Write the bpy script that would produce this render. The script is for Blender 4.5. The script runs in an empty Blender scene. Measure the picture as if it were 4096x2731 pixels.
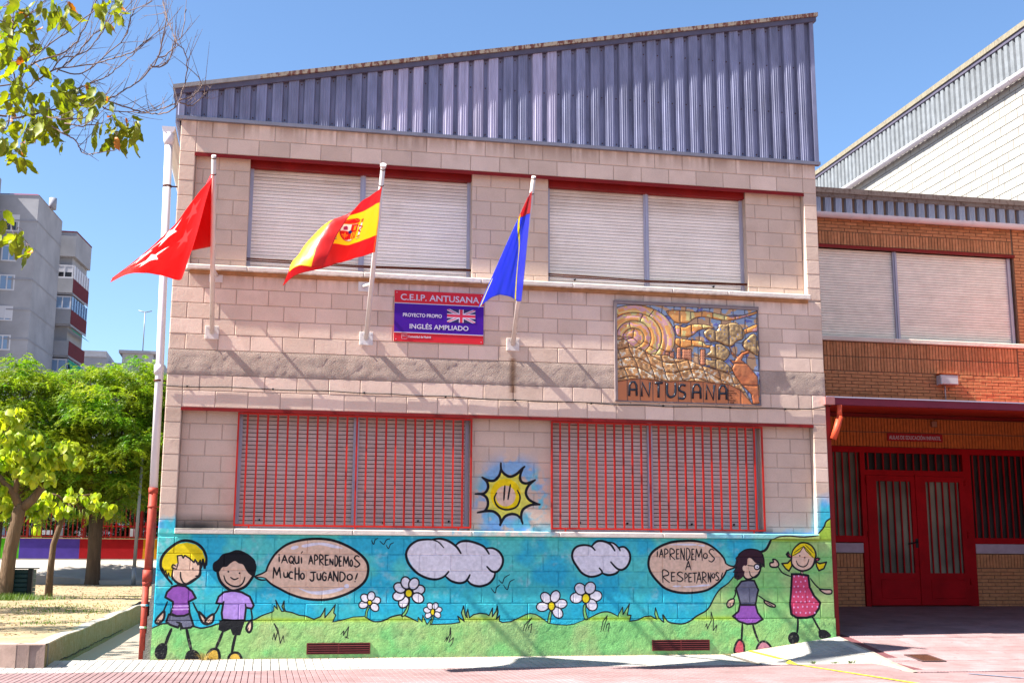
import bpy, bmesh, math, random
import numpy as np
from mathutils import Vector, Matrix
random.seed(11)
SC = bpy.context.scene
R = math.radians
# ================================================================ camera, sky, sun, exposure
cam_d = bpy.data.cameras.new('camera'); cam = bpy.data.objects.new('camera', cam_d); SC.collection.objects.link(cam); SC.camera = cam
cam_d.sensor_width = 36.; cam_d.lens = 42.785; cam_d.clip_start = .1; cam_d.clip_end = 3000.
_r = Vector((.98065379, -.19571424, .00375319)); _u = Vector((-.03969563, -.18005244, .98285572)); _f = Vector((.19168309, .96399017, .18433811))
cam.matrix_world = Matrix(((_r.x, _u.x, -_f.x, 1.2929), (_r.y, _u.y, -_f.y, -15.5195), (_r.z, _u.z, -_f.z, 1.1146), (0, 0, 0, 1)))
SUN = Vector((-.670, -.066, .738)).normalized()          # direction towards the sun
world = bpy.data.worlds.new('World'); SC.world = world; world.use_nodes = True
nt = world.node_tree; nt.nodes.clear()
wo = nt.nodes.new('ShaderNodeOutputWorld'); bgn = nt.nodes.new('ShaderNodeBackground'); sky = nt.nodes.new('ShaderNodeTexSky')
sky.sky_type = 'NISHITA'; sky.sun_disc = False; sky.sun_elevation = math.asin(SUN.z); sky.sun_rotation = math.atan2(SUN.x, SUN.y)
sky.air_density = 1.0; sky.dust_density = .8; sky.ozone_density = 3.5; sky.altitude = 650
bgn.inputs['Strength'].default_value = .068
hs = nt.nodes.new('ShaderNodeHueSaturation'); hs.inputs['Saturation'].default_value = 1.06; nt.links.new(sky.outputs[0], hs.inputs['Color']); nt.links.new(hs.outputs[0], bgn.inputs[0]); nt.links.new(bgn.outputs[0], wo.inputs[0])
sun_d = bpy.data.lights.new('sun', 'SUN'); sun_o = bpy.data.objects.new('sun', sun_d); SC.collection.objects.link(sun_o)
sun_d.energy = 5.0; sun_d.angle = R(.5); sun_d.color = (1., .95, .86)
sun_o.rotation_euler = SUN.to_track_quat('Z', 'Y').to_euler(); sun_o.location = (-30, -3, 35)
SC.view_settings.view_transform = 'Standard'; SC.view_settings.look = 'None'; SC.view_settings.gamma = 1.; SC.view_settings.use_curve_mapping = False
SC.view_settings.exposure = 1.9
SC.cycles.max_bounces = 8; SC.cycles.diffuse_bounces = 4; SC.cycles.transparent_max_bounces = 8

# ================================================================ helpers
COL = SC.collection
WLOC = {}
def lin(c): return tuple((v/12.92 if v <= .04045 else ((v+.055)/1.055)**2.4) for v in c)
def tag(o, label=None, cat=None, group=None, kind=None):
    if label: o['label'] = label
    if cat: o['category'] = cat
    if group: o['group'] = group
    if kind: o['kind'] = kind
    return o
def place(o, parent, loc=(0, 0, 0)):
    COL.objects.link(o); WLOC[o.name] = Vector(loc); o.location = loc
    if parent:
        o.parent = parent; o.matrix_parent_inverse = Matrix.Translation(-WLOC[parent.name])
    return o
def thing(name, loc, label, cat, group=None):
    o = bpy.data.objects.new(name, None); o.empty_display_size = .2; place(o, None, loc); return tag(o, label, cat, group)
class MB:
    def __init__(s): s.v = []; s.f = []; s.m = []; s.sm = []
    def add(s, vs, fs, mi=0, smooth=False):
        n = len(s.v); s.v += [tuple(v) for v in vs]; s.f += [tuple(i+n for i in f) for f in fs]; s.m += [mi]*len(fs); s.sm += [smooth]*len(fs); return s
    def box(s, x0, x1, y0, y1, z0, z1, mi=0):
        return s.add([(x0, y0, z0), (x1, y0, z0), (x1, y1, z0), (x0, y1, z0), (x0, y0, z1), (x1, y0, z1), (x1, y1, z1), (x0, y1, z1)],
                     [(0, 3, 2, 1), (4, 5, 6, 7), (0, 1, 5, 4), (1, 2, 6, 5), (2, 3, 7, 6), (3, 0, 4, 7)], mi)
    def cbox(s, x0, x1, y0, y1, z0, z1, c=.006, mi=0):
        """box whose -y face is chamfered (a block seen from the street side)"""
        return s.add([(x0+c, y0, z0+c), (x1-c, y0, z0+c), (x1-c, y0, z1-c), (x0+c, y0, z1-c), (x0, y0+c, z0), (x1, y0+c, z0), (x1, y0+c, z1), (x0, y0+c, z1), (x0, y1, z0), (x1, y1, z0), (x1, y1, z1), (x0, y1, z1)],
                     [(0, 1, 2, 3), (0, 4, 5, 1), (1, 5, 6, 2), (2, 6, 7, 3), (3, 7, 4, 0), (4, 8, 9, 5), (5, 9, 10, 6), (6, 10, 11, 7), (7, 11, 8, 4)], mi)
    def quad(s, a, b, c, d, mi=0): return s.add([a, b, c, d], [(0, 1, 2, 3)], mi)
    def tube(s, pts, rad, n=8, mi=0, cap=True, smooth=True):
        pts = [Vector(p) for p in pts]; m = len(pts); rs = rad if isinstance(rad, (list, tuple)) else [rad]*m
        vs = []; prev = None
        for i, p in enumerate(pts):
            t = (pts[min(i+1, m-1)]-pts[max(i-1, 0)]).normalized()
            if prev is None:
                a = t.orthogonal().normalized()
            else:
                a = (prev-t*prev.dot(t)).normalized()
            prev = a; b = t.cross(a)
            for k in range(n):
                th = 2*math.pi*k/n; vs.append(p+(a*math.cos(th)+b*math.sin(th))*rs[i])
        fs = [(i*n+k, i*n+(k+1) % n, (i+1)*n+(k+1) % n, (i+1)*n+k) for i in range(m-1) for k in range(n)]
        s.add(vs, fs, mi, smooth)
        if cap:
            n0 = len(s.v)-len(vs); s.f += [tuple(n0+k for k in reversed(range(n))), tuple(n0+(m-1)*n+k for k in range(n))]; s.m += [mi]*2; s.sm += [False]*2
        return s
    def prism(s, poly, y0, y1, mi=0):
        """polygon in x,z (counter clockwise seen from -y) extruded from y0 to y1"""
        n = len(poly); vs = [(x, y0, z) for x, z in poly]+[(x, y1, z) for x, z in poly]
        return s.add(vs, [tuple(range(n)), tuple(reversed(range(n, 2*n)))]+[(i, i+n, (i+1) % n+n, (i+1) % n) for i in range(n)], mi)
    def mesh(s, name, mats):
        me = bpy.data.meshes.new(name); me.from_pydata(s.v, [], s.f)
        for m in (mats if isinstance(mats, (list, tuple)) else [mats]): me.materials.append(m)
        if any(s.m): me.polygons.foreach_set('material_index', s.m)
        if any(s.sm): me.polygons.foreach_set('use_smooth', s.sm)
        me.update(); return me
    def build(s, name, mats, parent=None, loc=(0, 0, 0), **kw):
        """geometry given in world metres; loc becomes the origin"""
        if any(loc): L = Vector(loc); s.v = [tuple(Vector(v)-L) for v in s.v]
        o = bpy.data.objects.new(name, s.mesh(name, mats)); place(o, parent, loc); return tag(o, **kw)
def inst(name, mesh, parent, loc, rot=(0, 0, 0), scale=(1, 1, 1), mat=None):
    o = bpy.data.objects.new(name, mesh); place(o, parent, loc); o.rotation_euler = rot; o.scale = scale; return o
# ---------------------------------------------------------------- materials
def nodes(name):
    m = bpy.data.materials.new(name); m.use_nodes = True; t = m.node_tree; t.nodes.clear()
    out = t.nodes.new('ShaderNodeOutputMaterial'); b = t.nodes.new('ShaderNodeBsdfPrincipled'); t.links.new(b.outputs[0], out.inputs[0])
    return m, t, b, out
def N(t, kind, **kw):
    n = t.nodes.new(kind)
    for k, v in kw.items():
        if k.startswith('i_'): n.inputs[int(k[2:])].default_value = v
        else: setattr(n, k, v)
    return n
def ramp(t, src, stops):
    r = t.nodes.new('ShaderNodeValToRGB'); e = r.color_ramp.elements
    while len(e) < len(stops): e.new(.5)
    for i, (p, c) in enumerate(stops): e[i].position = p; e[i].color = tuple(c)+(1,)*(4-len(c)) if len(c) < 4 else c
    t.links.new(src, r.inputs[0]); return r.outputs[0]
def mix(t, f, a, b, blend='MIX'):
    n = t.nodes.new('ShaderNodeMix'); n.data_type = 'RGBA'; n.blend_type = blend
    for i, v in ((0, f), (6, a), (7, b)):
        if hasattr(v, 'links') or isinstance(v, bpy.types.NodeSocket): t.links.new(v, n.inputs[i])
        else: n.inputs[i].default_value = v if i == 0 else (tuple(v)+(1,) if len(v) == 3 else v)
    return n.outputs[2]
def noise(t, vec, scale, detail=3., rough=.55, stretch=None):
    n = N(t, 'ShaderNodeTexNoise'); n.inputs['Scale'].default_value = scale; n.inputs['Detail'].default_value = detail; n.inputs['Roughness'].default_value = rough
    if stretch:
        mp = N(t, 'ShaderNodeMapping'); mp.inputs['Scale'].default_value = stretch; t.links.new(vec, mp.inputs[0]); vec = mp.outputs[0]
    t.links.new(vec, n.inputs['Vector']); return n.outputs[0]
def vari(t, col, vec, amt, scale, objamt=0., stretch=None):
    """multiply a colour by soft noise and by a per-object tint"""
    a = ramp(t, noise(t, vec, scale, 4., .6, stretch), [(.3, (1-amt,)*3), (.7, (1+amt*.5,)*3)])
    c = mix(t, 1., col, a, 'MULTIPLY')
    if objamt:
        oi = N(t, 'ShaderNodeObjectInfo'); b = ramp(t, oi.outputs['Random'], [(0, (1-objamt, 1-objamt*1.1, 1-objamt*1.25)), (1, (1+objamt*.6,)*3)])
        c = mix(t, 1., c, b, 'MULTIPLY')
    return c
def bump(t, b, h, strength, dist=.01, prev=None):
    n = N(t, 'ShaderNodeBump'); n.inputs['Strength'].default_value = strength; n.inputs['Distance'].default_value = dist
    t.links.new(h, n.inputs['Height'])
    if prev: t.links.new(prev, n.inputs['Normal'])
    t.links.new(n.outputs[0], b.inputs['Normal']); return n.outputs[0]
K_ALB = .72
def simple(name, rgb, rough=.8, amt=.12, scale=3., objamt=0., bstr=.25, bscale=60., metal=0., stretch=None, k=None, spec=.2, dist=.004, spots=0.):
    m, t, b, out = nodes(name); pos = N(t, 'ShaderNodeNewGeometry').outputs['Position']
    c0 = tuple(min(.9, v*(K_ALB if k is None else k)) for v in lin(rgb))+(1,)
    r = N(t, 'ShaderNodeRGB'); r.outputs[0].default_value = c0
    c = vari(t, r.outputs[0], pos, amt, scale, objamt, stretch)
    if spots:
        c = mix(t, ramp(t, noise(t, pos, 13., 2., .5), [(.66, (0, 0, 0)), (.72, (spots,)*3)]), c, tuple(v*.35 for v in c0[:3])); c = mix(t, 1., c, ramp(t, noise(t, pos, 1.3, 5., .7), [(.35, (.80, .79, .77)), (.6, (1.04,)*3)]), 'MULTIPLY')
    t.links.new(c, b.inputs['Base Color'])
    b.inputs['Roughness'].default_value = rough; b.inputs['Metallic'].default_value = metal; b.inputs['Specular IOR Level'].default_value = spec
    if bstr: bump(t, b, noise(t, pos, bscale, 3., .6, stretch), bstr, dist)
    return m
FLAG_SHEETS={'madrid':[(0,[(0.521,-1.47,5.689),(0.518,-1.3,5.509),(0.515,-1.13,5.324),(0.513,-0.97,5.138),(0.509,-0.8,4.95)]),(0.16,[(0.479,-1.3,5.689),(0.348,-1.05,5.472),(0.255,-0.85,5.281),(0.18,-0.7,5.073),(0.114,-0.55,4.873)]),(0.3,[(0.512,-1.52,5.609),(0.441,-1.4,5.345),(0.371,-1.3,5.053),(0.293,-1.22,4.753),(0.205,-1.15,4.446)]),(0.5,[(0.315,-1.7,5.236),(0.275,-1.65,5.026),(0.215,-1.6,4.805),(0.113,-1.5,4.609),(-0.017,-1.42,4.417)]),(0.7,[(0.088,-1.85,4.831),(0.034,-1.8,4.715),(-0.038,-1.75,4.588),(-0.139,-1.62,4.499),(-0.24,-1.5,4.417)]),(0.88,[(-0.204,-2.0,4.465),(-0.23,-1.95,4.422),(-0.275,-1.85,4.395),(-0.322,-1.7,4.384),(-0.378,-1.6,4.36)]),(1.0,[(-0.452,-2.1,4.203),(-0.466,-2.02,4.207),(-0.479,-1.95,4.213),(-0.496,-1.85,4.225),(-0.517,-1.75,4.233)])],'spain':[(0,[(2.478,-1.75,5.562),(2.482,-1.57,5.414),(2.486,-1.4,5.26),(2.485,-1.22,5.103),(2.485,-1.03,4.94)]),(0.2,[(2.414,-1.8,5.467),(2.389,-1.65,5.341),(2.37,-1.5,5.181),(2.335,-1.35,5.005),(2.3,-1.2,4.826)]),(0.45,[(2.218,-1.9,5.287),(2.189,-1.8,5.178),(2.152,-1.65,5.051),(2.116,-1.5,4.877),(2.08,-1.35,4.712)]),(0.62,[(2.037,-1.97,5.026),(1.901,-1.9,5.054),(1.849,-1.65,5.043),(1.873,-1.5,4.864),(1.944,-1.42,4.645)]),(0.8,[(1.904,-2.02,4.738),(1.744,-1.98,4.78),(1.603,-1.8,4.779),(1.634,-1.62,4.631),(1.8,-1.52,4.565)]),(0.9,[(1.845,-2.05,4.574),(1.698,-2.05,4.586),(1.547,-1.92,4.601),(1.464,-1.77,4.563),(1.51,-1.7,4.429)]),(1.0,[(1.8,-2.05,4.461),(1.669,-2.05,4.449),(1.54,-1.98,4.474),(1.428,-1.9,4.417),(1.362,-1.85,4.259)])],'town':[(0,[(4.389,-1.2,5.785),(4.392,-1.03,5.483),(4.408,-0.8,5.176),(4.42,-0.58,4.858),(4.423,-0.38,4.545)]),(0.2,[(4.345,-1.3,5.728),(4.29,-1.25,5.397),(4.262,-1.15,5.075),(4.244,-1.05,4.753),(4.244,-0.95,4.419)]),(0.4,[(4.344,-1.28,5.706),(4.268,-1.25,5.378),(4.213,-1.2,5.054),(4.158,-1.15,4.724),(4.114,-1.1,4.44)]),(0.7,[(4.329,-1.3,5.682),(4.208,-1.3,5.349),(4.083,-1.3,5.009),(3.98,-1.28,4.678),(3.906,-1.25,4.397)]),(1.0,[(4.301,-1.35,5.648),(4.144,-1.4,5.295),(3.984,-1.45,4.931),(3.831,-1.45,4.565),(3.682,-1.4,4.203)])]}
BRANCH_RUNS=[(0.0061,[(-1.117,-4.561,5.057),(-1.023,-4.709,5.357),(-0.816,-5.068,5.376),(-0.605,-5.212,5.408),(-0.515,-5.005,5.604),(-0.478,-4.822,5.844),(-0.355,-5.018,6.03),(-0.283,-5.33,5.972)]),(0.0045,[(-1.161,-5.202,5.31),(-1.135,-4.921,5.454),(-1.032,-4.858,5.457),(-0.821,-5.159,5.401),(-0.665,-5.415,5.387),(-0.541,-5.324,5.555),(-0.401,-5.1,5.843),(-0.268,-5.137,5.981),(-0.17,-5.44,5.908)]),(0.0042,[(-0.986,-4.608,5.269),(-0.834,-4.919,5.265),(-0.669,-4.918,5.399),(-0.581,-4.65,5.541),(-0.361,-4.6,5.616),(-0.174,-4.883,5.567),(-0.024,-5.146,5.51),(0.059,-5.062,5.631),(0.114,-4.802,5.841),(0.2,-4.792,5.922),(0.307,-5.087,5.841)]),(0.0049,[(-0.905,-5.353,4.754),(-0.774,-5.204,4.862),(-0.664,-4.964,5.004),(-0.47,-5.047,5.02),(-0.267,-5.382,4.938),(-0.136,-5.53,4.921),(-0.046,-5.335,5.079),(0.048,-5.131,5.254),(0.164,-5.274,5.322),(0.25,-5.599,5.296),(0.296,-5.699,5.453),(0.282,-5.471,5.746),(0.227,-5.29,5.956),(0.236,-5.457,5.941)]),(0.003,[(-0.144,-5.534,4.909),(-0.034,-5.365,4.933),(0.06,-5.107,4.997),(0.184,-5.166,4.963),(0.312,-5.481,4.853),(0.398,-5.622,4.847),(0.423,-5.413,5.003),(0.445,-5.21,5.255),(0.467,-5.341,5.353),(0.468,-5.652,5.345),(0.403,-5.709,5.397),(0.304,-5.461,5.668),(0.241,-5.274,5.857)]),(0.0015,[(-0.579,-5.417,4.695),(-0.451,-5.496,4.605),(-0.419,-5.237,4.66),(-0.411,-5.019,4.654),(-0.326,-5.176,4.554),(-0.177,-5.492,4.466),(-0.036,-5.528,4.494)]),(0.0026,[(-0.688,-4.815,5.441),(-0.514,-4.901,5.365),(-0.438,-4.668,5.524),(-0.328,-4.513,5.724),(-0.145,-4.731,5.815),(-0.071,-5.041,5.782),(-0.046,-5.067,5.904),(-0.046,-4.813,6.16)]),(0.0021,[(-0.539,-4.808,5.248),(-0.39,-4.91,5.285),(-0.31,-4.677,5.442),(-0.259,-4.499,5.577),(-0.117,-4.699,5.618),(0.018,-5.022,5.59),(0.134,-5.065,5.703)]),(0.002,[(-0.586,-4.953,5.111),(-0.52,-4.793,5.223),(-0.412,-4.995,5.195)]),(0.0015,[(-0.199,-5.516,4.871),(-0.129,-5.338,4.893),(-0.039,-5.086,4.992),(0.135,-5.156,4.963)]),(0.0015,[(0.443,-5.651,4.911),(0.541,-5.496,5.022),(0.587,-5.252,5.208),(0.566,-5.303,5.281)]),(0.0015,[(0.443,-5.649,4.902),(0.535,-5.48,4.944),(0.61,-5.243,5.138),(0.617,-5.296,5.192)]),(0.0015,[(0.416,-5.64,4.883),(0.333,-5.438,4.934),(0.209,-5.136,4.998),(0.134,-5.158,4.973)]),(0.0015,[(0.258,-5.681,5.262),(0.306,-5.514,5.359),(0.336,-5.266,5.545),(0.356,-5.321,5.597)]),(0.0015,[(0.204,-5.658,5.195),(0.252,-5.484,5.258),(0.301,-5.236,5.425),(0.349,-5.307,5.528),(0.393,-5.612,5.45),(0.449,-5.747,5.446),(0.45,-5.564,5.761)]),(0.0025,[(-1.137,-5.275,5.668),(-1.088,-4.989,5.763),(-0.967,-4.942,5.829),(-0.789,-5.244,5.812),(-0.662,-5.496,5.809)]),(0.0031,[(-1.258,-4.717,6.017),(-1.13,-4.808,5.986),(-1.044,-5.121,5.889),(-1.007,-5.231,5.925)]),(0.0025,[(-1.047,-4.63,5.343),(-1.081,-4.733,5.539),(-1.033,-5.074,5.632),(-0.996,-5.184,5.671),(-1.086,-4.941,5.862)]),(0.0045,[(-1.054,-4.812,4.86),(-1.045,-4.681,5.18),(-0.944,-4.911,5.313),(-0.783,-5.24,5.327)]),(0.0021,[(-0.91,-4.603,5.566),(-0.731,-4.886,5.374),(-0.6,-5.124,5.414),(-0.511,-4.985,5.504),(-0.439,-4.736,5.685),(-0.339,-4.793,5.803),(-0.259,-5.11,5.776),(-0.263,-5.272,5.851)]),(0.0015,[(-0.721,-4.625,5.484),(-0.554,-4.941,5.476),(-0.426,-5.174,5.494),(-0.358,-5.05,5.685),(-0.243,-4.818,5.912),(-0.141,-4.868,5.989),(0.015,-5.19,5.907),(0.149,-5.364,5.902)]),(0.002,[(-0.62,-5.423,4.771),(-0.456,-5.518,4.728),(-0.348,-5.284,4.834),(-0.253,-5.096,4.892)]),(0.0015,[(-0.466,-5.443,4.714),(-0.322,-5.534,4.672),(-0.221,-5.3,4.786),(-0.224,-5.102,4.892)])]
LEAF_SPOTS=[(-1.078,-5.078,5.863),(-1.035,-4.996,5.841),(-1.098,-4.923,5.727),(-0.961,-4.858,5.803),(-0.845,-4.986,5.581),(-0.839,-4.904,5.838),(-0.614,-5.566,5.676),(-0.555,-5.287,5.815),(-0.591,-4.947,5.886),(-0.192,-5.238,5.874),(-0.116,-5.085,5.955),(-0.163,-5.582,5.609),(-0.896,-5.116,5.285),(-1.004,-5.275,5.386),(-1.01,-5.065,5.424),(-0.661,-5.075,5.227),(-0.919,-5.396,5.043),(-0.871,-5.259,5.05),(-0.993,-5.178,4.99),(-0.901,-4.766,5.159),(-0.779,-4.888,5.099),(-0.572,-5.342,4.959),(-0.59,-4.887,5.018),(-0.622,-5.325,4.839),(-0.417,-5.078,5.151),(-0.237,-5.448,5.038),(-0.202,-5.525,4.928),(-0.422,-4.888,5.129),(-0.461,-5.322,4.925),(-0.939,-5.204,4.828),(-0.955,-4.681,5.024),(-0.836,-4.77,4.946),(-0.986,-5.13,4.769),(-0.998,-4.664,4.897),(-0.639,-5.016,4.764),(-0.609,-4.938,4.848),(-0.806,-5.21,4.682),(-1.09,-4.634,4.76),(-0.98,-4.821,4.671),(-0.98,-4.623,4.686),(-0.237,-4.883,4.994),(-0.118,-5.302,4.804),(-0.09,-5.241,4.694),(-0.038,-5.408,4.771),(0.012,-5.426,4.737),(0.066,-5.497,4.746),(0.049,-5.321,4.738),(-0.185,-5.073,4.831),(-0.998,-5.454,5.391),(-0.999,-5.063,5.91),(-0.847,-5.303,5.715),(-1.046,-5.193,5.24),(-1.103,-4.77,5.022),(-1.062,-4.972,4.748),(-0.765,-5.193,4.971),(-0.704,-5.063,4.858),(-1.056,-4.672,4.027),(-0.897,-5.145,3.873),(-0.964,-4.492,4.019),(-0.782,-5.169,3.753),(-1.018,-4.624,3.906),(-1.083,-4.547,3.933),(-0.751,-5.17,3.704),(-1.092,-4.621,4.113),(-1.092,-5.229,5.694),(-0.943,-5.089,5.612),(-0.716,-5.515,5.441),(-0.963,-5.372,5.09),(-0.909,-5.252,4.916),(-0.773,-4.755,5.119),(-0.765,-5.259,4.863)]
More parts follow.
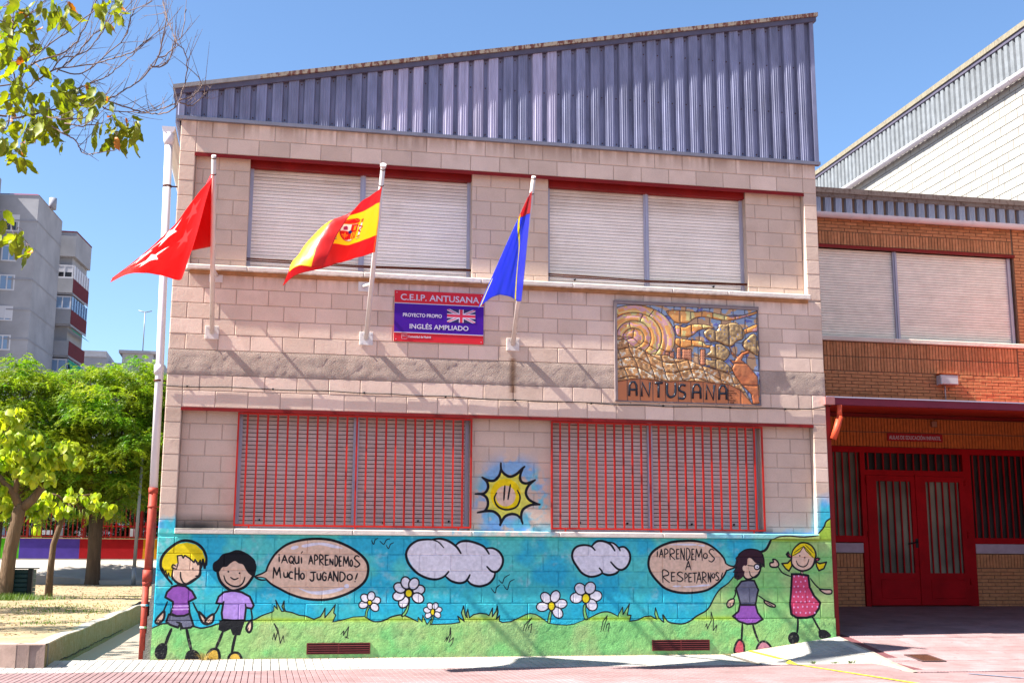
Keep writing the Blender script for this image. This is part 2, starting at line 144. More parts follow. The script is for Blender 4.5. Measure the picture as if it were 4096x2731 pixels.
MURAL_OPS=[
('f','G',0,0,'-1 416 59 443 132 468 305 455 468 435 569 413 680 434 779 465 1029 489 1180 507 1280 558 1406 602 1420 617 1418 681 1462 633 1438 742 1494 640 1514 608 1546 608 1516 665 1539 731 1542 652 1561 608 1636 595 1728 560 1805 552 1910 511 1986 543 2021 600 2039 645 2041 530 2101 600 2164 687 2147 587 2174 561 2138 478 2261 503 2390 537 2528 545 2556 528 2629 485 2722 482 2800 507 2866 539 2971 561 3025 552 3105 519 3193 477 3196 532 3246 473 3254 555 3307 443 3346 492 3379 534 3350 443 3481 446 3616 450 3721 467 3696 543 3780 478 3742 582 3769 667 3790 562 3818 523 3810 582 3823 628 3845 523 3899 562 3980 578 4062 568 4096 548 4140 640 4138 535 4185 601 4201 666 4213 594 4188 502 4233 548 4227 482 4268 462 4378 475 4488 521 4571 560 4626 573 4695 564 4765 526 4848 466 4890 446 4987 433 5099 426 5197 438 5338 491 5402 511 5516 566 5601 590 5686 583 5785 536 5851 650 5856 556 5944 690 5914 549 5964 546 5941 471 6056 488 6142 528 6229 537 6307 496 6284 561 6296 640 6337 514 6400 460 6395 550 6458 466 6545 442 6661 436 6763 472 6867 539 6986 600 7047 668 7109 777 7185 873 7306 956 7383 1039 7547 1336 7777 1367 7850 1397 7900 1471 7934 1530 8015 1564 8159 1577 8351 1564 8513 1577 8578 1586 8612 1614 8697 1701 8733 1776 8817 1830 8900 2080 8900 -100 -100 -100 -100 590'),
('s','K',17,1,'-1 416 59 443 132 468 305 455 468 435 569 413 680 434 779 465 1029 489 1180 507 1280 558 1406 602'),
('s','K',13,0,'1406 602 1420 617 1418 681 1462 633 1438 742 1494 640 1514 608 1546 608 1516 665 1539 731 1542 652 1561 608 1636 595 1728 560 1805 552 1910 511 1986 543 2021 600 2039 645 2041 530 2101 600 2164 687 2147 587 2174 561 2138 478 2261 503 2390 537 2528 545'),
('s','K',16,1,'2556 528 2629 485 2722 482 2800 507 2866 539 2971 561 3025 552 3105 519 3193 477'),
('s','K',13,0,'3193 477 3196 532 3246 473 3254 555 3307 443 3346 492 3379 534 3350 443 3481 446 3616 450 3721 467 3696 543 3780 478 3742 582 3769 667 3790 562 3818 523 3810 582 3823 628 3845 523 3899 562 3980 578 4062 568 4096 548 4140 640 4138 535 4185 601 4201 666 4213 594 4188 502 4233 548 4227 482 4268 462 4378 475 4488 521 4571 560 4626 573 4695 564 4765 526 4848 466 4890 446 4987 433 5099 426 5197 438 5338 491'),
('s','K',14,1,'5402 511 5516 566 5601 590 5686 583 5785 536'),
('s','K',13,0,'5785 536 5851 650 5856 556 5944 690 5914 549 5964 546 5941 471 6056 488 6142 528 6229 537 6307 496 6284 561 6296 640 6337 514 6400 460'),
('s','K',17,1,'6337 514 6400 460 6395 550 6458 466 6545 442 6661 436 6763 472 6867 539 6986 600 7047 668 7109 777 7185 873 7306 956 7383 1039'),
('s','K',30,1,'7547 1336 7777 1367 7850 1397 7900 1471 7934 1530'),
('s','K',18,1,'7934 1530 8015 1564 8159 1577 8351 1564 8513 1577 8578 1586'),
('s','K',19,1,'8612 1614 8697 1701 8733 1776 8817 1830'),
('s','K',10,0,'1415 273 1435 348 1451 266 1476 361 1430 462 1477 399 1512 228 1544 316 1560 240'),
('s','K',10,0,'2240 328 2277 375 2273 318 2335 420 2319 298 2293 298 2339 282'),
('s','K',10,0,'3531 235 3564 290 3558 238 3597 322 3603 403 3611 309 3585 225 3642 280 3635 225 3603 173'),
('s','K',10,0,'4532 353 4557 435 4650 520 4598 448 4564 356'),
('s','K',10,0,'4596 369 4612 421 4650 447 4633 340'),
('s','K',10,0,'5553 343 5585 470 5646 543 5613 443 5584 350'),
('s','K',10,0,'5620 370 5635 430 5670 449 5652 339'),
('s','K',10,0,'6969 396 6989 437 6994 369 7053 477 7056 586 7083 491 7074 348 7125 416 7110 321'),
('s','K',10,1,'2590 1474 2618 1426 2636 1479 2669 1501'),
('s','K',10,1,'2697 1466 2744 1427 2777 1480 2823 1496'),
('s','K',10,1,'2778 1414 2806 1375 2831 1428 2871 1448'),
('s','K',10,1,'4220 991 4265 951 4293 1017 4359 1058'),
('s','K',10,1,'4282 924 4332 871 4362 964 4420 998'),
('s','K',10,1,'4121 887 4173 829 4190 891 4235 931'),
('f','W',0,1,'3036 1317 3061 1409 3168 1477 3303 1498 3411 1499 3547 1493 3657 1427 3753 1471 3876 1466 4000 1430 4077 1384 4180 1384 4264 1298 4271 1191 4210 1097 4175 1084 4155 1004 4087 937 3977 911 3881 937 3813 990 3718 957 3609 976 3540 1029 3446 1002 3311 1008 3189 1067 3093 1185'),
('s','K',27,1,'3357 1489 3276 1491 3168 1474 3075 1410 3030 1317 3052 1211 3121 1120 3202 1054 3311 1008 3419 996 3513 1029 3573 1092'),
('s','K',26,1,'3357 1491 3466 1502 3575 1469 3671 1401 3727 1321'),
('s','K',14,1,'3357 1489 3439 1459 3508 1389'),
('s','K',26,1,'3664 1427 3725 1468 3821 1475 3931 1449 4028 1403 4091 1317'),
('s','K',26,1,'4063 1387 4139 1388 4222 1344 4271 1258 4257 1164 4196 1094 4127 1099 4065 1156'),
('s','K',26,1,'3533 1035 3609 976 3718 950 3799 977 3846 1053'),
('s','K',26,1,'3810 990 3868 934 3977 911 4087 944 4155 1017 4171 1084'),
('f','W',0,1,'5189 1324 5225 1412 5324 1440 5438 1427 5524 1489 5639 1483 5754 1471 5818 1403 5897 1414 5954 1349 5959 1239 5893 1144 5807 1109 5720 1068 5577 1082 5463 1034 5321 1054 5237 1182'),
('s','K',26,1,'5488 1373 5438 1420 5353 1437 5253 1419 5193 1357 5188 1263 5251 1155 5322 1074 5421 1034 5520 1048 5585 1088 5547 1142'),
('s','K',26,1,'5445 1424 5510 1482 5596 1490 5696 1450 5755 1368'),
('s','K',20,1,'5653 1477 5739 1464 5810 1403 5827 1368'),
('s','K',26,1,'5810 1409 5883 1417 5947 1356 5964 1267 5922 1171 5850 1123 5778 1143 5700 1222'),
('s','K',26,1,'5577 1082 5663 1055 5763 1075 5807 1109'),
('f','S',0,1,'1309 1093 1338 1177 1417 1307 1542 1411 1696 1464 1890 1488 2087 1474 2260 1417 2421 1326 2530 1222 2559 1117 2536 1000 2459 909 2304 818 2123 760 1967 744 1785 761 1616 812 1485 876 1380 933 1313 991'),
('f','S',0,0,'1184 1020 1316 1087 1339 997 1262 1007'),
('s','K',28,1,'1309 1093 1338 1177 1417 1307 1542 1411 1696 1464 1890 1488 2087 1474 2260 1417 2421 1326 2530 1222 2559 1117 2536 1000 2459 909 2304 818 2123 760 1967 744 1785 761 1616 812 1485 876 1380 933 1313 991'),
('s','K',18,1,'1309 1090 1259 1061 1178 1023 1250 984 1320 987'),
('s','K',11,1,'1184 1017 1248 1018 1310 1004'),
('f','L',0,1,'1595 1373 1633 1399 1691 1397 1673 1367 1615 1353'),
('f','L',0,1,'1730 1406 1840 1433 2023 1438 2235 1380 2130 1376 1945 1412 1764 1380'),
('f','L',0,1,'1703 889 1860 850 2041 860 2249 896 2224 857 2043 812 1861 818'),
('f','L',0,1,'2329 911 2323 896 2308 887 2288 887 2272 896 2266 911 2271 927 2287 936 2306 936 2322 927'),
('f','S',0,1,'7277 1219 7249 1288 7170 1371 7053 1453 6906 1496 6744 1503 6538 1484 6361 1420 6243 1323 6209 1200 6239 1091 6324 982 6438 886 6612 835 6816 832 7008 866 7158 956 7250 1052 7289 1122'),
('f','S',0,0,'7269 1205 7402 1161 7281 1115'),
('s','K',28,1,'7277 1219 7249 1288 7170 1371 7053 1453 6906 1496 6744 1503 6538 1484 6361 1420 6243 1323 6209 1200 6239 1091 6324 982 6438 886 6612 835 6816 832 7008 866 7158 956 7250 1052 7289 1122'),
('s','K',18,1,'7270 1218 7328 1184 7409 1164 7341 1136 7284 1115'),
('f','L',0,1,'6493 1449 6626 1464 6832 1468 6883 1445 6684 1443'),
('f','L',0,1,'6898 1452 6979 1453 6994 1432 6920 1435'),
('f','L',0,1,'6533 914 6584 927 6657 917 6584 900'),
('f','L',0,1,'6679 914 6818 921 6966 939 7069 935 6965 912 6730 900'),
('s','K',16,0,'1458 1292 1459 1286'),
('s','K',16,0,'1459 1267 1462 1206'),
('s','K',16,0,'1492 1191 1524 1281 1563 1191'),
('s','K',16,0,'1503 1225 1551 1225'),
('s','K',16,1,'1606 1275 1582 1249 1584 1210 1610 1189 1633 1215 1629 1254 1606 1275'),
('s','K',16,1,'1612 1215 1644 1176'),
('s','K',16,1,'1648 1272 1655 1207 1676 1185 1697 1207 1697 1272'),
('s','K',16,1,'1697 1272 1703 1185'),
('s','K',16,0,'1731 1257 1734 1189'),
('s','K',16,0,'1823 1179 1845 1277 1875 1180'),
('s','K',16,0,'1831 1216 1866 1217'),
('s','K',16,1,'1895 1175 1892 1284 1924 1273 1928 1241 1896 1220'),
('s','K',16,1,'1959 1170 1954 1287 1991 1275 1993 1243 1960 1224 2005 1170'),
('s','K',16,0,'2060 1287 2022 1285 2027 1167 2066 1171'),
('s','K',16,0,'2025 1227 2056 1232'),
('s','K',16,0,'2083 1174 2081 1239 2119 1174 2119 1239'),
('s','K',16,1,'2143 1285 2147 1161 2172 1180 2178 1230 2165 1273 2143 1285'),
('s','K',16,0,'2222 1272 2196 1270 2200 1155 2227 1159'),
('s','K',16,0,'2198 1214 2220 1218'),
('s','K',16,0,'2248 1155 2253 1270 2282 1190 2304 1270 2318 1156'),
('s','K',16,1,'2345 1234 2332 1210 2334 1169 2347 1153 2359 1173 2357 1214 2345 1234'),
('s','K',16,1,'2443 1270 2410 1284 2383 1253 2416 1218 2450 1180 2418 1146 2380 1159'),
('s','K',11,1,'1727 1309 1742 1332'),
('s','K',17,0,'1396 1010 1402 1132 1439 1047 1468 1133 1486 1011'),
('s','K',17,1,'1522 1075 1528 1031 1547 1017 1568 1032 1568 1075'),
('s','K',17,1,'1568 1075 1573 1017'),
('s','K',17,1,'1630 1074 1605 1082 1588 1051 1596 1012 1630 1004'),
('s','K',17,0,'1659 1133 1664 985'),
('s','K',17,0,'1705 1134 1710 985'),
('s','K',17,0,'1662 1059 1707 1059'),
('s','K',17,1,'1750 1069 1730 1047 1732 1010 1752 996 1771 1014 1769 1051 1750 1069'),
('s','K',17,1,'1847 1076 1913 1079'),
('s','K',17,1,'1882 1079 1889 994 1866 973 1843 994'),
('s','K',17,1,'1928 1063 1934 1007 1952 988 1971 1007 1971 1063'),
('s','K',17,1,'1971 1063 1976 988'),
('s','K',17,1,'2040 1063 2011 1077 1995 1035 2006 988 2034 983 2041 1021 2018 1025'),
('s','K',17,0,'2066 980 2089 1077 2118 980'),
('s','K',17,0,'2074 1016 2109 1017'),
('s','K',17,0,'2135 973 2131 1087 2185 973 2185 1087'),
('s','K',17,1,'2212 1084 2215 973 2261 990 2274 1034 2252 1073 2212 1084'),
('s','K',17,1,'2331 1058 2303 1037 2305 1001 2333 987 2360 1005 2358 1040 2331 1058'),
('s','K',17,0,'2426 1065 2403 994'),
('s','K',17,0,'2399 969 2399 965'),
('s','K',14,0,'6334 1390 6334 1384'),
('s','K',14,0,'6334 1363 6333 1294'),
('s','K',14,0,'6362 1290 6390 1386 6414 1290'),
('s','K',14,0,'6372 1326 6407 1326'),
('s','K',14,1,'6434 1278 6437 1390 6474 1380 6477 1347 6438 1324'),
('s','K',14,1,'6509 1259 6510 1394 6561 1381 6562 1344 6514 1321 6573 1259'),
('s','K',14,0,'6635 1392 6599 1389 6598 1268 6634 1271'),
('s','K',14,0,'6599 1330 6629 1335'),
('s','K',14,0,'6656 1257 6660 1402 6703 1257 6709 1402'),
('s','K',14,1,'6740 1409 6736 1257 6772 1280 6785 1341 6770 1394 6740 1409'),
('s','K',14,0,'6842 1396 6812 1393 6809 1258 6840 1262'),
('s','K',14,0,'6811 1327 6836 1332'),
('s','K',14,0,'6859 1251 6874 1396 6906 1295 6942 1397 6952 1251'),
('s','K',14,1,'6999 1344 6973 1324 6974 1289 6997 1275 7021 1293 7021 1327 6999 1344'),
('s','K',14,1,'7119 1381 7082 1398 7050 1361 7085 1318 7121 1273 7082 1231 7041 1248'),
('s','K',14,0,'6718 1126 6758 1237 6794 1127'),
('s','K',14,0,'6732 1168 6784 1168'),
('s','K',14,1,'6404 962 6405 1118 6474 1103 6477 1060 6410 1034 6493 962'),
('s','K',14,0,'6571 1092 6522 1089 6521 982 6572 985'),
('s','K',14,0,'6522 1037 6563 1041'),
('s','K',14,1,'6676 1086 6638 1099 6606 1071 6642 1039 6679 1006 6640 975 6598 988'),
('s','K',14,1,'6706 974 6709 1076 6735 1066 6737 1036 6709 1016'),
('s','K',14,0,'6800 1081 6761 1079 6760 972 6800 975'),
('s','K',14,0,'6761 1026 6793 1031'),
('s','K',14,0,'6815 1083 6874 1086'),
('s','K',14,0,'6844 1086 6841 969'),
('s','K',14,0,'6866 955 6904 1095 6934 955'),
('s','K',14,0,'6880 1008 6925 1009'),
('s','K',14,1,'6950 960 6953 1093 6995 1080 6996 1043 6955 1021 7004 960'),
('s','K',14,0,'7028 972 7031 1086 7061 972 7066 1086'),
('s','K',14,1,'7102 1082 7083 1064 7083 1034 7101 1022 7119 1037 7119 1067 7102 1082'),
('s','K',14,1,'7176 1083 7156 1094 7138 1071 7157 1044 7177 1016 7155 990 7132 1000'),
('s','K',14,0,'7231 1087 7209 1031'),
('s','K',14,0,'7205 1011 7205 1007'),
('f','g',0,1,'2536 541 2541 599 2562 650 2588 657 2563 599 2556 528'),
('c','K',10,1,'2536 541 2541 599 2562 650 2588 657 2563 599 2556 528'),
('f','W',0,1,'2721 750 2719 721 2697 696 2663 686 2630 693 2611 716 2612 746 2634 770 2668 781 2702 773'),
('c','K',13,1,'2721 750 2719 721 2697 696 2663 686 2630 693 2611 716 2612 746 2634 770 2668 781 2702 773'),
('f','W',0,1,'2693 616 2666 604 2633 611 2606 635 2596 666 2606 694 2633 706 2666 699 2693 675 2703 644'),
('c','K',13,1,'2693 616 2666 604 2633 611 2606 635 2596 666 2606 694 2633 706 2666 699 2693 675 2703 644'),
('f','W',0,1,'2456 669 2458 699 2479 723 2513 733 2546 726 2566 703 2564 673 2542 649 2508 639 2475 646'),
('c','K',13,1,'2456 669 2458 699 2479 723 2513 733 2546 726 2566 703 2564 673 2542 649 2508 639 2475 646'),
('f','W',0,1,'2483 803 2510 816 2543 809 2570 785 2581 753 2570 725 2544 713 2511 720 2484 744 2473 775'),
('c','K',13,1,'2483 803 2510 816 2543 809 2570 785 2581 753 2570 725 2544 713 2511 720 2484 744 2473 775'),
('f','W',0,1,'2616 843 2641 827 2652 795 2645 761 2622 737 2593 732 2568 749 2557 780 2564 815 2586 839'),
('c','K',13,1,'2616 843 2641 827 2652 795 2645 761 2622 737 2593 732 2568 749 2557 780 2564 815 2586 839'),
('f','Y',0,1,'2617 709 2612 690 2598 679 2580 679 2565 691 2559 710 2564 729 2578 740 2596 740 2611 728'),
('c','K',13,1,'2617 709 2612 690 2598 679 2580 679 2565 691 2559 710 2564 729 2578 740 2596 740 2611 728'),
('f','g',0,1,'2985 548 3024 604 3052 662 3060 766 3085 760 3076 662 3057 597 3025 552'),
('c','K',12,1,'2985 548 3024 604 3052 662 3060 766 3085 760 3076 662 3057 597 3025 552'),
('f','W',0,1,'3272 885 3269 847 3238 816 3192 803 3149 813 3124 843 3127 881 3158 913 3204 926 3248 915'),
('c','K',16,1,'3272 885 3269 847 3238 816 3192 803 3149 813 3124 843 3127 881 3158 913 3204 926 3248 915'),
('f','W',0,1,'3257 730 3227 706 3182 706 3140 728 3116 766 3120 803 3150 827 3195 828 3237 805 3261 768'),
('c','K',16,1,'3257 730 3227 706 3182 706 3140 728 3116 766 3120 803 3150 827 3195 828 3237 805 3261 768'),
('f','W',0,1,'2975 651 2951 681 2949 724 2971 765 3009 788 3048 783 3073 753 3074 710 3052 669 3014 647'),
('c','K',16,1,'2975 651 2951 681 2949 724 2971 765 3009 788 3048 783 3073 753 3074 710 3052 669 3014 647'),
('f','W',0,1,'2874 773 2877 810 2908 842 2953 855 2997 844 3022 814 3018 776 2988 745 2942 732 2899 743'),
('c','K',16,1,'2874 773 2877 810 2908 842 2953 855 2997 844 3022 814 3018 776 2988 745 2942 732 2899 743'),
('f','W',0,1,'2888 927 2918 951 2963 952 3005 929 3029 892 3025 854 2995 830 2951 829 2909 852 2885 889'),
('c','K',16,1,'2888 927 2918 951 2963 952 3005 929 3029 892 3025 854 2995 830 2951 829 2909 852 2885 889'),
('f','W',0,1,'3011 1025 3050 1021 3083 990 3097 945 3087 903 3057 879 3018 883 2985 913 2971 958 2981 1001'),
('c','K',16,1,'3011 1025 3050 1021 3083 990 3097 945 3087 903 3057 879 3018 883 2985 913 2971 958 2981 1001'),
('f','W',0,1,'3170 1007 3195 978 3197 934 3175 893 3137 870 3098 874 3073 904 3071 948 3093 989 3131 1012'),
('c','K',16,1,'3170 1007 3195 978 3197 934 3175 893 3137 870 3098 874 3073 904 3071 948 3093 989 3131 1012'),
('f','Y',0,1,'3119 825 3111 796 3088 778 3059 778 3035 796 3026 825 3034 854 3057 872 3086 872 3110 854'),
('c','K',16,1,'3119 825 3111 796 3088 778 3059 778 3035 796 3026 825 3034 854 3057 872 3086 872 3110 854'),
('f','g',0,1,'3347 447 3362 492 3370 538 3388 538 3384 505 3367 453'),
('c','K',9,1,'3347 447 3362 492 3370 538 3388 538 3384 505 3367 453'),
('f','W',0,1,'3495 631 3492 609 3473 591 3446 585 3421 591 3407 609 3409 632 3428 649 3455 656 3481 649'),
('c','K',11,1,'3495 631 3492 609 3473 591 3446 585 3421 591 3407 609 3409 632 3428 649 3455 656 3481 649'),
('f','W',0,1,'3476 533 3456 521 3430 525 3407 541 3397 565 3402 586 3422 598 3448 594 3471 578 3481 554'),
('c','K',11,1,'3476 533 3456 521 3430 525 3407 541 3397 565 3402 586 3422 598 3448 594 3471 578 3481 554'),
('f','W',0,1,'3289 529 3282 550 3290 574 3312 591 3337 596 3358 585 3365 564 3357 540 3336 523 3310 518'),
('c','K',11,1,'3289 529 3282 550 3290 574 3312 591 3337 596 3358 585 3365 564 3357 540 3336 523 3310 518'),
('f','W',0,1,'3262 626 3274 645 3299 653 3327 647 3347 630 3352 608 3339 590 3314 582 3287 587 3267 604'),
('c','K',11,1,'3262 626 3274 645 3299 653 3327 647 3347 630 3352 608 3339 590 3314 582 3287 587 3267 604'),
('f','W',0,1,'3323 706 3346 708 3368 694 3382 670 3381 644 3366 627 3343 625 3321 639 3308 664 3308 689'),
('c','K',11,1,'3323 706 3346 708 3368 694 3382 670 3381 644 3366 627 3343 625 3321 639 3308 664 3308 689'),
('f','W',0,1,'3427 709 3443 692 3446 667 3435 642 3414 627 3391 628 3374 644 3371 669 3383 694 3404 709'),
('c','K',11,1,'3427 709 3443 692 3446 667 3435 642 3414 627 3391 628 3374 644 3371 669 3383 694 3404 709'),
('f','Y',0,1,'3405 594 3400 571 3387 556 3370 557 3357 571 3351 594 3356 617 3369 631 3386 631 3400 617'),
('c','K',11,1,'3405 594 3400 571 3387 556 3370 557 3357 571 3351 594 3356 617 3369 631 3386 631 3400 617'),
('f','g',0,1,'4855 460 4862 513 4883 592 4907 592 4897 513 4883 453'),
('c','K',11,1,'4855 460 4862 513 4883 592 4907 592 4897 513 4883 453'),
('f','W',0,1,'5113 703 5103 667 5066 640 5017 633 4973 648 4952 680 4963 717 4999 743 5049 750 5093 735'),
('c','K',14,1,'5113 703 5103 667 5066 640 5017 633 4973 648 4952 680 4963 717 4999 743 5049 750 5093 735'),
('f','W',0,1,'5038 522 5000 513 4957 530 4926 567 4918 610 4937 643 4975 653 5018 636 5049 599 5057 555'),
('c','K',14,1,'5038 522 5000 513 4957 530 4926 567 4918 610 4937 643 4975 653 5018 636 5049 599 5057 555'),
('f','W',0,1,'4710 646 4720 682 4756 709 4806 716 4849 700 4870 669 4860 632 4823 606 4774 599 4731 614'),
('c','K',14,1,'4710 646 4720 682 4756 709 4806 716 4849 700 4870 669 4860 632 4823 606 4774 599 4731 614'),
('f','W',0,1,'4784 826 4822 836 4865 820 4896 782 4904 739 4885 706 4847 696 4805 713 4773 750 4766 793'),
('c','K',14,1,'4784 826 4822 836 4865 820 4896 782 4904 739 4885 706 4847 696 4805 713 4773 750 4766 793'),
('f','W',0,1,'4986 856 5014 829 5020 785 5001 741 4966 713 4926 712 4898 738 4893 782 4911 826 4947 854'),
('c','K',14,1,'4986 856 5014 829 5020 785 5001 741 4966 713 4926 712 4898 738 4893 782 4911 826 4947 854'),
('f','Y',0,1,'4952 664 4943 631 4921 611 4893 611 4871 631 4862 664 4871 697 4893 717 4921 717 4943 697'),
('c','K',14,1,'4952 664 4943 631 4921 611 4893 611 4871 631 4862 664 4871 697 4893 717 4921 717 4943 697'),
('f','g',0,1,'5346 498 5325 578 5330 671 5358 678 5360 591 5385 504'),
('c','K',11,1,'5346 498 5325 578 5330 671 5358 678 5360 591 5385 504'),
('f','W',0,1,'5576 798 5564 757 5526 729 5475 724 5432 745 5413 783 5424 823 5463 852 5514 856 5557 836'),
('c','K',14,1,'5576 798 5564 757 5526 729 5475 724 5432 745 5413 783 5424 823 5463 852 5514 856 5557 836'),
('f','W',0,1,'5487 615 5444 604 5400 621 5370 660 5368 706 5392 741 5435 752 5480 735 5509 696 5512 650'),
('c','K',14,1,'5487 615 5444 604 5400 621 5370 660 5368 706 5392 741 5435 752 5480 735 5509 696 5512 650'),
('f','W',0,1,'5154 758 5166 799 5204 827 5254 832 5297 811 5317 774 5305 733 5267 705 5217 700 5174 721'),
('c','K',14,1,'5154 758 5166 799 5204 827 5254 832 5297 811 5317 774 5305 733 5267 705 5217 700 5174 721'),
('f','W',0,1,'5242 941 5285 953 5330 935 5359 896 5362 850 5337 815 5294 804 5249 822 5220 861 5217 906'),
('c','K',14,1,'5242 941 5285 953 5330 935 5359 896 5362 850 5337 815 5294 804 5249 822 5220 861 5217 906'),
('f','W',0,1,'5453 962 5485 932 5491 886 5470 843 5429 817 5385 820 5353 849 5347 895 5368 939 5409 965'),
('c','K',14,1,'5453 962 5485 932 5491 886 5470 843 5429 817 5385 820 5353 849 5347 895 5368 939 5409 965'),
('f','Y',0,1,'5413 761 5403 725 5377 703 5346 703 5320 725 5311 761 5321 796 5346 818 5378 818 5403 796'),
('c','K',14,1,'5413 761 5403 725 5377 703 5346 703 5320 725 5311 761 5321 796 5346 818 5378 818 5403 796'),
('f','Z',0,0,'4269 2389 4321 2334 4390 2312 4470 2348 4534 2411 4516 2332 4528 2253 4586 2226 4655 2244 4609 2176 4592 2108 4632 2019 4736 1965 4609 1929 4552 1873 4529 1761 4472 1816 4392 1832 4323 1809 4261 1747 4232 1813 4164 1857 4050 1866 4089 1922 4092 1989 4043 2066 4091 2134 4084 2223 4058 2262 4138 2252 4212 2292 4254 2360'),
('f','Y2',0,1,'4523 2079 4485 1957 4385 1881 4261 1879 4161 1952 4122 2073 4160 2195 4259 2272 4383 2274 4484 2200'),
('f','S',0,1,'4454 2061 4429 1982 4363 1933 4282 1932 4216 1979 4191 2057 4215 2136 4281 2186 4362 2188 4428 2140'),
('s','K',32,1,'4257 2484 4265 2394 4321 2334 4390 2312 4470 2348 4534 2411 4574 2445'),
('s','K',32,1,'4557 2434 4516 2332 4528 2253 4586 2226 4655 2244 4715 2273'),
('s','K',32,1,'4715 2273 4632 2204 4592 2108 4632 2019 4736 1965 4777 1956'),
('s','K',32,1,'4777 1956 4655 1947 4552 1884 4529 1784 4550 1706'),
('s','K',32,1,'4529 1767 4472 1816 4392 1826 4312 1792 4258 1703 4253 1681'),
('s','K',32,1,'4256 1703 4244 1791 4164 1857 4061 1861 3954 1841'),
('s','K',32,1,'3954 1841 4050 1866 4089 1945 4071 2033 4003 2077 3923 2079'),
('s','K',32,1,'3923 2079 4037 2088 4088 2156 4076 2234 4012 2294'),
('s','K',32,1,'4012 2294 4093 2257 4172 2258 4235 2321 4257 2405'),
('s','K',21,1,'4202 2096 4174 2024 4209 1935 4289 1889 4380 1887 4472 1928 4512 2017 4506 2084 4477 2134'),
('s','K',20,1,'4312 2193 4305 2104 4300 2009'),
('s','K',20,1,'4385 2206 4368 2105 4354 2015'),
('s','K',34,1,'220 403 183 300 161 222'),
('s','K',34,1,'397 402 428 281 465 151'),
('f','K',0,1,'49 95 49 180 109 240 173 227 187 162 169 68 111 39'),
('f','K',0,1,'402 40 411 126 473 163 544 133 591 41 506 18'),
('s','K',18,1,'156 725 129 646 107 594'),
('s','K',18,1,'454 716 511 611 557 558'),
('f','S',0,1,'123 612 90 586 42 525 32 482 71 470 119 516 130 568'),
('c','K',24,1,'123 612 90 586 42 525 32 482 71 470 119 516 130 568'),
('f','S',0,1,'529 602 583 558 629 505 649 462 605 462 560 506'),
('c','K',24,1,'529 602 583 558 629 505 649 462 605 462 560 506'),
('s','K',8,1,'53 482 65 516'),
('s','K',8,1,'73 482 82 511'),
('f','D',0,0,'181 577 155 490 200 455 296 420 320 469 348 411 443 419 476 445 422 585 272 556'),
('c','K',22,0,'181 577 155 490 200 455 296 420 320 469 348 411 443 419 476 445 422 585 272 556'),
('s','K',20,0,'276 486 328 468 329 394'),
('f','P',0,0,'202 899 145 838 128 777 220 725 223 664 202 585 272 556 358 559 422 585 405 724 486 768 439 847 357 908 270 922'),
('c','K',22,0,'202 899 145 838 128 777 220 725 223 664 202 585 272 556 358 559 422 585 405 724 486 768 439 847 357 908 270 922'),
('f','p',0,0,'227 681 403 684 408 663 223 660'),
('f','p',0,0,'216 643 409 646 410 628 213 625'),
('f','S',0,1,'202 1225 191 1101 196 1013 269 943 356 929 441 979 516 1032 522 1103 508 1191 409 1261 268 1296'),
('c','K',24,1,'202 1225 191 1101 196 1013 269 943 356 929 441 979 516 1032 522 1103 508 1191 409 1261 268 1296'),
('f','Y',0,0,'196 1013 125 1040 68 1136 63 1224 111 1295 177 1366 244 1411 348 1430 454 1404 536 1333 577 1227 580 1156 534 1209 518 1173 463 1226 447 1191 392 1243 338 1279 304 1261 252 1269 256 1190 206 1154 191 1101 179 1013'),
('s','K',30,1,'200 934 117 1031 61 1118 55 1215 94 1304 176 1384 260 1438 347 1453 453 1425 535 1360 584 1262 592 1165'),
('s','K',16,0,'592 1165 564 1120 555 1200 529 1124 516 1218 492 1164 454 1226 444 1191 389 1240 330 1275 314 1243 295 1278 243 1269 256 1181 243 1110'),
('s','K',16,1,'243 1110 190 1128 197 1163 232 1146'),
('s','K',20,0,'587 1262 576 1124 547 1227 534 1129 516 1209'),
('s','K',12,0,'77 1127 107 1066 114 1092 144 1013 150 1066 170 1013'),
('s','K',16,1,'291 1075 296 1014 329 952 373 935'),
('f','K',0,1,'442 1116 441 1111 437 1108 431 1108 427 1111 425 1116 426 1121 431 1125 436 1125 440 1122'),
('s','K',22,1,'522 1094 508 1032 458 979 374 929 287 926'),
('s','K',14,1,'469 1028 499 1032'),
('s','K',32,1,'822 365 788 270 749 174'),
('s','K',32,1,'977 329 956 225 943 129'),
('f','O',0,1,'660 46 660 115 715 166 780 148 791 32'),
('c','K',28,1,'660 46 660 115 715 166 780 148 791 32'),
('f','O',0,1,'912 43 927 104 978 124 1031 103 1052 30'),
('c','K',26,1,'912 43 927 104 978 124 1031 103 1052 30'),
('f','K',0,0,'777 505 769 391 836 365 913 399 943 329 1030 325 1076 486'),
('s','K',18,1,'769 689 737 610 696 558'),
('s','K',18,1,'1143 644 1161 556 1164 486'),
('f','S',0,1,'704 575 653 549 612 497 631 467 675 467 704 505'),
('c','K',24,1,'704 575 653 549 612 497 631 467 675 467 704 505'),
('f','S',0,1,'1154 503 1113 451 1101 398 1138 360 1167 416'),
('c','K',24,1,'1154 503 1113 451 1101 398 1138 360 1167 416'),
('s','K',8,1,'642 488 658 514'),
('s','K',8,1,'663 481 676 505'),
('s','K',8,1,'1119 381 1125 416'),
('f','V',0,0,'814 838 755 785 729 706 812 698 799 592 812 513 935 501 1075 504 1086 653 1157 641 1177 679 1125 785 1025 838 919 856'),
('c','K',22,0,'814 838 755 785 729 706 812 698 799 592 812 513 935 501 1075 504 1086 653 1157 641 1177 679 1125 785 1025 838 919 856'),
('s','K',18,1,'812 701 819 729'),
('s','K',16,1,'1087 644 1076 697'),
('f','S',0,1,'731 1121 745 1015 792 935 883 865 954 860 1058 900 1125 980 1166 1069 1152 1194 935 1282 797 1210'),
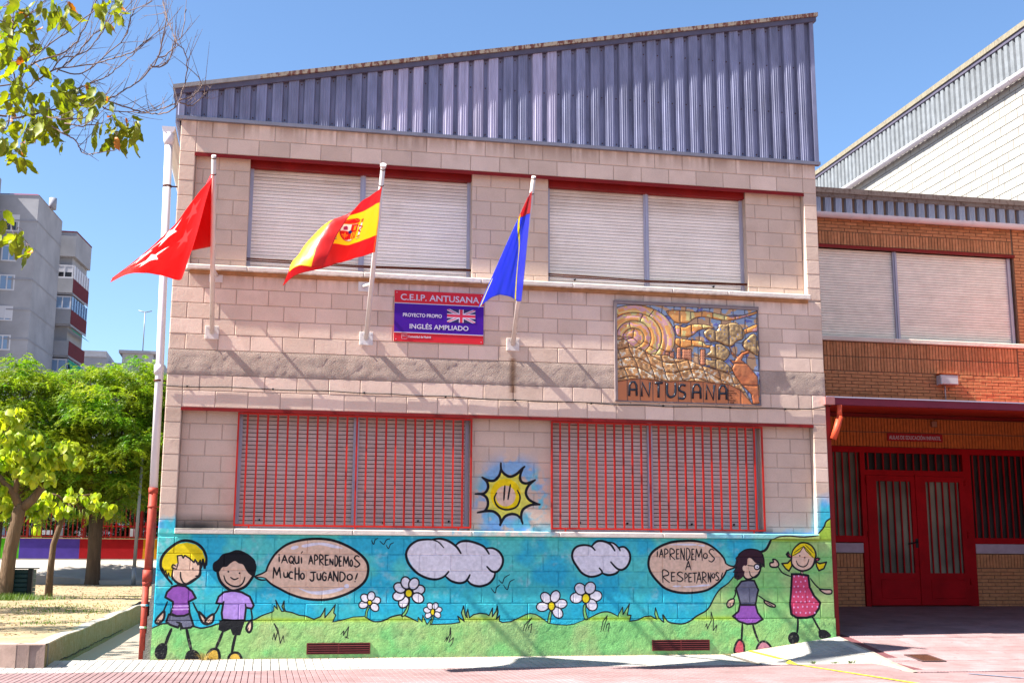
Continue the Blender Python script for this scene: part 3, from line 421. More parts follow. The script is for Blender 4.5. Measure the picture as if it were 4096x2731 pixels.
('c','K',28,1,'731 1121 745 1015 792 935 883 865 954 860 1058 900 1125 980 1166 1069 1152 1194 935 1282 797 1210'),
('f','K',0,1,'670 1112 672 1183 726 1228 776 1290 863 1317 950 1345 1040 1319 1113 1274 1172 1212 1175 1141 1158 1034 1104 1060 1067 1105 1029 1167 975 1184 929 1211 878 1184 835 1143 783 1135 742 1077 698 1082'),
('s','K',16,1,'805 1033 835 962 908 913 987 909 1038 953 1056 1016'),
('s','K',14,1,'885 1015 931 989 979 1007'),
('f','K',0,1,'866 1083 865 1076 860 1072 853 1072 848 1076 845 1082 847 1089 852 1093 859 1093 864 1089'),
('f','K',0,1,'1001 1065 999 1059 994 1055 988 1055 982 1059 980 1065 982 1071 987 1075 993 1075 999 1071'),
('s','K',27,1,'7481 428 7472 318 7460 209'),
('s','K',27,1,'7626 427 7656 317 7698 207'),
('f','R',0,1,'7365 65 7373 155 7425 227 7480 200 7497 136 7478 45'),
('c','K',23,1,'7365 65 7373 155 7425 227 7480 200 7497 136 7478 45'),
('f','R2',0,1,'7678 89 7701 171 7762 207 7831 179 7862 111'),
('c','K',25,1,'7678 89 7701 171 7762 207 7831 179 7862 111'),
('s','K',17,1,'7396 868 7400 813 7366 749'),
('s','K',15,1,'7723 794 7782 757 7831 720'),
('f','S',0,1,'7373 754 7302 730 7277 675 7303 639 7360 666 7381 712'),
('c','K',17,1,'7373 754 7302 730 7277 675 7303 639 7360 666 7381 712'),
('f','S',0,1,'7801 730 7870 711 7950 674 7948 646 7878 656 7823 687'),
('c','K',17,1,'7801 730 7870 711 7950 674 7948 646 7878 656 7823 687'),
('s','K',8,1,'7311 684 7300 648'),
('s','K',8,1,'7331 693 7324 657'),
('s','K',8,1,'7840 702 7919 661'),
('s','K',8,1,'7870 706 7939 674'),
('f','P',0,0,'7459 675 7437 592 7356 529 7433 464 7551 427 7670 436 7772 490 7705 573 7679 675'),
('c','K',23,0,'7459 675 7437 592 7356 529 7433 464 7551 427 7670 436 7772 490 7705 573 7679 675'),
('f','D',0,0,'7489 979 7411 887 7443 776 7469 675 7679 675 7708 813 7726 868 7670 989 7580 994'),
('c','K',21,0,'7489 979 7411 887 7443 776 7469 675 7679 675 7708 813 7726 868 7670 989 7580 994'),
('f','S',0,1,'7516 1183 7522 1053 7580 1007 7671 1035 7744 1091 7767 1184 7700 1277 7600 1296'),
('c','K',21,1,'7516 1183 7522 1053 7580 1007 7671 1035 7744 1091 7767 1184 7700 1277 7600 1296'),
('f','B',0,1,'7553 1389 7461 1332 7418 1239 7404 1127 7391 1034 7450 998 7522 1053 7545 1146 7516 1174 7576 1193 7589 1277 7640 1277 7698 1221 7778 1203 7807 1166 7824 1241 7803 1334 7724 1390 7634 1399'),
('s','K',11,0,'7430 988 7462 1053 7401 1035 7443 1099 7383 1099 7431 1164 7392 1174 7448 1239 7419 1276 7481 1332'),
('s','K',17,1,'7461 1332 7553 1389 7664 1399 7764 1371 7812 1297 7821 1166'),
('s','K',11,0,'7821 1166 7798 1213 7787 1166 7768 1222 7729 1231 7680 1268 7650 1287'),
('s','K',11,1,'7586 1187 7676 1180'),
('f','W',0,1,'7755 1169 7746 1149 7727 1136 7703 1136 7685 1148 7678 1169 7686 1190 7706 1203 7729 1203 7748 1190'),
('c','K',15,1,'7755 1169 7746 1149 7727 1136 7703 1136 7685 1148 7678 1169 7686 1190 7706 1203 7729 1203 7748 1190'),
('f','K',0,1,'7728 1166 7727 1161 7722 1159 7717 1159 7714 1161 7712 1166 7714 1170 7718 1173 7723 1173 7727 1170'),
('f','S',0,1,'7567 1150 7561 1128 7546 1115 7529 1115 7516 1128 7511 1150 7517 1172 7531 1185 7549 1185 7562 1172'),
('s','K',13,1,'7610 1109 7622 1054 7681 1026 7733 1063 7764 1110'),
('s','K',27,1,'8265 498 8261 405 8247 313'),
('s','K',25,1,'8479 515 8526 423 8582 330'),
('f','K',0,1,'8275 243 8257 196 8216 167 8166 167 8127 197 8114 245 8131 292 8172 321 8222 321 8261 291'),
('f','K',0,1,'8547 312 8573 348 8664 339 8728 264 8578 234'),
('s','K',17,1,'8019 1167 8077 1092 8187 1046'),
('s','K',17,1,'8471 1019 8539 934 8618 869'),
('f','S',0,1,'8025 1214 7992 1260 7946 1269 7951 1232 7904 1219 7908 1176 7968 1163 8015 1176'),
('c','K',19,1,'8025 1214 7992 1260 7946 1269 7951 1232 7904 1219 7908 1176 7968 1163 8015 1176'),
('f','S',0,1,'8598 878 8679 873 8765 869 8763 822 8687 817 8627 847'),
('c','K',17,1,'8598 878 8679 873 8765 869 8763 822 8687 817 8627 847'),
('f','r',0,0,'8208 1074 8190 869 8166 683 8177 553 8256 507 8397 506 8500 534 8576 627 8600 701 8512 794 8456 906 8442 1056 8341 1074'),
('c','K',27,0,'8208 1074 8190 869 8166 683 8177 553 8256 507 8397 506 8500 534 8576 627 8600 701 8512 794 8456 906 8442 1056 8341 1074'),
('f','v',0,1,'8253 1045 8250 1037 8245 1033 8238 1033 8232 1037 8231 1045 8233 1053 8239 1058 8246 1058 8251 1053'),
('f','v',0,1,'8314 1050 8312 1042 8306 1038 8299 1038 8294 1042 8292 1050 8294 1058 8300 1063 8307 1063 8312 1058'),
('f','v',0,1,'8387 1039 8384 1031 8379 1027 8372 1027 8366 1031 8364 1039 8367 1047 8373 1052 8380 1052 8385 1047'),
('f','v',0,1,'8272 976 8269 968 8264 964 8257 964 8251 968 8249 976 8252 984 8258 988 8265 988 8270 984'),
('f','v',0,1,'8343 976 8341 968 8335 963 8328 963 8323 968 8321 976 8323 983 8329 988 8336 988 8341 983'),
('f','v',0,1,'8408 988 8406 980 8400 976 8393 976 8388 980 8386 988 8388 996 8394 1000 8401 1000 8407 996'),
('f','v',0,1,'8249 911 8246 903 8241 898 8234 898 8228 903 8226 911 8229 918 8235 923 8242 923 8247 918'),
('f','v',0,1,'8303 915 8300 908 8294 903 8287 903 8282 908 8280 915 8283 923 8289 928 8295 928 8301 923'),
('f','v',0,1,'8382 914 8380 906 8374 901 8367 901 8362 906 8360 914 8362 922 8368 926 8375 926 8380 922'),
('f','v',0,1,'8272 842 8269 834 8264 829 8257 829 8251 834 8249 842 8252 849 8258 854 8265 854 8270 849'),
('f','v',0,1,'8330 847 8328 839 8322 835 8315 835 8310 839 8308 847 8310 855 8316 860 8323 860 8328 855'),
('f','v',0,1,'8400 846 8398 839 8392 834 8385 834 8380 839 8378 846 8380 854 8386 859 8393 859 8399 854'),
('f','v',0,1,'8237 782 8234 774 8229 769 8222 769 8216 774 8214 782 8217 789 8223 794 8230 794 8235 789'),
('f','v',0,1,'8297 783 8294 775 8288 771 8281 771 8276 775 8274 783 8277 791 8283 795 8289 795 8295 791'),
('f','v',0,1,'8359 777 8357 770 8351 765 8344 765 8339 770 8337 777 8339 785 8345 790 8352 790 8357 785'),
('f','v',0,1,'8430 778 8427 770 8422 765 8415 765 8409 770 8407 778 8410 785 8416 790 8423 790 8428 785'),
('f','v',0,1,'8503 774 8500 766 8494 761 8488 761 8482 766 8480 774 8483 781 8489 786 8496 786 8501 781'),
('f','v',0,1,'8269 713 8266 705 8260 701 8253 701 8248 705 8246 713 8249 721 8255 725 8261 725 8267 721'),
('f','v',0,1,'8332 714 8329 706 8323 701 8317 701 8311 706 8309 714 8312 721 8318 726 8324 726 8330 721'),
('f','v',0,1,'8394 714 8392 706 8386 701 8379 701 8374 706 8372 714 8374 721 8380 726 8387 726 8392 721'),
('f','v',0,1,'8455 719 8453 711 8447 706 8440 706 8435 711 8433 719 8435 726 8441 731 8448 731 8454 726'),
('f','v',0,1,'8520 702 8517 694 8511 689 8504 689 8499 694 8497 702 8500 709 8505 714 8512 714 8518 709'),
('f','v',0,1,'8231 640 8229 632 8223 628 8216 628 8211 632 8209 640 8211 647 8217 652 8224 652 8229 647'),
('f','v',0,1,'8288 642 8285 634 8280 630 8273 630 8267 634 8266 642 8268 650 8274 654 8281 654 8286 650'),
('f','v',0,1,'8356 652 8353 644 8348 639 8341 639 8335 644 8334 652 8336 659 8342 664 8349 664 8354 659'),
('f','v',0,1,'8419 650 8416 642 8411 638 8404 638 8398 642 8397 650 8399 658 8405 662 8412 662 8417 658'),
('f','v',0,1,'8493 650 8491 643 8485 638 8478 638 8473 643 8471 650 8473 658 8479 663 8486 663 8491 658'),
('f','v',0,1,'8567 649 8564 641 8558 637 8551 637 8546 641 8544 649 8547 657 8552 662 8559 661 8565 657'),
('f','v',0,1,'8260 574 8258 566 8252 562 8245 562 8240 566 8238 574 8240 582 8246 586 8253 586 8258 581'),
('f','v',0,1,'8319 573 8317 566 8311 561 8304 561 8299 566 8297 573 8300 581 8305 586 8312 586 8318 581'),
('f','v',0,1,'8396 569 8393 561 8388 557 8381 557 8375 561 8373 569 8376 577 8382 581 8389 581 8394 577'),
('f','v',0,1,'8454 572 8451 565 8445 560 8439 560 8433 565 8431 573 8434 580 8440 585 8447 585 8452 580'),
('f','v',0,1,'8524 570 8522 563 8516 558 8509 558 8504 563 8502 570 8504 578 8510 583 8517 583 8522 578'),
('s','K',34,1,'8358 1140 8350 1065'),
('s','S',15,1,'8358 1140 8355 1084'),
('f','K',0,0,'8127 1336 8170 1383 8198 1318 8270 1328 8279 1296 8206 1280 8156 1295'),
('f','r',0,0,'8164 1340 8208 1318 8269 1322 8264 1299 8203 1295'),
('f','K',0,0,'8503 1272 8596 1301 8633 1283 8604 1248 8522 1244'),
('f','r',0,0,'8523 1267 8596 1282 8594 1260'),
('f','Y',0,0,'8206 1271 8153 1220 8072 1214 8120 1149 8169 1115 8213 1186'),
('c','K',19,0,'8206 1271 8153 1220 8072 1214 8120 1149 8169 1115 8213 1186'),
('f','Y',0,0,'8557 1244 8613 1216 8713 1236 8672 1151 8598 1122 8570 1179'),
('c','K',19,0,'8557 1244 8613 1216 8713 1236 8672 1151 8598 1122 8570 1179'),
('f','S',0,1,'8218 1309 8214 1205 8282 1140 8373 1116 8487 1159 8543 1263 8528 1376 8387 1451 8272 1394'),
('c','K',19,1,'8218 1309 8214 1205 8282 1140 8373 1116 8487 1159 8543 1263 8528 1376 8387 1451 8272 1394'),
('f','Y',0,0,'8218 1309 8243 1412 8337 1473 8420 1485 8520 1433 8553 1339 8544 1278 8474 1319 8426 1385 8387 1432 8333 1366 8259 1318'),
('s','K',19,1,'8209 1243 8227 1374 8316 1469 8399 1493 8501 1456 8562 1358 8549 1244 8487 1159 8373 1120 8272 1149 8212 1215'),
('s','K',9,0,'8228 1318 8333 1366 8387 1442 8425 1380 8544 1282'),
('s','K',8,1,'8250 1356 8366 1432'),
('s','K',8,1,'8397 1442 8495 1338'),
('s','K',8,1,'8419 1461 8527 1358'),
('s','K',13,1,'8277 1252 8305 1196 8375 1172 8432 1202 8462 1272'),
('f','K',0,1,'8340 1319 8338 1313 8333 1310 8327 1310 8323 1313 8321 1319 8323 1324 8328 1328 8334 1328 8338 1324'),
('f','K',0,1,'8414 1295 8412 1289 8408 1286 8402 1286 8398 1289 8396 1294 8398 1300 8403 1303 8408 1303 8413 1300')]
MOSAIC_SHAPES=[
('band',1,'6514 4578 6613 4599 6766 4600 6930 4587 7074 4609 7239 4579 7426 4550 7594 4568 7820 4638 7825 4611 7649 4549 7425 4491 7225 4498 7083 4524 6928 4506 6816 4432 6740 4423 6642 4430 6567 4501'),
('band',1,'6641 4387 6760 4366 6849 4407 6959 4417 7090 4412 7200 4374 7067 4363 6956 4326 6867 4254 6757 4235 6660 4256'),
('band',1,'6631 4207 6735 4206 6887 4191 7007 4180 7083 4135 7215 4146 7126 4100 7016 4101 6863 4110 6732 4084 6635 4133'),
('band',1,'7621 4365 7712 4412 7825 4454 7822 4363 7709 4337 7630 4312'),
('ring',1,'6631 4217 6583 4042 6452 3890 6259 3786 6036 3744 5814 3770 5628 3860 5504 4000 5462 4169 5507 4343 5634 4495 5825 4602 6049 4647 6274 4623 6465 4533 6590 4390'),
('ring',1,'6441 4210 6408 4075 6320 3960 6189 3880 6037 3848 5886 3869 5760 3938 5676 4046 5647 4177 5679 4311 5766 4427 5895 4508 6048 4541 6200 4522 6329 4452 6414 4342'),
('ring',1,'6290 4203 6269 4112 6214 4033 6133 3979 6039 3958 5945 3972 5866 4020 5814 4094 5796 4183 5816 4274 5870 4353 5951 4408 6046 4430 6141 4416 6220 4368 6273 4293'),
('ring',1,'6193 4199 6181 4149 6147 4105 6098 4074 6040 4062 5983 4070 5935 4096 5903 4137 5892 4187 5905 4238 5938 4282 5987 4312 6044 4325 6102 4317 6150 4291 6182 4249'),
('town',0,'6476 4021 6540 4024 6539 3950 6474 3948'),
('town',0,'6546 4029 6611 4032 6609 3932 6544 3930'),
('town',0,'6645 4086 6710 4089 6706 3915 6641 3912'),
('town',0,'6721 4068 6862 4073 6858 3910 6717 3905'),
('town',0,'6983 4073 7059 4076 7053 3854 6977 3851'),
('hill',0,'5786 4214 5861 4212 5935 4157 5998 4097 6072 4058 6116 4081 6169 4041 6254 3981 6340 3974 6491 3975 6641 3923 6793 3928 6912 3880 7009 3842 7129 3820 7249 3798 7402 3771 7511 3733 7563 3608 7709 3350 7830 3332 5775 3322'),
('base',0,'5778 3585 5991 3628 6162 3639 6451 3613 6797 3630 7069 3623 7386 3602 7560 3524 7709 3350 7828 3301 5775 3291'),
('leafy',1,'7044 4309 7122 4365 7232 4338 7267 4425 7356 4429 7424 4459 7534 4447 7626 4355 7606 4247 7504 4200 7436 4133 7347 4140 7228 4189 7139 4185 7064 4246'),
('leafy',1,'7127 4121 7227 4157 7304 4149 7401 4068 7399 4004 7319 3927 7221 3955 7068 3992 7124 4047'),
('leafy',1,'7061 3938 7132 3920 7242 3945 7319 3916 7426 3825 7402 3771 7293 3778 7162 3821 7064 3854'),
('leafy',1,'7593 4182 7662 4249 7753 4317 7818 4255 7821 4020 7722 4059 7634 4098'),
('trunk',0,'7402 4132 7444 4048 7520 3987 7577 4053 7701 4090 7700 4058 7609 4012 7574 3947 7671 3876 7799 3722 7819 3353 7719 3340 7702 3476 7563 3608 7467 3731 7426 3825 7461 3879 7408 3941 7474 3933 7508 3976 7432 4027')]
MOSAIC_LETTERS=[('A',['5972 3400 5977 3544 6006 3592 6047 3594 6074 3547 6075 3404','5976 3486 6073 3489']),
('N',['6147 3401 6151 3592 6248 3404 6263 3596']),
('T',['6330 3586 6440 3594','6385 3592 6381 3392']),
('U',['6505 3594 6502 3461 6535 3406 6588 3417 6618 3465 6621 3598']),
('S',['6763 3567 6704 3574 6671 3526 6692 3489 6741 3472 6755 3435 6729 3388 6660 3395']),
('A',['6862 3392 6869 3537 6900 3586 6945 3588 6974 3540 6974 3395','6867 3479 6973 3482']),
('N',['7057 3384 7063 3583 7155 3387 7172 3587']),
('A',['7237 3388 7245 3533 7275 3583 7318 3584 7346 3537 7345 3391','7243 3475 7344 3478'])]
# ---------------------------------------------------------------- painter: turns outlines in metres into a bitmap
def smooth_line(P, closed, n=5):
    P = np.asarray(P, float); m = len(P)
    if m < 3: return P
    out = []; rng_ = range(m if closed else m-1)
    for i in rng_:
        if closed: p0, p1, p2, p3 = P[i-1], P[i], P[(i+1) % m], P[(i+2) % m]
        else: p0, p1, p2, p3 = P[max(i-1, 0)], P[i], P[i+1], P[min(i+2, m-1)]
        for k in range(n):
            t = k/n
            out.append(.5*((2*p1)+(-p0+p2)*t+(2*p0-5*p1+4*p2-p3)*t*t+(-p0+3*p1-3*p2+p3)*t**3))
    if not closed: out.append(P[-1])
    return np.array(out)
class Painter:
    def __init__(s, x0, x1, z0, z1, res):
        s.x0, s.z0, s.r = x0, z0, res
        s.w = int(round((x1-x0)/res)); s.h = int(round((z1-z0)/res))
        s.px = np.zeros((s.h, s.w, 4), np.float32)
    def _box(s, P, pad):
        a = int(max(0, (P[:, 0].min()-pad-s.x0)/s.r)); b = int(min(s.w, (P[:, 0].max()+pad-s.x0)/s.r+2))
        c = int(max(0, (P[:, 1].min()-pad-s.z0)/s.r)); d = int(min(s.h, (P[:, 1].max()+pad-s.z0)/s.r+2))
        return a, b, c, d
    def _grid(s, a, b, c, d):
        X, Z = np.meshgrid(s.x0+(np.arange(a, b)+.5)*s.r, s.z0+(np.arange(c, d)+.5)*s.r)
        return X, Z
    def blend(s, a, b, c, d, al, col, ca=1.):
        t = s.px[c:d, a:b]; al = al[..., None]
        t[..., :3] = t[..., :3]*(1-al)+np.asarray(col, np.float32)[:3]*al
        t[..., 3:] = np.maximum(t[..., 3:], al*ca)
    def fill(s, P, col, soft=0.):
        P = np.asarray(P, float); a, b, c, d = s._box(P, soft+s.r)
        if a >= b or c >= d: return
        X, Z = s._grid(a, b, c, d); ins = np.zeros(X.shape, bool); n = len(P)
        for sx, sz in ((-.25, -.25), (.25, .25), (-.25, .25), (.25, -.25)):
            pass
        acc = np.zeros(X.shape, np.float32)
        for sx, sz in ((-.25, -.25), (.25, .25), (-.25, .25), (.25, -.25)):
            ins = np.zeros(X.shape, bool); XX = X+sx*s.r; ZZ = Z[:, :1]+sz*s.r
            for i in range(n):
                x1, z1 = P[i]; x2, z2 = P[(i+1) % n]
                if z1 == z2: continue
                rows = np.where(((z1 > ZZ[:, 0]) != (z2 > ZZ[:, 0])))[0]
                if not len(rows): continue
                xi = x1+(ZZ[rows, 0]-z1)*(x2-x1)/(z2-z1)
                ins[rows] ^= XX[rows] < xi[:, None]
            acc += ins*.25
        s.blend(a, b, c, d, acc, col)
    def stroke(s, P, w, col, closed=False, taper=0.):
        P = np.asarray(P, float)
        if closed: P = np.vstack([P, P[:1]])
        a, b, c, d = s._box(P, w)
        if a >= b or c >= d: return
        A = np.zeros((d-c, b-a), np.float32)
        n = len(P)-1
        for i in range(n):
            q = P[i:i+2]; a2, b2, c2, d2 = s._box(q, w)
            if a2 >= b2 or c2 >= d2: continue
            X, Z = s._grid(a2, b2, c2, d2); v = q[1]-q[0]; L = (v*v).sum()+1e-12
            t = np.clip(((X-q[0, 0])*v[0]+(Z-q[0, 1])*v[1])/L, 0, 1)
            dist = np.hypot(X-q[0, 0]-t*v[0], Z-q[0, 1]-t*v[1])
            f = (i+t)/n; ww = w*.5*(1-taper*np.abs(2*f-1)**3)
            al = np.clip((ww-dist)/s.r+.5, 0, 1)
            sub = A[c2-c:d2-c, a2-a:b2-a]; np.maximum(sub, al, out=sub)
        s.blend(a, b, c, d, A, col)
    def image(s, name):
        im = bpy.data.images.new(name, s.w, s.h, alpha=True, float_buffer=False)
        im.alpha_mode = 'CHANNEL_PACKED'
        im.pixels.foreach_set(np.clip(s.px, 0, 1).ravel()); im.update(); im.pack()
        return im
def vnoise(h, w, cell, seed, octaves=3):
    rs = np.random.RandomState(seed); out = np.zeros((h, w), np.float32); amp = 1.; tot = 0.
    for o in range(octaves):
        c = max(2., cell/2**o); gh, gw = int(h/c)+3, int(w/c)+3
        g = rs.rand(gh, gw).astype(np.float32); y = np.arange(h)/c; x = np.arange(w)/c
        y0 = y.astype(int); x0 = x.astype(int); fy = (y-y0); fx = (x-x0)
        fy = (fy*fy*(3-2*fy))[:, None]; fx = (fx*fx*(3-2*fx))[None, :]
        a = g[y0][:, x0]; b = g[y0][:, x0+1]; c_ = g[y0+1][:, x0]; d = g[y0+1][:, x0+1]
        out += amp*((a*(1-fx)+b*fx)*(1-fy)+(c_*(1-fx)+d*fx)*fy); tot += amp; amp *= .5
    return out/tot
def paint_mural():
    M = Painter(-.1, 8.9, 0., 2.8, .004); h, w = M.h, M.w
    X, Z = M._grid(0, w, 0, h)
    n1 = vnoise(h, w, 90, 1); n2 = vnoise(h, w, 40, 2, 4); n3 = vnoise(h, w, 14, 3, 3); n4 = vnoise(h, w, 160, 4, 3); n5 = vnoise(h, w*1, 6, 8, 2)
    def st(n, lo, hi): return np.clip((n-lo)/(hi-lo), 0, 1)[..., None]
    blue = np.array((.20, .69, .80)); turq = np.array((.34, .77, .75)); deep = np.array((.12, .66, .77)); pink = np.array((.66, .78, .80))
    sky = blue*(1-st(n1, .4, .6))+turq*st(n1, .4, .6)
    low = np.clip((1.15-Z)/.6, 0, 1)[..., None]; sky = sky*(1-low*.6)+deep*low*.6
    sk = st(n2, .54, .70)*st(n3, .35, .65)*np.clip((Z-.55)/.3, 0, 1)[..., None]; sky = sky*(1-sk*.6)+pink*sk*.6
    g1 = np.array((.51, .76, .45)); g2 = np.array((.60, .77, .46)); g3 = np.array((.72, .74, .50)); g4 = np.array((.45, .76, .45))
    grn = g1*(1-st(n4, .4, .6))+g2*st(n4, .4, .6)
    v = st(n2, .5, .7)*(Z < .5)[..., None]; grn = grn*(1-v*.6)+g4*v*.6
    v = st(n1, .52, .72); grn = grn*(1-v*.5)+g3*v*.5
    yl = np.exp(-((Z-.505)/.028)**2)[..., None]*.5*(X < 7.5)[..., None]; grn = grn*(1-yl)+np.array((.72, .78, .15))*yl
    dirt = np.clip((.12-Z+ (n3-.5)*.12)/.12, 0, 1)[..., None]*(X < 7.3)[..., None]; grn = grn*(1-dirt*.55)+np.array((.52, .55, .42))*dirt*.55
    up = np.clip((Z-1.49)/.04, 0, 1)[..., None]*(X[..., None] > 7.5)*.6; grn = grn*(1-up)+np.array((.62, .72, .12))*up
    base = (Z < 1.535)
    M.px[..., :3] = sky; M.px[..., 3] = base
    # pilasters, spray round the sun
    lp = (X < .2)*np.clip((1.78-Z+(n2-.5)*.35)/.14, 0, 1); rp = (X > 8.55)*np.clip((2.22-Z+(n2-.5)*.2)/.2, 0, 1)*np.clip((X-8.58+(Z-1.7)*-.1)/.12+.4, 0, 1)
    cx, cz = 4.42, 2.02
    rr = np.hypot((X-cx), (Z-cz)*.95); ring = np.exp(-((rr-.36)/.15)**2)*np.clip((n2-.42)/.14, 0, 1)*1.1
    low2 = np.clip((1.85-Z)/.25, 0, 1)*(X > 3.8)*(X < 5.)*np.clip((n2-.38)/.2, 0, 1)*.7
    inf = np.clip((1.72-Z)/.1, 0, 1)*(X > 8.1)*(X < 8.6)*np.clip((n2-.4)/.2, 0, 1)*.5
    sill = (Z < 1.63)*(Z >= 1.535)*(((X > 3.6)*(X < 5.0))*np.clip((n3-.35)/.3, 0, 1)*.6+(X > 7.0)*.75)
    M.px[..., 3] = np.maximum.reduce([M.px[..., 3], lp, rp, np.clip(ring, 0, .8)*(Z > 1.6)*(X > 3.84)*(X < 4.93), low2*(Z > 1.6), inf*(Z > 1.6), np.clip(sill, 0, 1)])
    M.px[..., :3] = np.where((Z > 1.6)[..., None], np.array((.25, .72, .80))*(1-st(n1, .45, .6))+np.array((.40, .66, .85))*st(n1, .45, .6), M.px[..., :3])
    C = {'K': (.10, .10, .12), 'W': (.90, .87, .90), 'S': (.88, .735, .64), 'L': (.88, .85, .90), 'Y': (.90, .80, .10), 'Z': (.88, .84, .35), 'Y2': (.93, .80, .05), 'D': (.42, .42, .50), 'P': (.56, .32, .66), 'p': (.80, .62, .86),
         'O': (.90, .72, .30), 'V': (.70, .56, .84), 'R': (.78, .32, .38), 'R2': (.80, .52, .58), 'B': (.22, .12, .17), 'r': (.80, .28, .42), 'v': (.90, .64, .82), 'g': (.52, .78, .45)}
    for op, col, wd, sm, data in MURAL_OPS:
        P = np.array([int(t) for t in data.split()], float).reshape(-1, 2)/1000.
        if sm: P = smooth_line(P, op != 's')
        if col == 'G':
            T = Painter(-.1, 8.9, 0., 2.8, .004); T.fill(P, (1, 1, 1)); al = T.px[..., 0:1]*(np.asarray(Z < 1.535)[..., None] | (X[..., None] > 8.59) | ((X[..., None] > 7) & (Z[..., None] < 1.63)))
            M.px[..., :3] = M.px[..., :3]*(1-al)+grn*al; M.px[..., 3:] = np.maximum(M.px[..., 3:], al*(Z[..., None] < 2.2)*np.where(((Z > 1.535) & (Z < 1.64) & (X < 8.6))[..., None], .8, 1.)); continue
        w_ = wd/1000.*1.12
        if op == 'f': M.fill(P, C[col])
        elif op == 'c': M.stroke(P, w_, C[col], True)
        else: M.stroke(P, w_, C[col], False, .35)
    dark = M.px[..., :3].sum(-1) < .5   # worn marker paint
    wear = dark*np.clip((n5-.62)/.1, 0, 1)*(Z < .3)*.5
    M.px[..., :3] = M.px[..., :3]*(1-wear[..., None])+np.array((.55, .55, .45))*wear[..., None]
    M.px[..., :3] *= (.93+.14*vnoise(h, w, 9, 21, 2))[..., None]
    return M
# ---------------------------------------------------------------- surface prints
def paint_stains():
    """dirt that runs down the block wall: rust under plates, soot, dust; also an even brown band below the lower lintel; r,g,b multiply, alpha amount"""
    P = Painter(-.1, 8.9, 0., 7., .012); h, w = P.h, P.w; X, Z = P._grid(0, w, 0, h); P.px[..., :3] = (.55, .42, .30)
    n = vnoise(h, w, 22, 31, 4); nv = vnoise(h*1, w, 5, 32, 2); col = np.repeat(vnoise(1, w, 4, 33, 2), h, 0)
    a = np.zeros((h, w), np.float32)
    a = np.maximum(a, np.exp(-((X-4.39)/.045)**2)*np.clip((4.0-Z)/.1, 0, 1)*np.clip((Z-3.05)/.3, 0, 1)*(.45+.6*(Z < 3.85)*(Z > 3.4)))
    a = np.maximum(a, np.exp(-((X-2.42)/.06)**2)*np.clip((4.0-Z)/.08, 0, 1)*np.clip((Z-3.7)/.3, 0, 1)*.35)
    a = np.maximum(a, np.exp(-((X-.55)/.06)**2)*np.clip((4.0-Z)/.08, 0, 1)*np.clip((Z-3.6)/.3, 0, 1)*.2)
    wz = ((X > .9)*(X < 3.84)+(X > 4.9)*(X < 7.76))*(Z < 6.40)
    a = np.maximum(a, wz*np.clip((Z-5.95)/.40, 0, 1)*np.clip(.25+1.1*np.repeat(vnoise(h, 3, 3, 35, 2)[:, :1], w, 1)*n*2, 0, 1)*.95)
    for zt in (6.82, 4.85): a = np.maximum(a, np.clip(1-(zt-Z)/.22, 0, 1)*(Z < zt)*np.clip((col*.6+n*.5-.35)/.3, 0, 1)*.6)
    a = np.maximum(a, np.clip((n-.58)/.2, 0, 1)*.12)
    a = np.maximum(a, np.clip((3.09-Z)/.05, 0, 1)*np.clip((Z-2.8)/.25, 0, 1)*.35)  # even brown band, stronger towards the lower lintel
    P.px[..., 3] = a
    so = np.clip((1.80-Z)/.16, 0, 1)*(Z > 1.58)*(X > .2)*(X < .92)*np.clip(.35+n, 0, 1)
    so = np.maximum(so, .6*np.clip((1.72-Z)/.1, 0, 1)*(Z > 1.58)*(X > 7.85)*(X < 8.0))
    mk = so > a; P.px[mk] = np.concatenate([np.full((mk.sum(), 3), .13, np.float32), so[mk][:, None]], 1)
    return P
def star_pts(cx, cy, r, rot=0, ax=1., ay=1.):
    return [(cx+ax*(r if i % 2 == 0 else r*.4)*math.sin(rot+i*math.pi/5), cy+ay*(r if i % 2 == 0 else r*.4)*math.cos(rot+i*math.pi/5)) for i in range(10)]
def paint_flag_stars():
    P = Painter(0, 1.5, 0, 1, .006); P.px[:] = (.90, .07, .09, 1)
    for u, v, r, ax, ay in ((1.10, .42, .20, 1.1, 1.), (1.02, .84, .16, 1.1, 1.), (1.27, .86, .14, 1.1, 1.), (.70, .80, .13, .9, 1), (.72, .50, .13, .9, 1)):
        T = star_pts(u, v, r, .2, ax, ay); P.fill(T, (1., .97, .96) if u > .9 else (.95, .45, .45))  # stars nearer the pole are pinker: light through the cloth put into their colour
    return P
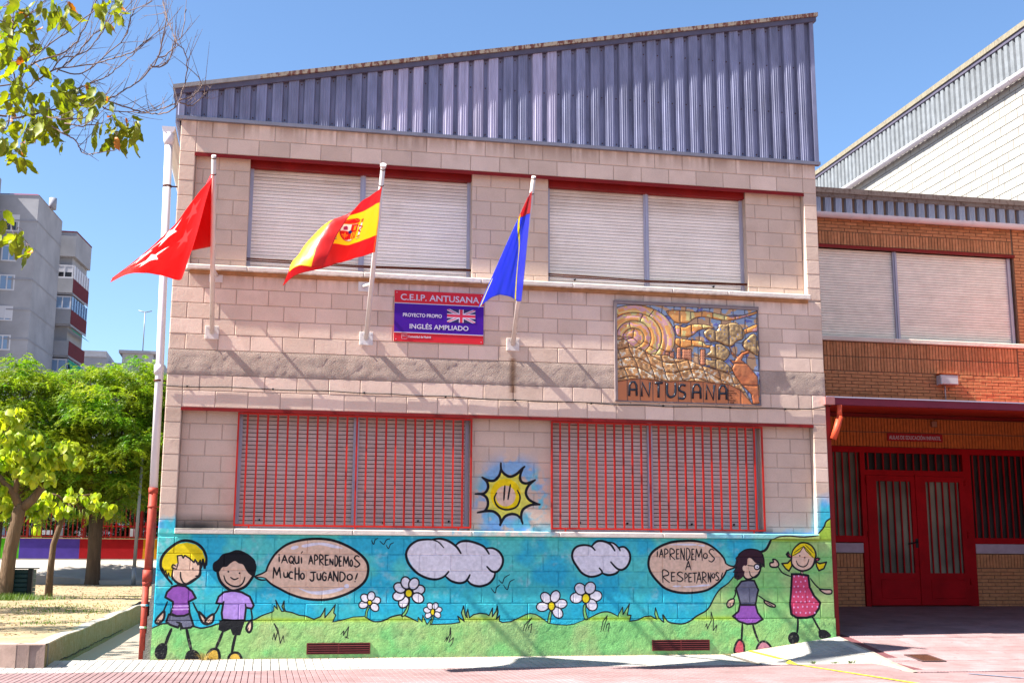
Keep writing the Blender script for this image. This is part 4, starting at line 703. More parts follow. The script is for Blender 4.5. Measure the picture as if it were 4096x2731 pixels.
def paint_flag_arms():
    P = Painter(0, 1.5, 0, 1, .004); red = (.86, .05, .03); yel = (1., .84, .0); P.px[:] = red+(1,)
    P.fill([(0, .25), (1.5, .25), (1.5, .75), (0, .75)], yel)
    P.fill([(.095, 0), (.11, 0), (.11, 1), (.095, 1)], (.9, .6, .05)); P.fill([(0, .25), (.1, .25), (.1, .75), (0, .75)], (.97, .80, .05))
    def X(p): return [(a, b) for a, b in p]
    # u grows away from the pole; the printed side reads from the right, so the arms are drawn mirrored
    cx = .70
    P.fill(smooth_line([(cx-.10, .54), (cx+.10, .54), (cx+.10, .40), (cx+.06, .325), (cx, .305), (cx-.06, .325), (cx-.10, .40)], True, 3), (.92, .90, .88))
    P.fill([(cx-.10, .43), (cx, .43), (cx, .545), (cx-.10, .545)], red); P.fill([(cx-.075, .45), (cx-.03, .45), (cx-.03, .52), (cx-.04, .53), (cx-.052, .515), (cx-.065, .53), (cx-.075, .52)], (.9, .7, .1))
    P.fill([(cx+.03, .46), (cx+.07, .45), (cx+.075, .50), (cx+.05, .52), (cx+.035, .50)], (.75, .25, .5))
    for i in range(7):
        P.fill([(cx-.10+.0143*i, .33+.0*i), (cx-.10+.0143*(i+1), .33), (cx-.10+.0143*(i+1), .43), (cx-.10+.0143*i, .43)], red if i % 2 == 0 else yel)
    P.fill(smooth_line([(cx+.005, .43), (cx+.10, .43), (cx+.09, .36), (cx+.05, .325), (cx+.005, .33)], True, 3), red); P.stroke([(cx+.02, .38), (cx+.08, .38)], .006, yel); P.stroke([(cx+.05, .34), (cx+.05, .42)], .006, yel); P.stroke(star_pts(cx+.05, .38, .03), .004, yel, True)
    P.fill(smooth_line([(cx-.02, .43), (cx, .405), (cx+.02, .43), (cx, .455)], True, 4), (.15, .15, .6))
    P.stroke(smooth_line([(cx-.10, .545), (cx-.10, .40), (cx-.06, .325), (cx, .305), (cx+.06, .325), (cx+.10, .40), (cx+.10, .545)], False, 3), .006, (.6, .1, .05))
    P.fill(smooth_line([(cx-.09, .555), (cx-.11, .60), (cx-.05, .645), (cx, .655), (cx+.05, .645), (cx+.11, .60), (cx+.09, .555)], True, 3), red)
    P.stroke([(cx-.09, .56), (cx+.09, .56)], .012, (.9, .7, .1)); P.stroke(smooth_line([(cx-.10, .60), (cx-.05, .61), (cx, .655), (cx+.05, .61), (cx+.10, .60)], False, 3), .008, (.9, .7, .1))
    for sx in (-1, 1):
        x = cx+.165*sx; P.fill([(x-.018, .36), (x+.018, .36), (x+.015, .54), (x-.015, .54)], (.88, .88, .92)); P.fill([(x-.025, .34), (x+.025, .34), (x+.025, .36), (x-.025, .36)], (.85, .65, .1)); P.fill([(x-.025, .54), (x+.025, .54), (x+.025, .56), (x-.025, .56)], (.85, .65, .1))
        P.fill([(x-.018, .565), (x+.018, .565), (x+.022, .60), (x-.022, .60)], red); P.stroke([(x-.022, .575), (x+.022, .575)], .006, (.85, .65, .1))
        for q in range(3): P.stroke(smooth_line([(x-.035, .333-.012*q), (x-.012, .338-.012*q), (x+.012, .331-.012*q), (x+.035, .336-.012*q)], False, 3), .006, (.2, .3, .6) if q % 2 == 0 else (.9, .9, .9))
        P.stroke(smooth_line([(x-.04*sx, .50), (x, .485), (x+.035*sx, .47), (x, .44), (x-.025*sx, .43), (x+.02*sx, .40)], False, 4), .015, (.72, .1, .08))
    return P
def paint_flag_stripe():
    P = Painter(0, 1.5, 0, 1, .006); P.px[:] = (.20, .36, .90, 1)
    P.fill([(0, .79), (1.5, .79), (1.5, 1), (0, 1)], (.82, .04, .12))
    P.stroke(smooth_line([(1.35, .80), (.95, .70), (.55, .52), (.40, .30), (.36, .0)], False, 6), .055, (.92, .88, .14)); P.stroke([(1.42, 0), (1.42, .16), (1.40, .22)], .06, (.93, .92, .7))
    return P
def paint_union_flag():
    P = Painter(0, .33, 0, .165, .0015); P.px[:] = (.12, .03, .30, 1); W, H = .33, .165; wh = (.86, .82, .88); rd = (.85, .1, .25)
    for a, b in (((0, 0), (W, H)), ((0, H), (W, 0))): P.stroke([a, b], .034, wh)
    for a, b in (((0, 0), (W, H)), ((0, H), (W, 0))): P.stroke([a, b], .010, rd)
    P.stroke([(W/2, 0), (W/2, H)], .056, wh); P.stroke([(0, H/2), (W, H/2)], .056, wh); P.stroke([(W/2, 0), (W/2, H)], .032, rd); P.stroke([(0, H/2), (W, H/2)], .032, rd)
    return P
def paint_mosaic():
    P = Painter(5.79, 7.83, 3.34, 4.68, .004); h, w = P.h, P.w; X, Z = P._grid(0, w, 0, h)
    n1 = vnoise(h, w, 60, 41, 4); n2 = vnoise(h, w, 18, 42, 3); n3 = vnoise(h, w, 8, 43, 2)
    ns = vnoise(h, w*1, 30, 44, 3)
    def ar(*c): return np.array(c)
    blue = ar(.50, .54, .68)*(1-n1[..., None])+ar(.58, .68, .76)*n1[..., None]; blue = np.where((n2 > .70)[..., None], ar(.36, .38, .66), blue); blue = np.where((ns < .44)[..., None], ar(.78, .60, .42), blue)
    org = ar(.88, .52, .20)*(1-n2[..., None])+ar(.92, .68, .38)*n2[..., None]; org = np.where((ns > .64)[..., None], ar(.86, .62, .62), org); org = np.where((ns < .36)[..., None], ar(.88, .80, .48), org)
    hill = ar(.74, .48, .26)*(1-n2[..., None])+ar(.88, .68, .42)*n2[..., None]; hill = np.where((n3 > .66)[..., None], ar(.88, .82, .70), hill); hill = hill*(1-.25*np.clip((.42-n3)/.1, 0, 1))[..., None]
    base = np.broadcast_to(ar(.80, .44, .22), (h, w, 3))*(.9+.2*n1[..., None])
    leafy = ar(.50, .38, .24)*(1-n3[..., None])+ar(.80, .66, .42)*n3[..., None]; leafy = np.where((vnoise(h, w, 7, 47, 1) > .88)[..., None], ar(.28, .40, .70), leafy)
    trunk = ar(.66, .32, .16)*(1-n2[..., None])+ar(.80, .48, .26)*n2[..., None]; town = np.broadcast_to(ar(.80, .50, .34), (h, w, 3))*(.85+.3*n3[..., None])
    P.px[..., :3] = blue; P.px[..., 3] = 1; lab = np.zeros((h, w), int); hh = .3+.25*n2; k = 1
    def mask(pts):
        T = Painter(5.79, 7.83, 3.34, 4.68, .004); T.fill(pts, (1, 1, 1)); return T.px[..., 0] > .5
    gx = .20; lab = (np.floor((X+.06*(n1-.5))/.17)+60*np.floor((Z+.10*(n1-.5)+.015*np.sin(X*9))/.19)).astype(int)
    motif = np.zeros((h, w), int); cx, cz = 6.03, 4.195
    for i, (nm, sm, d) in enumerate(MOSAIC_SHAPES):
        p = np.array([int(t) for t in d.split()], float).reshape(-1, 2)/1000.
        if sm: p = smooth_line(p, True)
        m = mask(p); motif[m] = i+1
        c = {'band': org, 'ring': org, 'town': town, 'hill': hill, 'base': base, 'leafy': leafy, 'trunk': trunk}[nm]; P.px[m, :3] = c[m]
        ang = np.arctan2(Z-cz, X-cx); rr = np.hypot(X-cx, (Z-cz)*1.15)
        if nm == 'ring':
            lab[m] = (5000+i*100+np.floor((ang+i*.4)/(2*math.pi)*(9-i if i < 7 else 3)))[m].astype(int)
            hh[m] = (.45+.12*(7-i)*.5+.25*np.abs(np.sin(rr*26)))[m]; st = (np.sin(rr*75+n1*4) > .72) & m; P.px[st, :3] = ar(.90, .78, .46); st = (np.sin(rr*48+n2*5+1) > .8) & m; P.px[st, :3] = ar(.84, .60, .60)
        elif nm == 'band': lab[m] = (9000+i*50+np.floor((X+.03*n1)/.16))[m].astype(int); hh[m] = (.75+.15*n2)[m]
        elif nm == 'hill': lab[m] = (12000+np.floor((X+.09*(n1-.5)+.3*Z)/.19)+40*np.floor((Z+.28*(X-5.8)*.5+.06*np.sin(X*7))/.13))[m].astype(int); hh[m] = (.7+.4*n2+.25*np.sin((X*.6+Z)*260)*(ns > .5))[m]
        elif nm == 'base': lab[m] = (15000+np.floor((X-5.79+.02)/.178))[m].astype(int); hh[m] = .35
        elif nm == 'leafy': lab[m] = (17000+i*20+np.floor(X/.2))[m].astype(int); hh[m] = (1.15+.5*n3)[m]
        elif nm == 'trunk': lab[m] = (19000+np.floor(Z/.3))[m].astype(int); hh[m] = (1.0+.4*n2)[m]
        else: lab[m] = 20000+i; hh[m] = .7; win = m & (((X*1000).astype(int) % 26) > 14) & (((Z*1000).astype(int) % 38) > 22); P.px[win, :3] = ar(.45, .22, .12)
    e = np.zeros((h, w), bool); e[:, 1:] |= lab[:, 1:] != lab[:, :-1]; e[1:] |= lab[1:] != lab[:-1]
    g = e.astype(np.float32)
    for _ in range(2): g = np.maximum(g, .5*np.maximum.reduce([np.roll(g, 1, 0), np.roll(g, -1, 0), np.roll(g, 1, 1), np.roll(g, -1, 1)]))
    P.px[..., :3] = P.px[..., :3]*(1-np.clip(g, 0, 1)[..., None]*.8)+ar(.20, .11, .08)*np.clip(g, 0, 1)[..., None]*.8
    P.px[..., :3] = P.px[..., :3]**.9
    return P, lab, hh*(1-np.clip(g, 0, 1))
IMG = {}
mu = paint_mural(); IMG['mural'] = mu.image('wall_painting'); sta = paint_stains(); IMG['stain'] = sta.image('wall_stains')
IMG['f0'] = paint_flag_stars().image('flag_print_stars'); IMG['f1'] = paint_flag_arms().image('flag_print_arms'); IMG['f2'] = paint_flag_stripe().image('flag_print_stripe'); IMG['uk'] = paint_union_flag().image('sign_print_flag')
mos, MLAB, MH = paint_mosaic(); IMG['mos'] = mos.image('ceramic_glaze')
def wall_tex(t, pos, im, x0, x1, z0, z1, ext='CLIP', interp='Linear'):
    sp = N(t, 'ShaderNodeSeparateXYZ'); t.links.new(pos, sp.inputs[0]); cb = N(t, 'ShaderNodeCombineXYZ')
    for i, (a, b_) in enumerate(((x0, x1), (z0, z1))):
        mr = N(t, 'ShaderNodeMapRange'); mr.clamp = False; mr.inputs[1].default_value = a; mr.inputs[2].default_value = b_
        t.links.new(sp.outputs[0 if i == 0 else 2], mr.inputs[0]); t.links.new(mr.outputs[0], cb.inputs[i])
    tx = N(t, 'ShaderNodeTexImage'); tx.image = im; tx.extension = ext; tx.interpolation = interp; t.links.new(cb.outputs[0], tx.inputs[0]); return tx
def facade_mat(name, rgb, objamt, bs=.5, amt=.10, paint=True, bsc=120., dist=.006, alb=.86):
    m, t, b, out = nodes(name); pos = N(t, 'ShaderNodeNewGeometry').outputs['Position']
    r = N(t, 'ShaderNodeRGB'); r.outputs[0].default_value = tuple(v*alb for v in lin(rgb))+(1,)
    c = vari(t, r.outputs[0], pos, amt, 2.2, objamt); c = mix(t, 1., c, ramp(t, noise(t, pos, 90., 2.), [(.3, (.90,)*3), (.6, (1.03,)*3)]), 'MULTIPLY')
    sp_ = noise(t, pos, 210., 1.); c = mix(t, ramp(t, sp_, [(.70, (0, 0, 0)), (.76, (.5,)*3)]), c, (.12, .09, .08))
    s = wall_tex(t, pos, IMG['stain'], -.1, 8.9, 0., 7.)
    f = N(t, 'ShaderNodeMath', operation='MULTIPLY'); t.links.new(s.outputs[1], f.inputs[0]); f.inputs[1].default_value = .85
    st = mix(t, 1., c, s.outputs[0], 'MULTIPLY'); c = mix(t, f.outputs[0], c, st)
    if paint:
        p = wall_tex(t, pos, IMG['mural'], -.1, 8.9, 0., 2.8)
        pc = mix(t, 1., p.outputs[0], (alb*1.06,)*3, 'MULTIPLY'); pc = mix(t, 1., pc, ramp(t, noise(t, pos, 25., 4.), [(.25, (.86,)*3), (.65, (1.05,)*3)]), 'MULTIPLY')
        c = mix(t, p.outputs[1], c, pc)
    t.links.new(c, b.inputs['Base Color']); b.inputs['Roughness'].default_value = .88; b.inputs['Specular IOR Level'].default_value = .25
    nb = bump(t, b, noise(t, pos, bsc, 4., .65), bs, dist); bump(t, b, noise(t, pos, 22., 2., .5), .35, .008, nb)
    return m
MT = {}
MT['block'] = facade_mat('split_concrete_block', (.895, .79, .718), .14)
MT['mortar'] = facade_mat('grey_mortar', (.75, .67, .61), 0., .3)
MT['plinth'] = facade_mat('rough_plinth', (.66, .60, .52), 0., .8, .12, True, 45., .012)
MT['band'] = facade_mat('stucco_band', (.74, .655, .60), 0., 1., .2, False, 70., .02)
MT['sill'] = facade_mat('cast_sill', (.88, .83, .78), .06, .3, .1, True, 60., .004, .86)
MT['redsteel'] = simple('red_painted_steel', (.55, .10, .09), .5, .25, 3., 0, .15, 50, k=.75)
MT['redbar'] = simple('red_grille_paint', (.78, .15, .10), .5, .18, 6., .05, .1, 60, k=.7)
MT['deepred'] = simple('deep_red_paint', (.64, .05, .09), .6, .25, 3., 0, .12, 40, k=.9, spec=.08)
MT['slatlow'] = facade_mat('brownish_slat_paint', (.84, .76, .73), .07, .08, .12, False, 60., .002, .86)
MT['slat'] = facade_mat('shutter_slat_paint', (.94, .895, .85), .05, .08, .08, False, 60., .002, .95)
MT['slat2'] = simple('pale_shutter_slat', (.91, .885, .83), .55, .12, 5., .04, .1, 50, k=1.0)
MT['alu'] = simple('lilac_grey_aluminium', (.76, .74, .80), .4, .08, 4., 0, .05, 80, metal=.3)
MT['dark'] = simple('dark_gap', (.16, .14, .14), .9, .1, 3.)
MT['clad'] = simple('galvanised_violet_sheet', (.52, .53, .635), .5, .34, 6., .10, .12, 70, metal=.12, k=.95, stretch=(1, 1, .25))
MT['cladlight'] = simple('repainted_pale_sheet', (.76, .74, .85), .5, .32, 9., .10, .12, 70, metal=.05, stretch=(3, 1, .2), k=.74)
MT['clad2'] = simple('galvanised_grey_sheet', (.64, .65, .72), .45, .2, 6., .10, .12, 70, metal=.35, stretch=(1, 1, .25))
MT['whitepipe'] = simple('white_drain_plastic', (.90, .88, .90), .35, .08, 3., 0, .05, 40)
MT['redpipe'] = simple('faded_red_drain', (.68, .27, .21), .6, .3, 9., 0, .15, 60, k=.8)
MT['rustband'] = simple('rusty_strap', (.38, .20, .14), .8, .4, 20.)
MT['polewhite'] = None
def rusty(name, rgb, rust, lo, hi, scale=9., stretch=(1, 1, 1), rough=.5):
    m, t, b, out = nodes(name); pos = N(t, 'ShaderNodeNewGeometry').outputs['Position']
    f = ramp(t, noise(t, pos, scale, 5., .7, stretch), [(lo, (0, 0, 0)), (hi, (1, 1, 1))])
    c = mix(t, f, tuple(v*K_ALB for v in lin(rgb)), tuple(v*K_ALB for v in lin(rust))); t.links.new(vari(t, c, pos, .12, 5.), b.inputs['Base Color']); b.inputs['Roughness'].default_value = rough
    bump(t, b, noise(t, pos, 60., 3.), .15, .003); return m
MT['polewhite'] = rusty('chipped_white_pole', (.92, .87, .84), (.42, .22, .12), .64, .68, 16.)
MT['cap'] = rusty('weathered_roof_flashing', (.66, .60, .53), (.42, .22, .17), .47, .55, 14., (1.4, 1, .5), .8)
MT['capwing'] = rusty('grey_brown_flashing', (.50, .44, .41), (.36, .27, .24), .50, .62, 22., (1, 1, .4), .8)
MT['capstrip'] = simple('dull_flashing_strip', (.42, .40, .47), .55, .2, 5., 0, .15, 60, metal=.3)
MT['capcream'] = rusty('weathered_cream_flashing', (.56, .53, .45), (.40, .35, .30), .52, .6, 30., (1, 3, .3), .8)
MT['brick'] = simple('orange_brick', (.77, .53, .37), .85, .22, 14., .22, .35, 120, k=.85)
MT['bricklight'] = simple('orange_glazed_brick', (.82, .45, .22), .8, .2, 14., .18, .3, 120, k=.8)
MT['bmortar'] = simple('brick_mortar', (.50, .40, .33), .9, .15, 10., 0, .3, 90)
MT['hall'] = simple('white_painted_block', (.93, .912, .875), .8, .06, 3., .05, .3, 60, k=.36)
MT['hallmortar'] = simple('white_block_mortar', (.46, .40, .34), .9, .1, 5., k=.35)
MT['ledge'] = simple('pinkish_ledge', (.76, .68, .74), .7, .15, 6.)
MT['black'] = simple('black_plastic', (.10, .10, .11), .5, .1, 5.)
def glass(name, rgb, rough=.15):
    m, t, b, out = nodes(name); b.inputs['Base Color'].default_value = tuple(lin(rgb))+(1,); b.inputs['Roughness'].default_value = rough; b.inputs['Specular IOR Level'].default_value = .7; return m
MT['pane'] = glass('dark_pane', (.30, .32, .36)); MT['panedark'] = glass('inner_dark', (.10, .08, .09), .3); MT['paneblue'] = glass('blue_pane', (.45, .55, .68))
# ================================================================ main school building
BAND0, BAND1 = 3.5, 3.816
TOPZ = 6.83
school = thing('school_building', (4.4, 0, 0), 'two storey pink block school building with painted mural along its base', 'school building')
def trapez(poly, y0, y1, mi, mb): mb.prism(poly, y0, y1, mi)
wall = MB()
# backing walls (mortar plane just behind the block faces)
J = .009
def back(x0, x1, z0, z1, y): wall.box(x0, x1, y+J, y+.12, z0, z1)
back(0, 8.8, .5, 1.53, 0); back(0, 8.8, 3.09, BAND0, 0); back(0, 8.8, BAND1, 4.84, 0); back(0, 8.8, 6.40, 6.84, 0)
for z0, z1 in ((1.53, 3.09), (4.84, 6.40)): back(0, .2, z0, z1, 0); back(8.6, 8.8, z0, z1, 0)
OPEN = {'low': ((.90, 3.85), (4.93, 7.86)), 'up': ((.90, 3.84), (4.90, 7.76))}
for key, z0, z1 in (('low', 1.60, 3.10), ('up', 4.90, 6.42)):
    xs = [.2]+[v for o in OPEN[key] for v in o]+[8.6]
    for i in (0, 2, 4): wall.box(xs[i], xs[i+1], .1+J, .42, z0, z1)
# core of the building, side walls
wall.box(0.004, .12, .12, 13.9, .5, 6.83); wall.box(8.68, 8.796, .12, 13.9, .5, 6.83); wall.box(.0, 8.8, 13.9, 14.0, .5, 6.8)
W = wall.build('wall', MT['mortar'], school)
# interior dark backing so shutters do not leak light
MB().box(.12, 8.68, .44, .50, 1.3, 6.8).build('inner_wall', MT['dark'], school)
blk = {}
def block_mesh(w, h, d=.10):
    k = (round(w, 3), round(h, 3), d)
    if k not in blk:
        j = .0042; mb = MB(); mb.cbox(-w/2+j, w/2-j, 0, d, -h/2+j, h/2-j, .006); blk[k] = mb.mesh('block', MT['block'])
    return blk[k]
BL = []   # (x0,x1,z0,z1,y)
def course(x0, x1, z0, z1, off, y, cuts=()):
    xs = [x0]; x = math.floor((x0-off)/.4)*.4+off
    while x < x1-.03:
        if x > x0+.045: xs.append(x)
        x += .4
    xs = sorted(set([round(v, 4) for v in xs+[x1]+[c for c in cuts if x0+.03 < c < x1-.03]]))
    for a, b in zip(xs[:-1], xs[1:]): BL.append((a, b, z0, z1, y))
for i in range(5): course(0, 8.8, .5+.2*i, .7+.2*i, .2 if i % 2 == 0 else 0., 0, (.2, 8.6) if i % 2 == 0 else ())
course(0, 8.8, 3.3, 3.5, 0., 0, (.2, 8.6)); course(0, 8.8, 3.09, 3.3, .2, 0, (.2, 8.6))
for i in range(5): course(0, 8.8, BAND1+.2*i, BAND1+.2*(i+1), .2 if i % 2 == 0 else 0., 0, (8.6,) if i == 4 else ())
course(0, 8.8, 6.40, 6.616, .2, 0, (.2, 8.6)); course(0, 8.8, 6.616, 6.83, 0, 0, (.2, 8.6))
INF = []
def inf(x0, x1, z0, z1, y, off):
    global BL
    keep = BL; BL = []; course(x0, x1, z0, z1, off, y); INF.extend(BL); BL = keep
zl = [1.5, 1.7, 1.9, 2.1, 2.3, 2.5, 2.7, 2.9, 3.09]; zu = [4.816+.2*i for i in range(8)]+[6.40]
for zs, lo in ((zl, 1.53), (zu, 4.84)):
    for i in range(len(zs)-1):
        a, b = max(zs[i], lo), zs[i+1]
        if b-a < .03: continue
        BL.append((0, .2, a, b, 0)); BL.append((8.6, 8.8, a, b, 0))
for key, zs, lo in (('low', zl, 1.60), ('up', zu, 4.92)):
    o1, o2 = OPEN[key]
    for i in range(len(zs)-1):
        a, b = max(zs[i], lo), zs[i+1]
        if b-a < .03: continue
        off = .1 if i % 2 else .3
        for x0, x1 in ((.2, o1[0]), (o1[1], o2[0]), (o2[1], 8.6)): inf(x0, x1, a, b, .1, off)
hidden = lambda b_: (b_[0] > 5.8 and b_[1] < 7.82 and b_[2] > 3.35 and b_[3] < 4.68) or (b_[0] > 2.82 and b_[1] < 3.98 and b_[2] > 4.03 and b_[3] < 4.69)
BL = [b_ for b_ in BL if not hidden(b_)]
BL.sort(key=lambda b_: -(b_[1]-b_[0])*(b_[3]-b_[2]))
single, rest = BL[:300], BL[300:]+INF
rb = random.Random(4)
for a, b, z0, z1, y in single:
    o = inst('block', block_mesh(b-a, z1-z0), W, ((a+b)/2, y+rb.uniform(-.0015, .0015), (z0+z1)/2), (rb.uniform(-.004, .004), 0, rb.uniform(-.004, .004)))
m_ = MB()
for a, b, z0, z1, y in rest:
    j = .0042; dy = rb.uniform(-.001, .002)
    m_.cbox(a+j, b-j, y+dy, y+.1 if y < .05 else y+.16, z0+j, z1-j, .006)
m_.build('block', MT['block'], W, kind='stuff')
# plinth, concrete band, its rough faces
def wavy_slab(x0, x1, z0, z1, y, nx, nz, amp, name, mat, seed, y1=.12):
    rs = np.random.RandomState(seed); mb = MB(); vs = []
    for iz in range(nz+1):
        for ix in range(nx+1):
            e = (ix in (0, nx)) or (iz in (0, nz)); vs.append((x0+(x1-x0)*ix/nx, y+(0.004 if e else rs.uniform(-amp, amp)), z0+(z1-z0)*iz/nz))
    fs = [(iz*(nx+1)+ix, iz*(nx+1)+ix+1, (iz+1)*(nx+1)+ix+1, (iz+1)*(nx+1)+ix) for iz in range(nz) for ix in range(nx)]
    mb.add(vs, fs, 0, True); mb.box(x0, x1, y+.006, y1, z0, z1); return mb.build(name, mat, school)
pl = wavy_slab(-.004, 8.804, -.15, .497, -.010, 220, 14, .003, 'plinth', MT['plinth'], 7)
wavy_slab(-.002, 8.802, BAND0+.002, BAND1-.003, -.004, 200, 8, .003, 'concrete_band', MT['band'], 9)
# cracked cement skirt beside the corner
cs = MB(); rs = random.Random(3); zs = [0, .15, .35, .55, .75, .93]
for i in range(5): cs.box(-.09+.012*i+rs.uniform(-.008, .008), -.004, .03, .4, zs[i]+.001, zs[i+1])
cs.build('cement_skirt', simple('crumbling_cement', (.62, .58, .55), .95, .3, 12., 0, .8, 60, dist=.02), school)
# sills
def sills(z0, z1, cuts, x0, x1, front=-.066):
    xs = [x0]+list(cuts)+[x1]
    for a, b in zip(xs[:-1], xs[1:]):
        mb = MB(); mb.cbox(a+.002, b-.002, front, .30, z0, z1, .010); mb.build('sill_slab', MT['sill'], school)
sills(1.535, 1.602, (.90, 2.35, 3.86, 5.0, 6.4, 7.5), .192, 8.607)
sills(4.838, 4.906, (.92, 2.4, 3.95, 5.2, 6.6, 7.4), .166, 8.622)
MB().box(.21, 8.59, -.030, .02, 4.790, 4.837).build('sill_bed', simple('brown_stained_bed', (.74, .52, .34), .9, .3, 8., 0, .4, 50), school)
# lintels: red steel angles
for z, z1 in ((3.048, 3.089), (6.352, 6.399)):
    mb = MB(); mb.box(.19, 8.607, -.004, .006, z, z1); mb.box(.19, 8.607, .006, .30, z1-.012, z1-.002); mb.build('lintel', MT['redsteel'], school)
for o1 in OPEN['up']: MB().box(o1[0], o1[1], .14, .30, 6.30, 6.385).build('shutter_box', MT['redsteel'], school)
# windows with roller shutters
def slat_mesh(h, mat, nm='slat'):
    mb = MB(); g = .0045 if h < .05 else .0085; d = .008
    pr = [(0, -.5*h+g), (-d*.75, -.5*h+g+.001), (-d, -.25*h), (-d, .25*h), (-d*.8, .5*h-.001), (0, .5*h)]
    vs = [(x, y, z) for x in (-.5, .5) for y, z in pr]; n = len(pr)
    mb.add(vs, [(i, n+i, n+i+1, i+1) for i in range(n-1)], 0, False); return mb.mesh(nm, mat)
def shutter(x0, x1, z0, z1, y, pitch, mat, parent, n_open=0, seed=0):
    rr = random.Random(seed); n = int(round((z1-z0)/pitch)); pitch = (z1-z0)/n
    sh = MB().box(x0, x1, y+.004, y+.02, z0, z1).build('roller_shutter', MT['dark'], parent); me = slat_mesh(pitch, mat)
    for i in range(n):
        if i < n_open: continue
        inst('slat', me, sh, ((x0+x1)/2, y+rr.uniform(-.0015, .0015), z0+(i+.5)*pitch), (rr.uniform(-.03, .03), 0, 0), (x1-x0, 1, 1))
    return sh
def window(x0, x1, z0, z1, y, xm, pitch, mat, seed):
    fr = MB(); w = .045
    for a, b in ((x0, x0+w), (xm-.035, xm+.035), (x1-w, x1)):
        fr = MB().box(a, b, y-.03, y+.03, z0, z1)
        if a > x0 and b < x1: fr.box(xm-.012, xm+.012, y-.045, y-.03, z0, z1)
        fr.build('window_frame', MT['alu'], school)
    shutter(x0+w, xm-.035, z0, z1, y+.005, pitch, mat, school, 0, seed); shutter(xm+.035, x1-w, z0+(.055 if seed == 3 else 0), z1, y+.005, pitch, mat, school, 0, seed+50)
window(.90, 3.85, 1.603, 3.075, .25, 2.38, .0525, MT['slatlow'], 1); window(4.93, 7.86, 1.603, 3.075, .25, 6.33, .0525, MT['slatlow'], 2)
window(.90, 3.84, 4.907, 6.34, .25, 2.38, .0455, MT['slat'], 3); window(4.90, 7.76, 4.907, 6.34, .25, 6.33, .0455, MT['slat'], 4)
# small pegs on the shutters
pg = MB()
for x, z, y in ((1.2, 1.72, .24), (3.2, 1.73, .24), (2.75, 1.70, .24), (3.6, 1.73, .24), (5.35, 1.73, .24), (6.0, 1.73, .24), (6.9, 1.73, .24), (7.5, 1.73, .24), (5.3, 5.02, .24), (7.3, 5.02, .24), (1.6, 5.02, .24)): pg.tube([(x, y-.03, z), (x, y+.01, z)], .012, 8)
pg.build('shutter_stop', MT['dark'], school)
# guard rods across the upper windows
for x0, x1 in ((.86, 3.88), (4.88, 7.80)):
    mb = MB(); mb.tube([(x0, .13, 5.06), ((x0+x1)/2, .13, 5.035), (x1, .13, 5.06)], .010, 6); mb.tube([(x0, .13, 5.035), ((x0+x1)/2, .13, 5.015), (x1, .13, 5.045)], .008, 6)
    mb.build('guard_rod', MT['rustband'], school)
# red security grilles
def grille(x0, x1, z0, z1, n):
    g = MB(); y = .03
    for a, b, c, d in ((x0, x1, z0, z0+.022), (x0, x1, z1-.022, z1), (x0, x0+.022, z0+.022, z1-.022), (x1-.022, x1, z0+.022, z1-.022)): g.box(a, b, y, y+.022, c, d)
    for x in (x0+.18, (x0+x1)/2, x1-.18): g.box(x, x+.02, y+.002, y+.02, z0-.03, z0)
    go = g.build('security_grille', MT['redbar'], school); b = MB(); b.box(-.0115, .0115, -.010, .010, -.5, .5); me = b.mesh('bar', MT['redbar'])
    for i in range(1, n): inst('bar', me, go, (x0+(x1-x0)*i/n, y+.011, (z0+z1)/2), (0, 0, random.uniform(-.15, .15)), (1, 1, z1-z0-.044))
grille(.885, 3.865, 1.636, 3.046, 24); grille(4.915, 7.875, 1.636, 3.046, 24)
# vents in the plinth
def vent(x0, x1, z0, z1):
    fr = MB(); y = -.022
    for a, b, c, d in ((x0, x1, z0, z0+.012), (x0, x1, z1-.012, z1), (x0, x0+.014, z0+.012, z1-.012), (x1-.014, x1, z0+.012, z1-.012), ((x0+x1)/2-.01, (x0+x1)/2+.01, z0+.012, z1-.012)): fr.box(a, b, y, -.002, c, d)
    fr.box(x0+.014, x1-.014, -.0145, -.0142, z0+.012, z1-.012, 1)
    f = fr.build('vent_grille', [vr, MT['dark']], school); sb = MB(); sb.add([(-.5, -.008, -.008), (.5, -.008, -.008), (.5, .004, .008), (-.5, .004, .008), (-.5, -.006, -.011), (.5, -.006, -.011)], [(0, 1, 2, 3), (4, 5, 1, 0)]); me = sb.mesh('slat', vr)
    for i in range(4): inst('slat', me, f, ((x0+x1)/2, y+.006, z0+.030+i*(z1-z0-.03)/4), scale=(x1-x0-.03, 1, 1))
vr = simple('dull_red_vent', (.48, .20, .20), .7, .2, 8.)
vent(1.83, 2.605, .094, .228); vent(6.236, 7.018, .098, .234)
# ---------------------------------------------------------------- metal cladding under the roof
rl = lambda x: 7.27+(x+.12)*(9.15-7.27)/(9.03)         # top of the verge above the front face
cb = MB(); cb.prism([(-.05, 6.84), (8.85, 6.84), (8.85, rl(8.85)-.12), (-.05, rl(-.05)-.12)], .03, .06); CL = cb.build('cladding', MT['clad'], school)
light = {13, 14, 15, 17, 18, 19, 20, 23, 24}
p0 = .10; pitch = .2065
def clad_panel(x0, x1, z0, ztop, y0, y1, mat, parent, nr=3, name='metal_panel'):
    """one raised pan with fine ribs, top cut to the roof slope"""
    mb = MB(); s = .016; xs = [(x0, y1), (x0+s, y0)]; w = x1-x0-2*s
    for k in range(1, nr+1):
        c = x0+s+w*k/(nr+1); xs += [(c-.006, y0), (c, y0-.006), (c+.006, y0)]
    xs += [(x1-s, y0), (x1, y1)]
    vs = [(x, y, z0) for x, y in xs]+[(x, y, ztop(x)) for x, y in xs]; n = len(xs)
    mb.add(vs, [(i, i+1, n+i+1, n+i) for i in range(n-1)]); return mb.build(name, mat, parent)
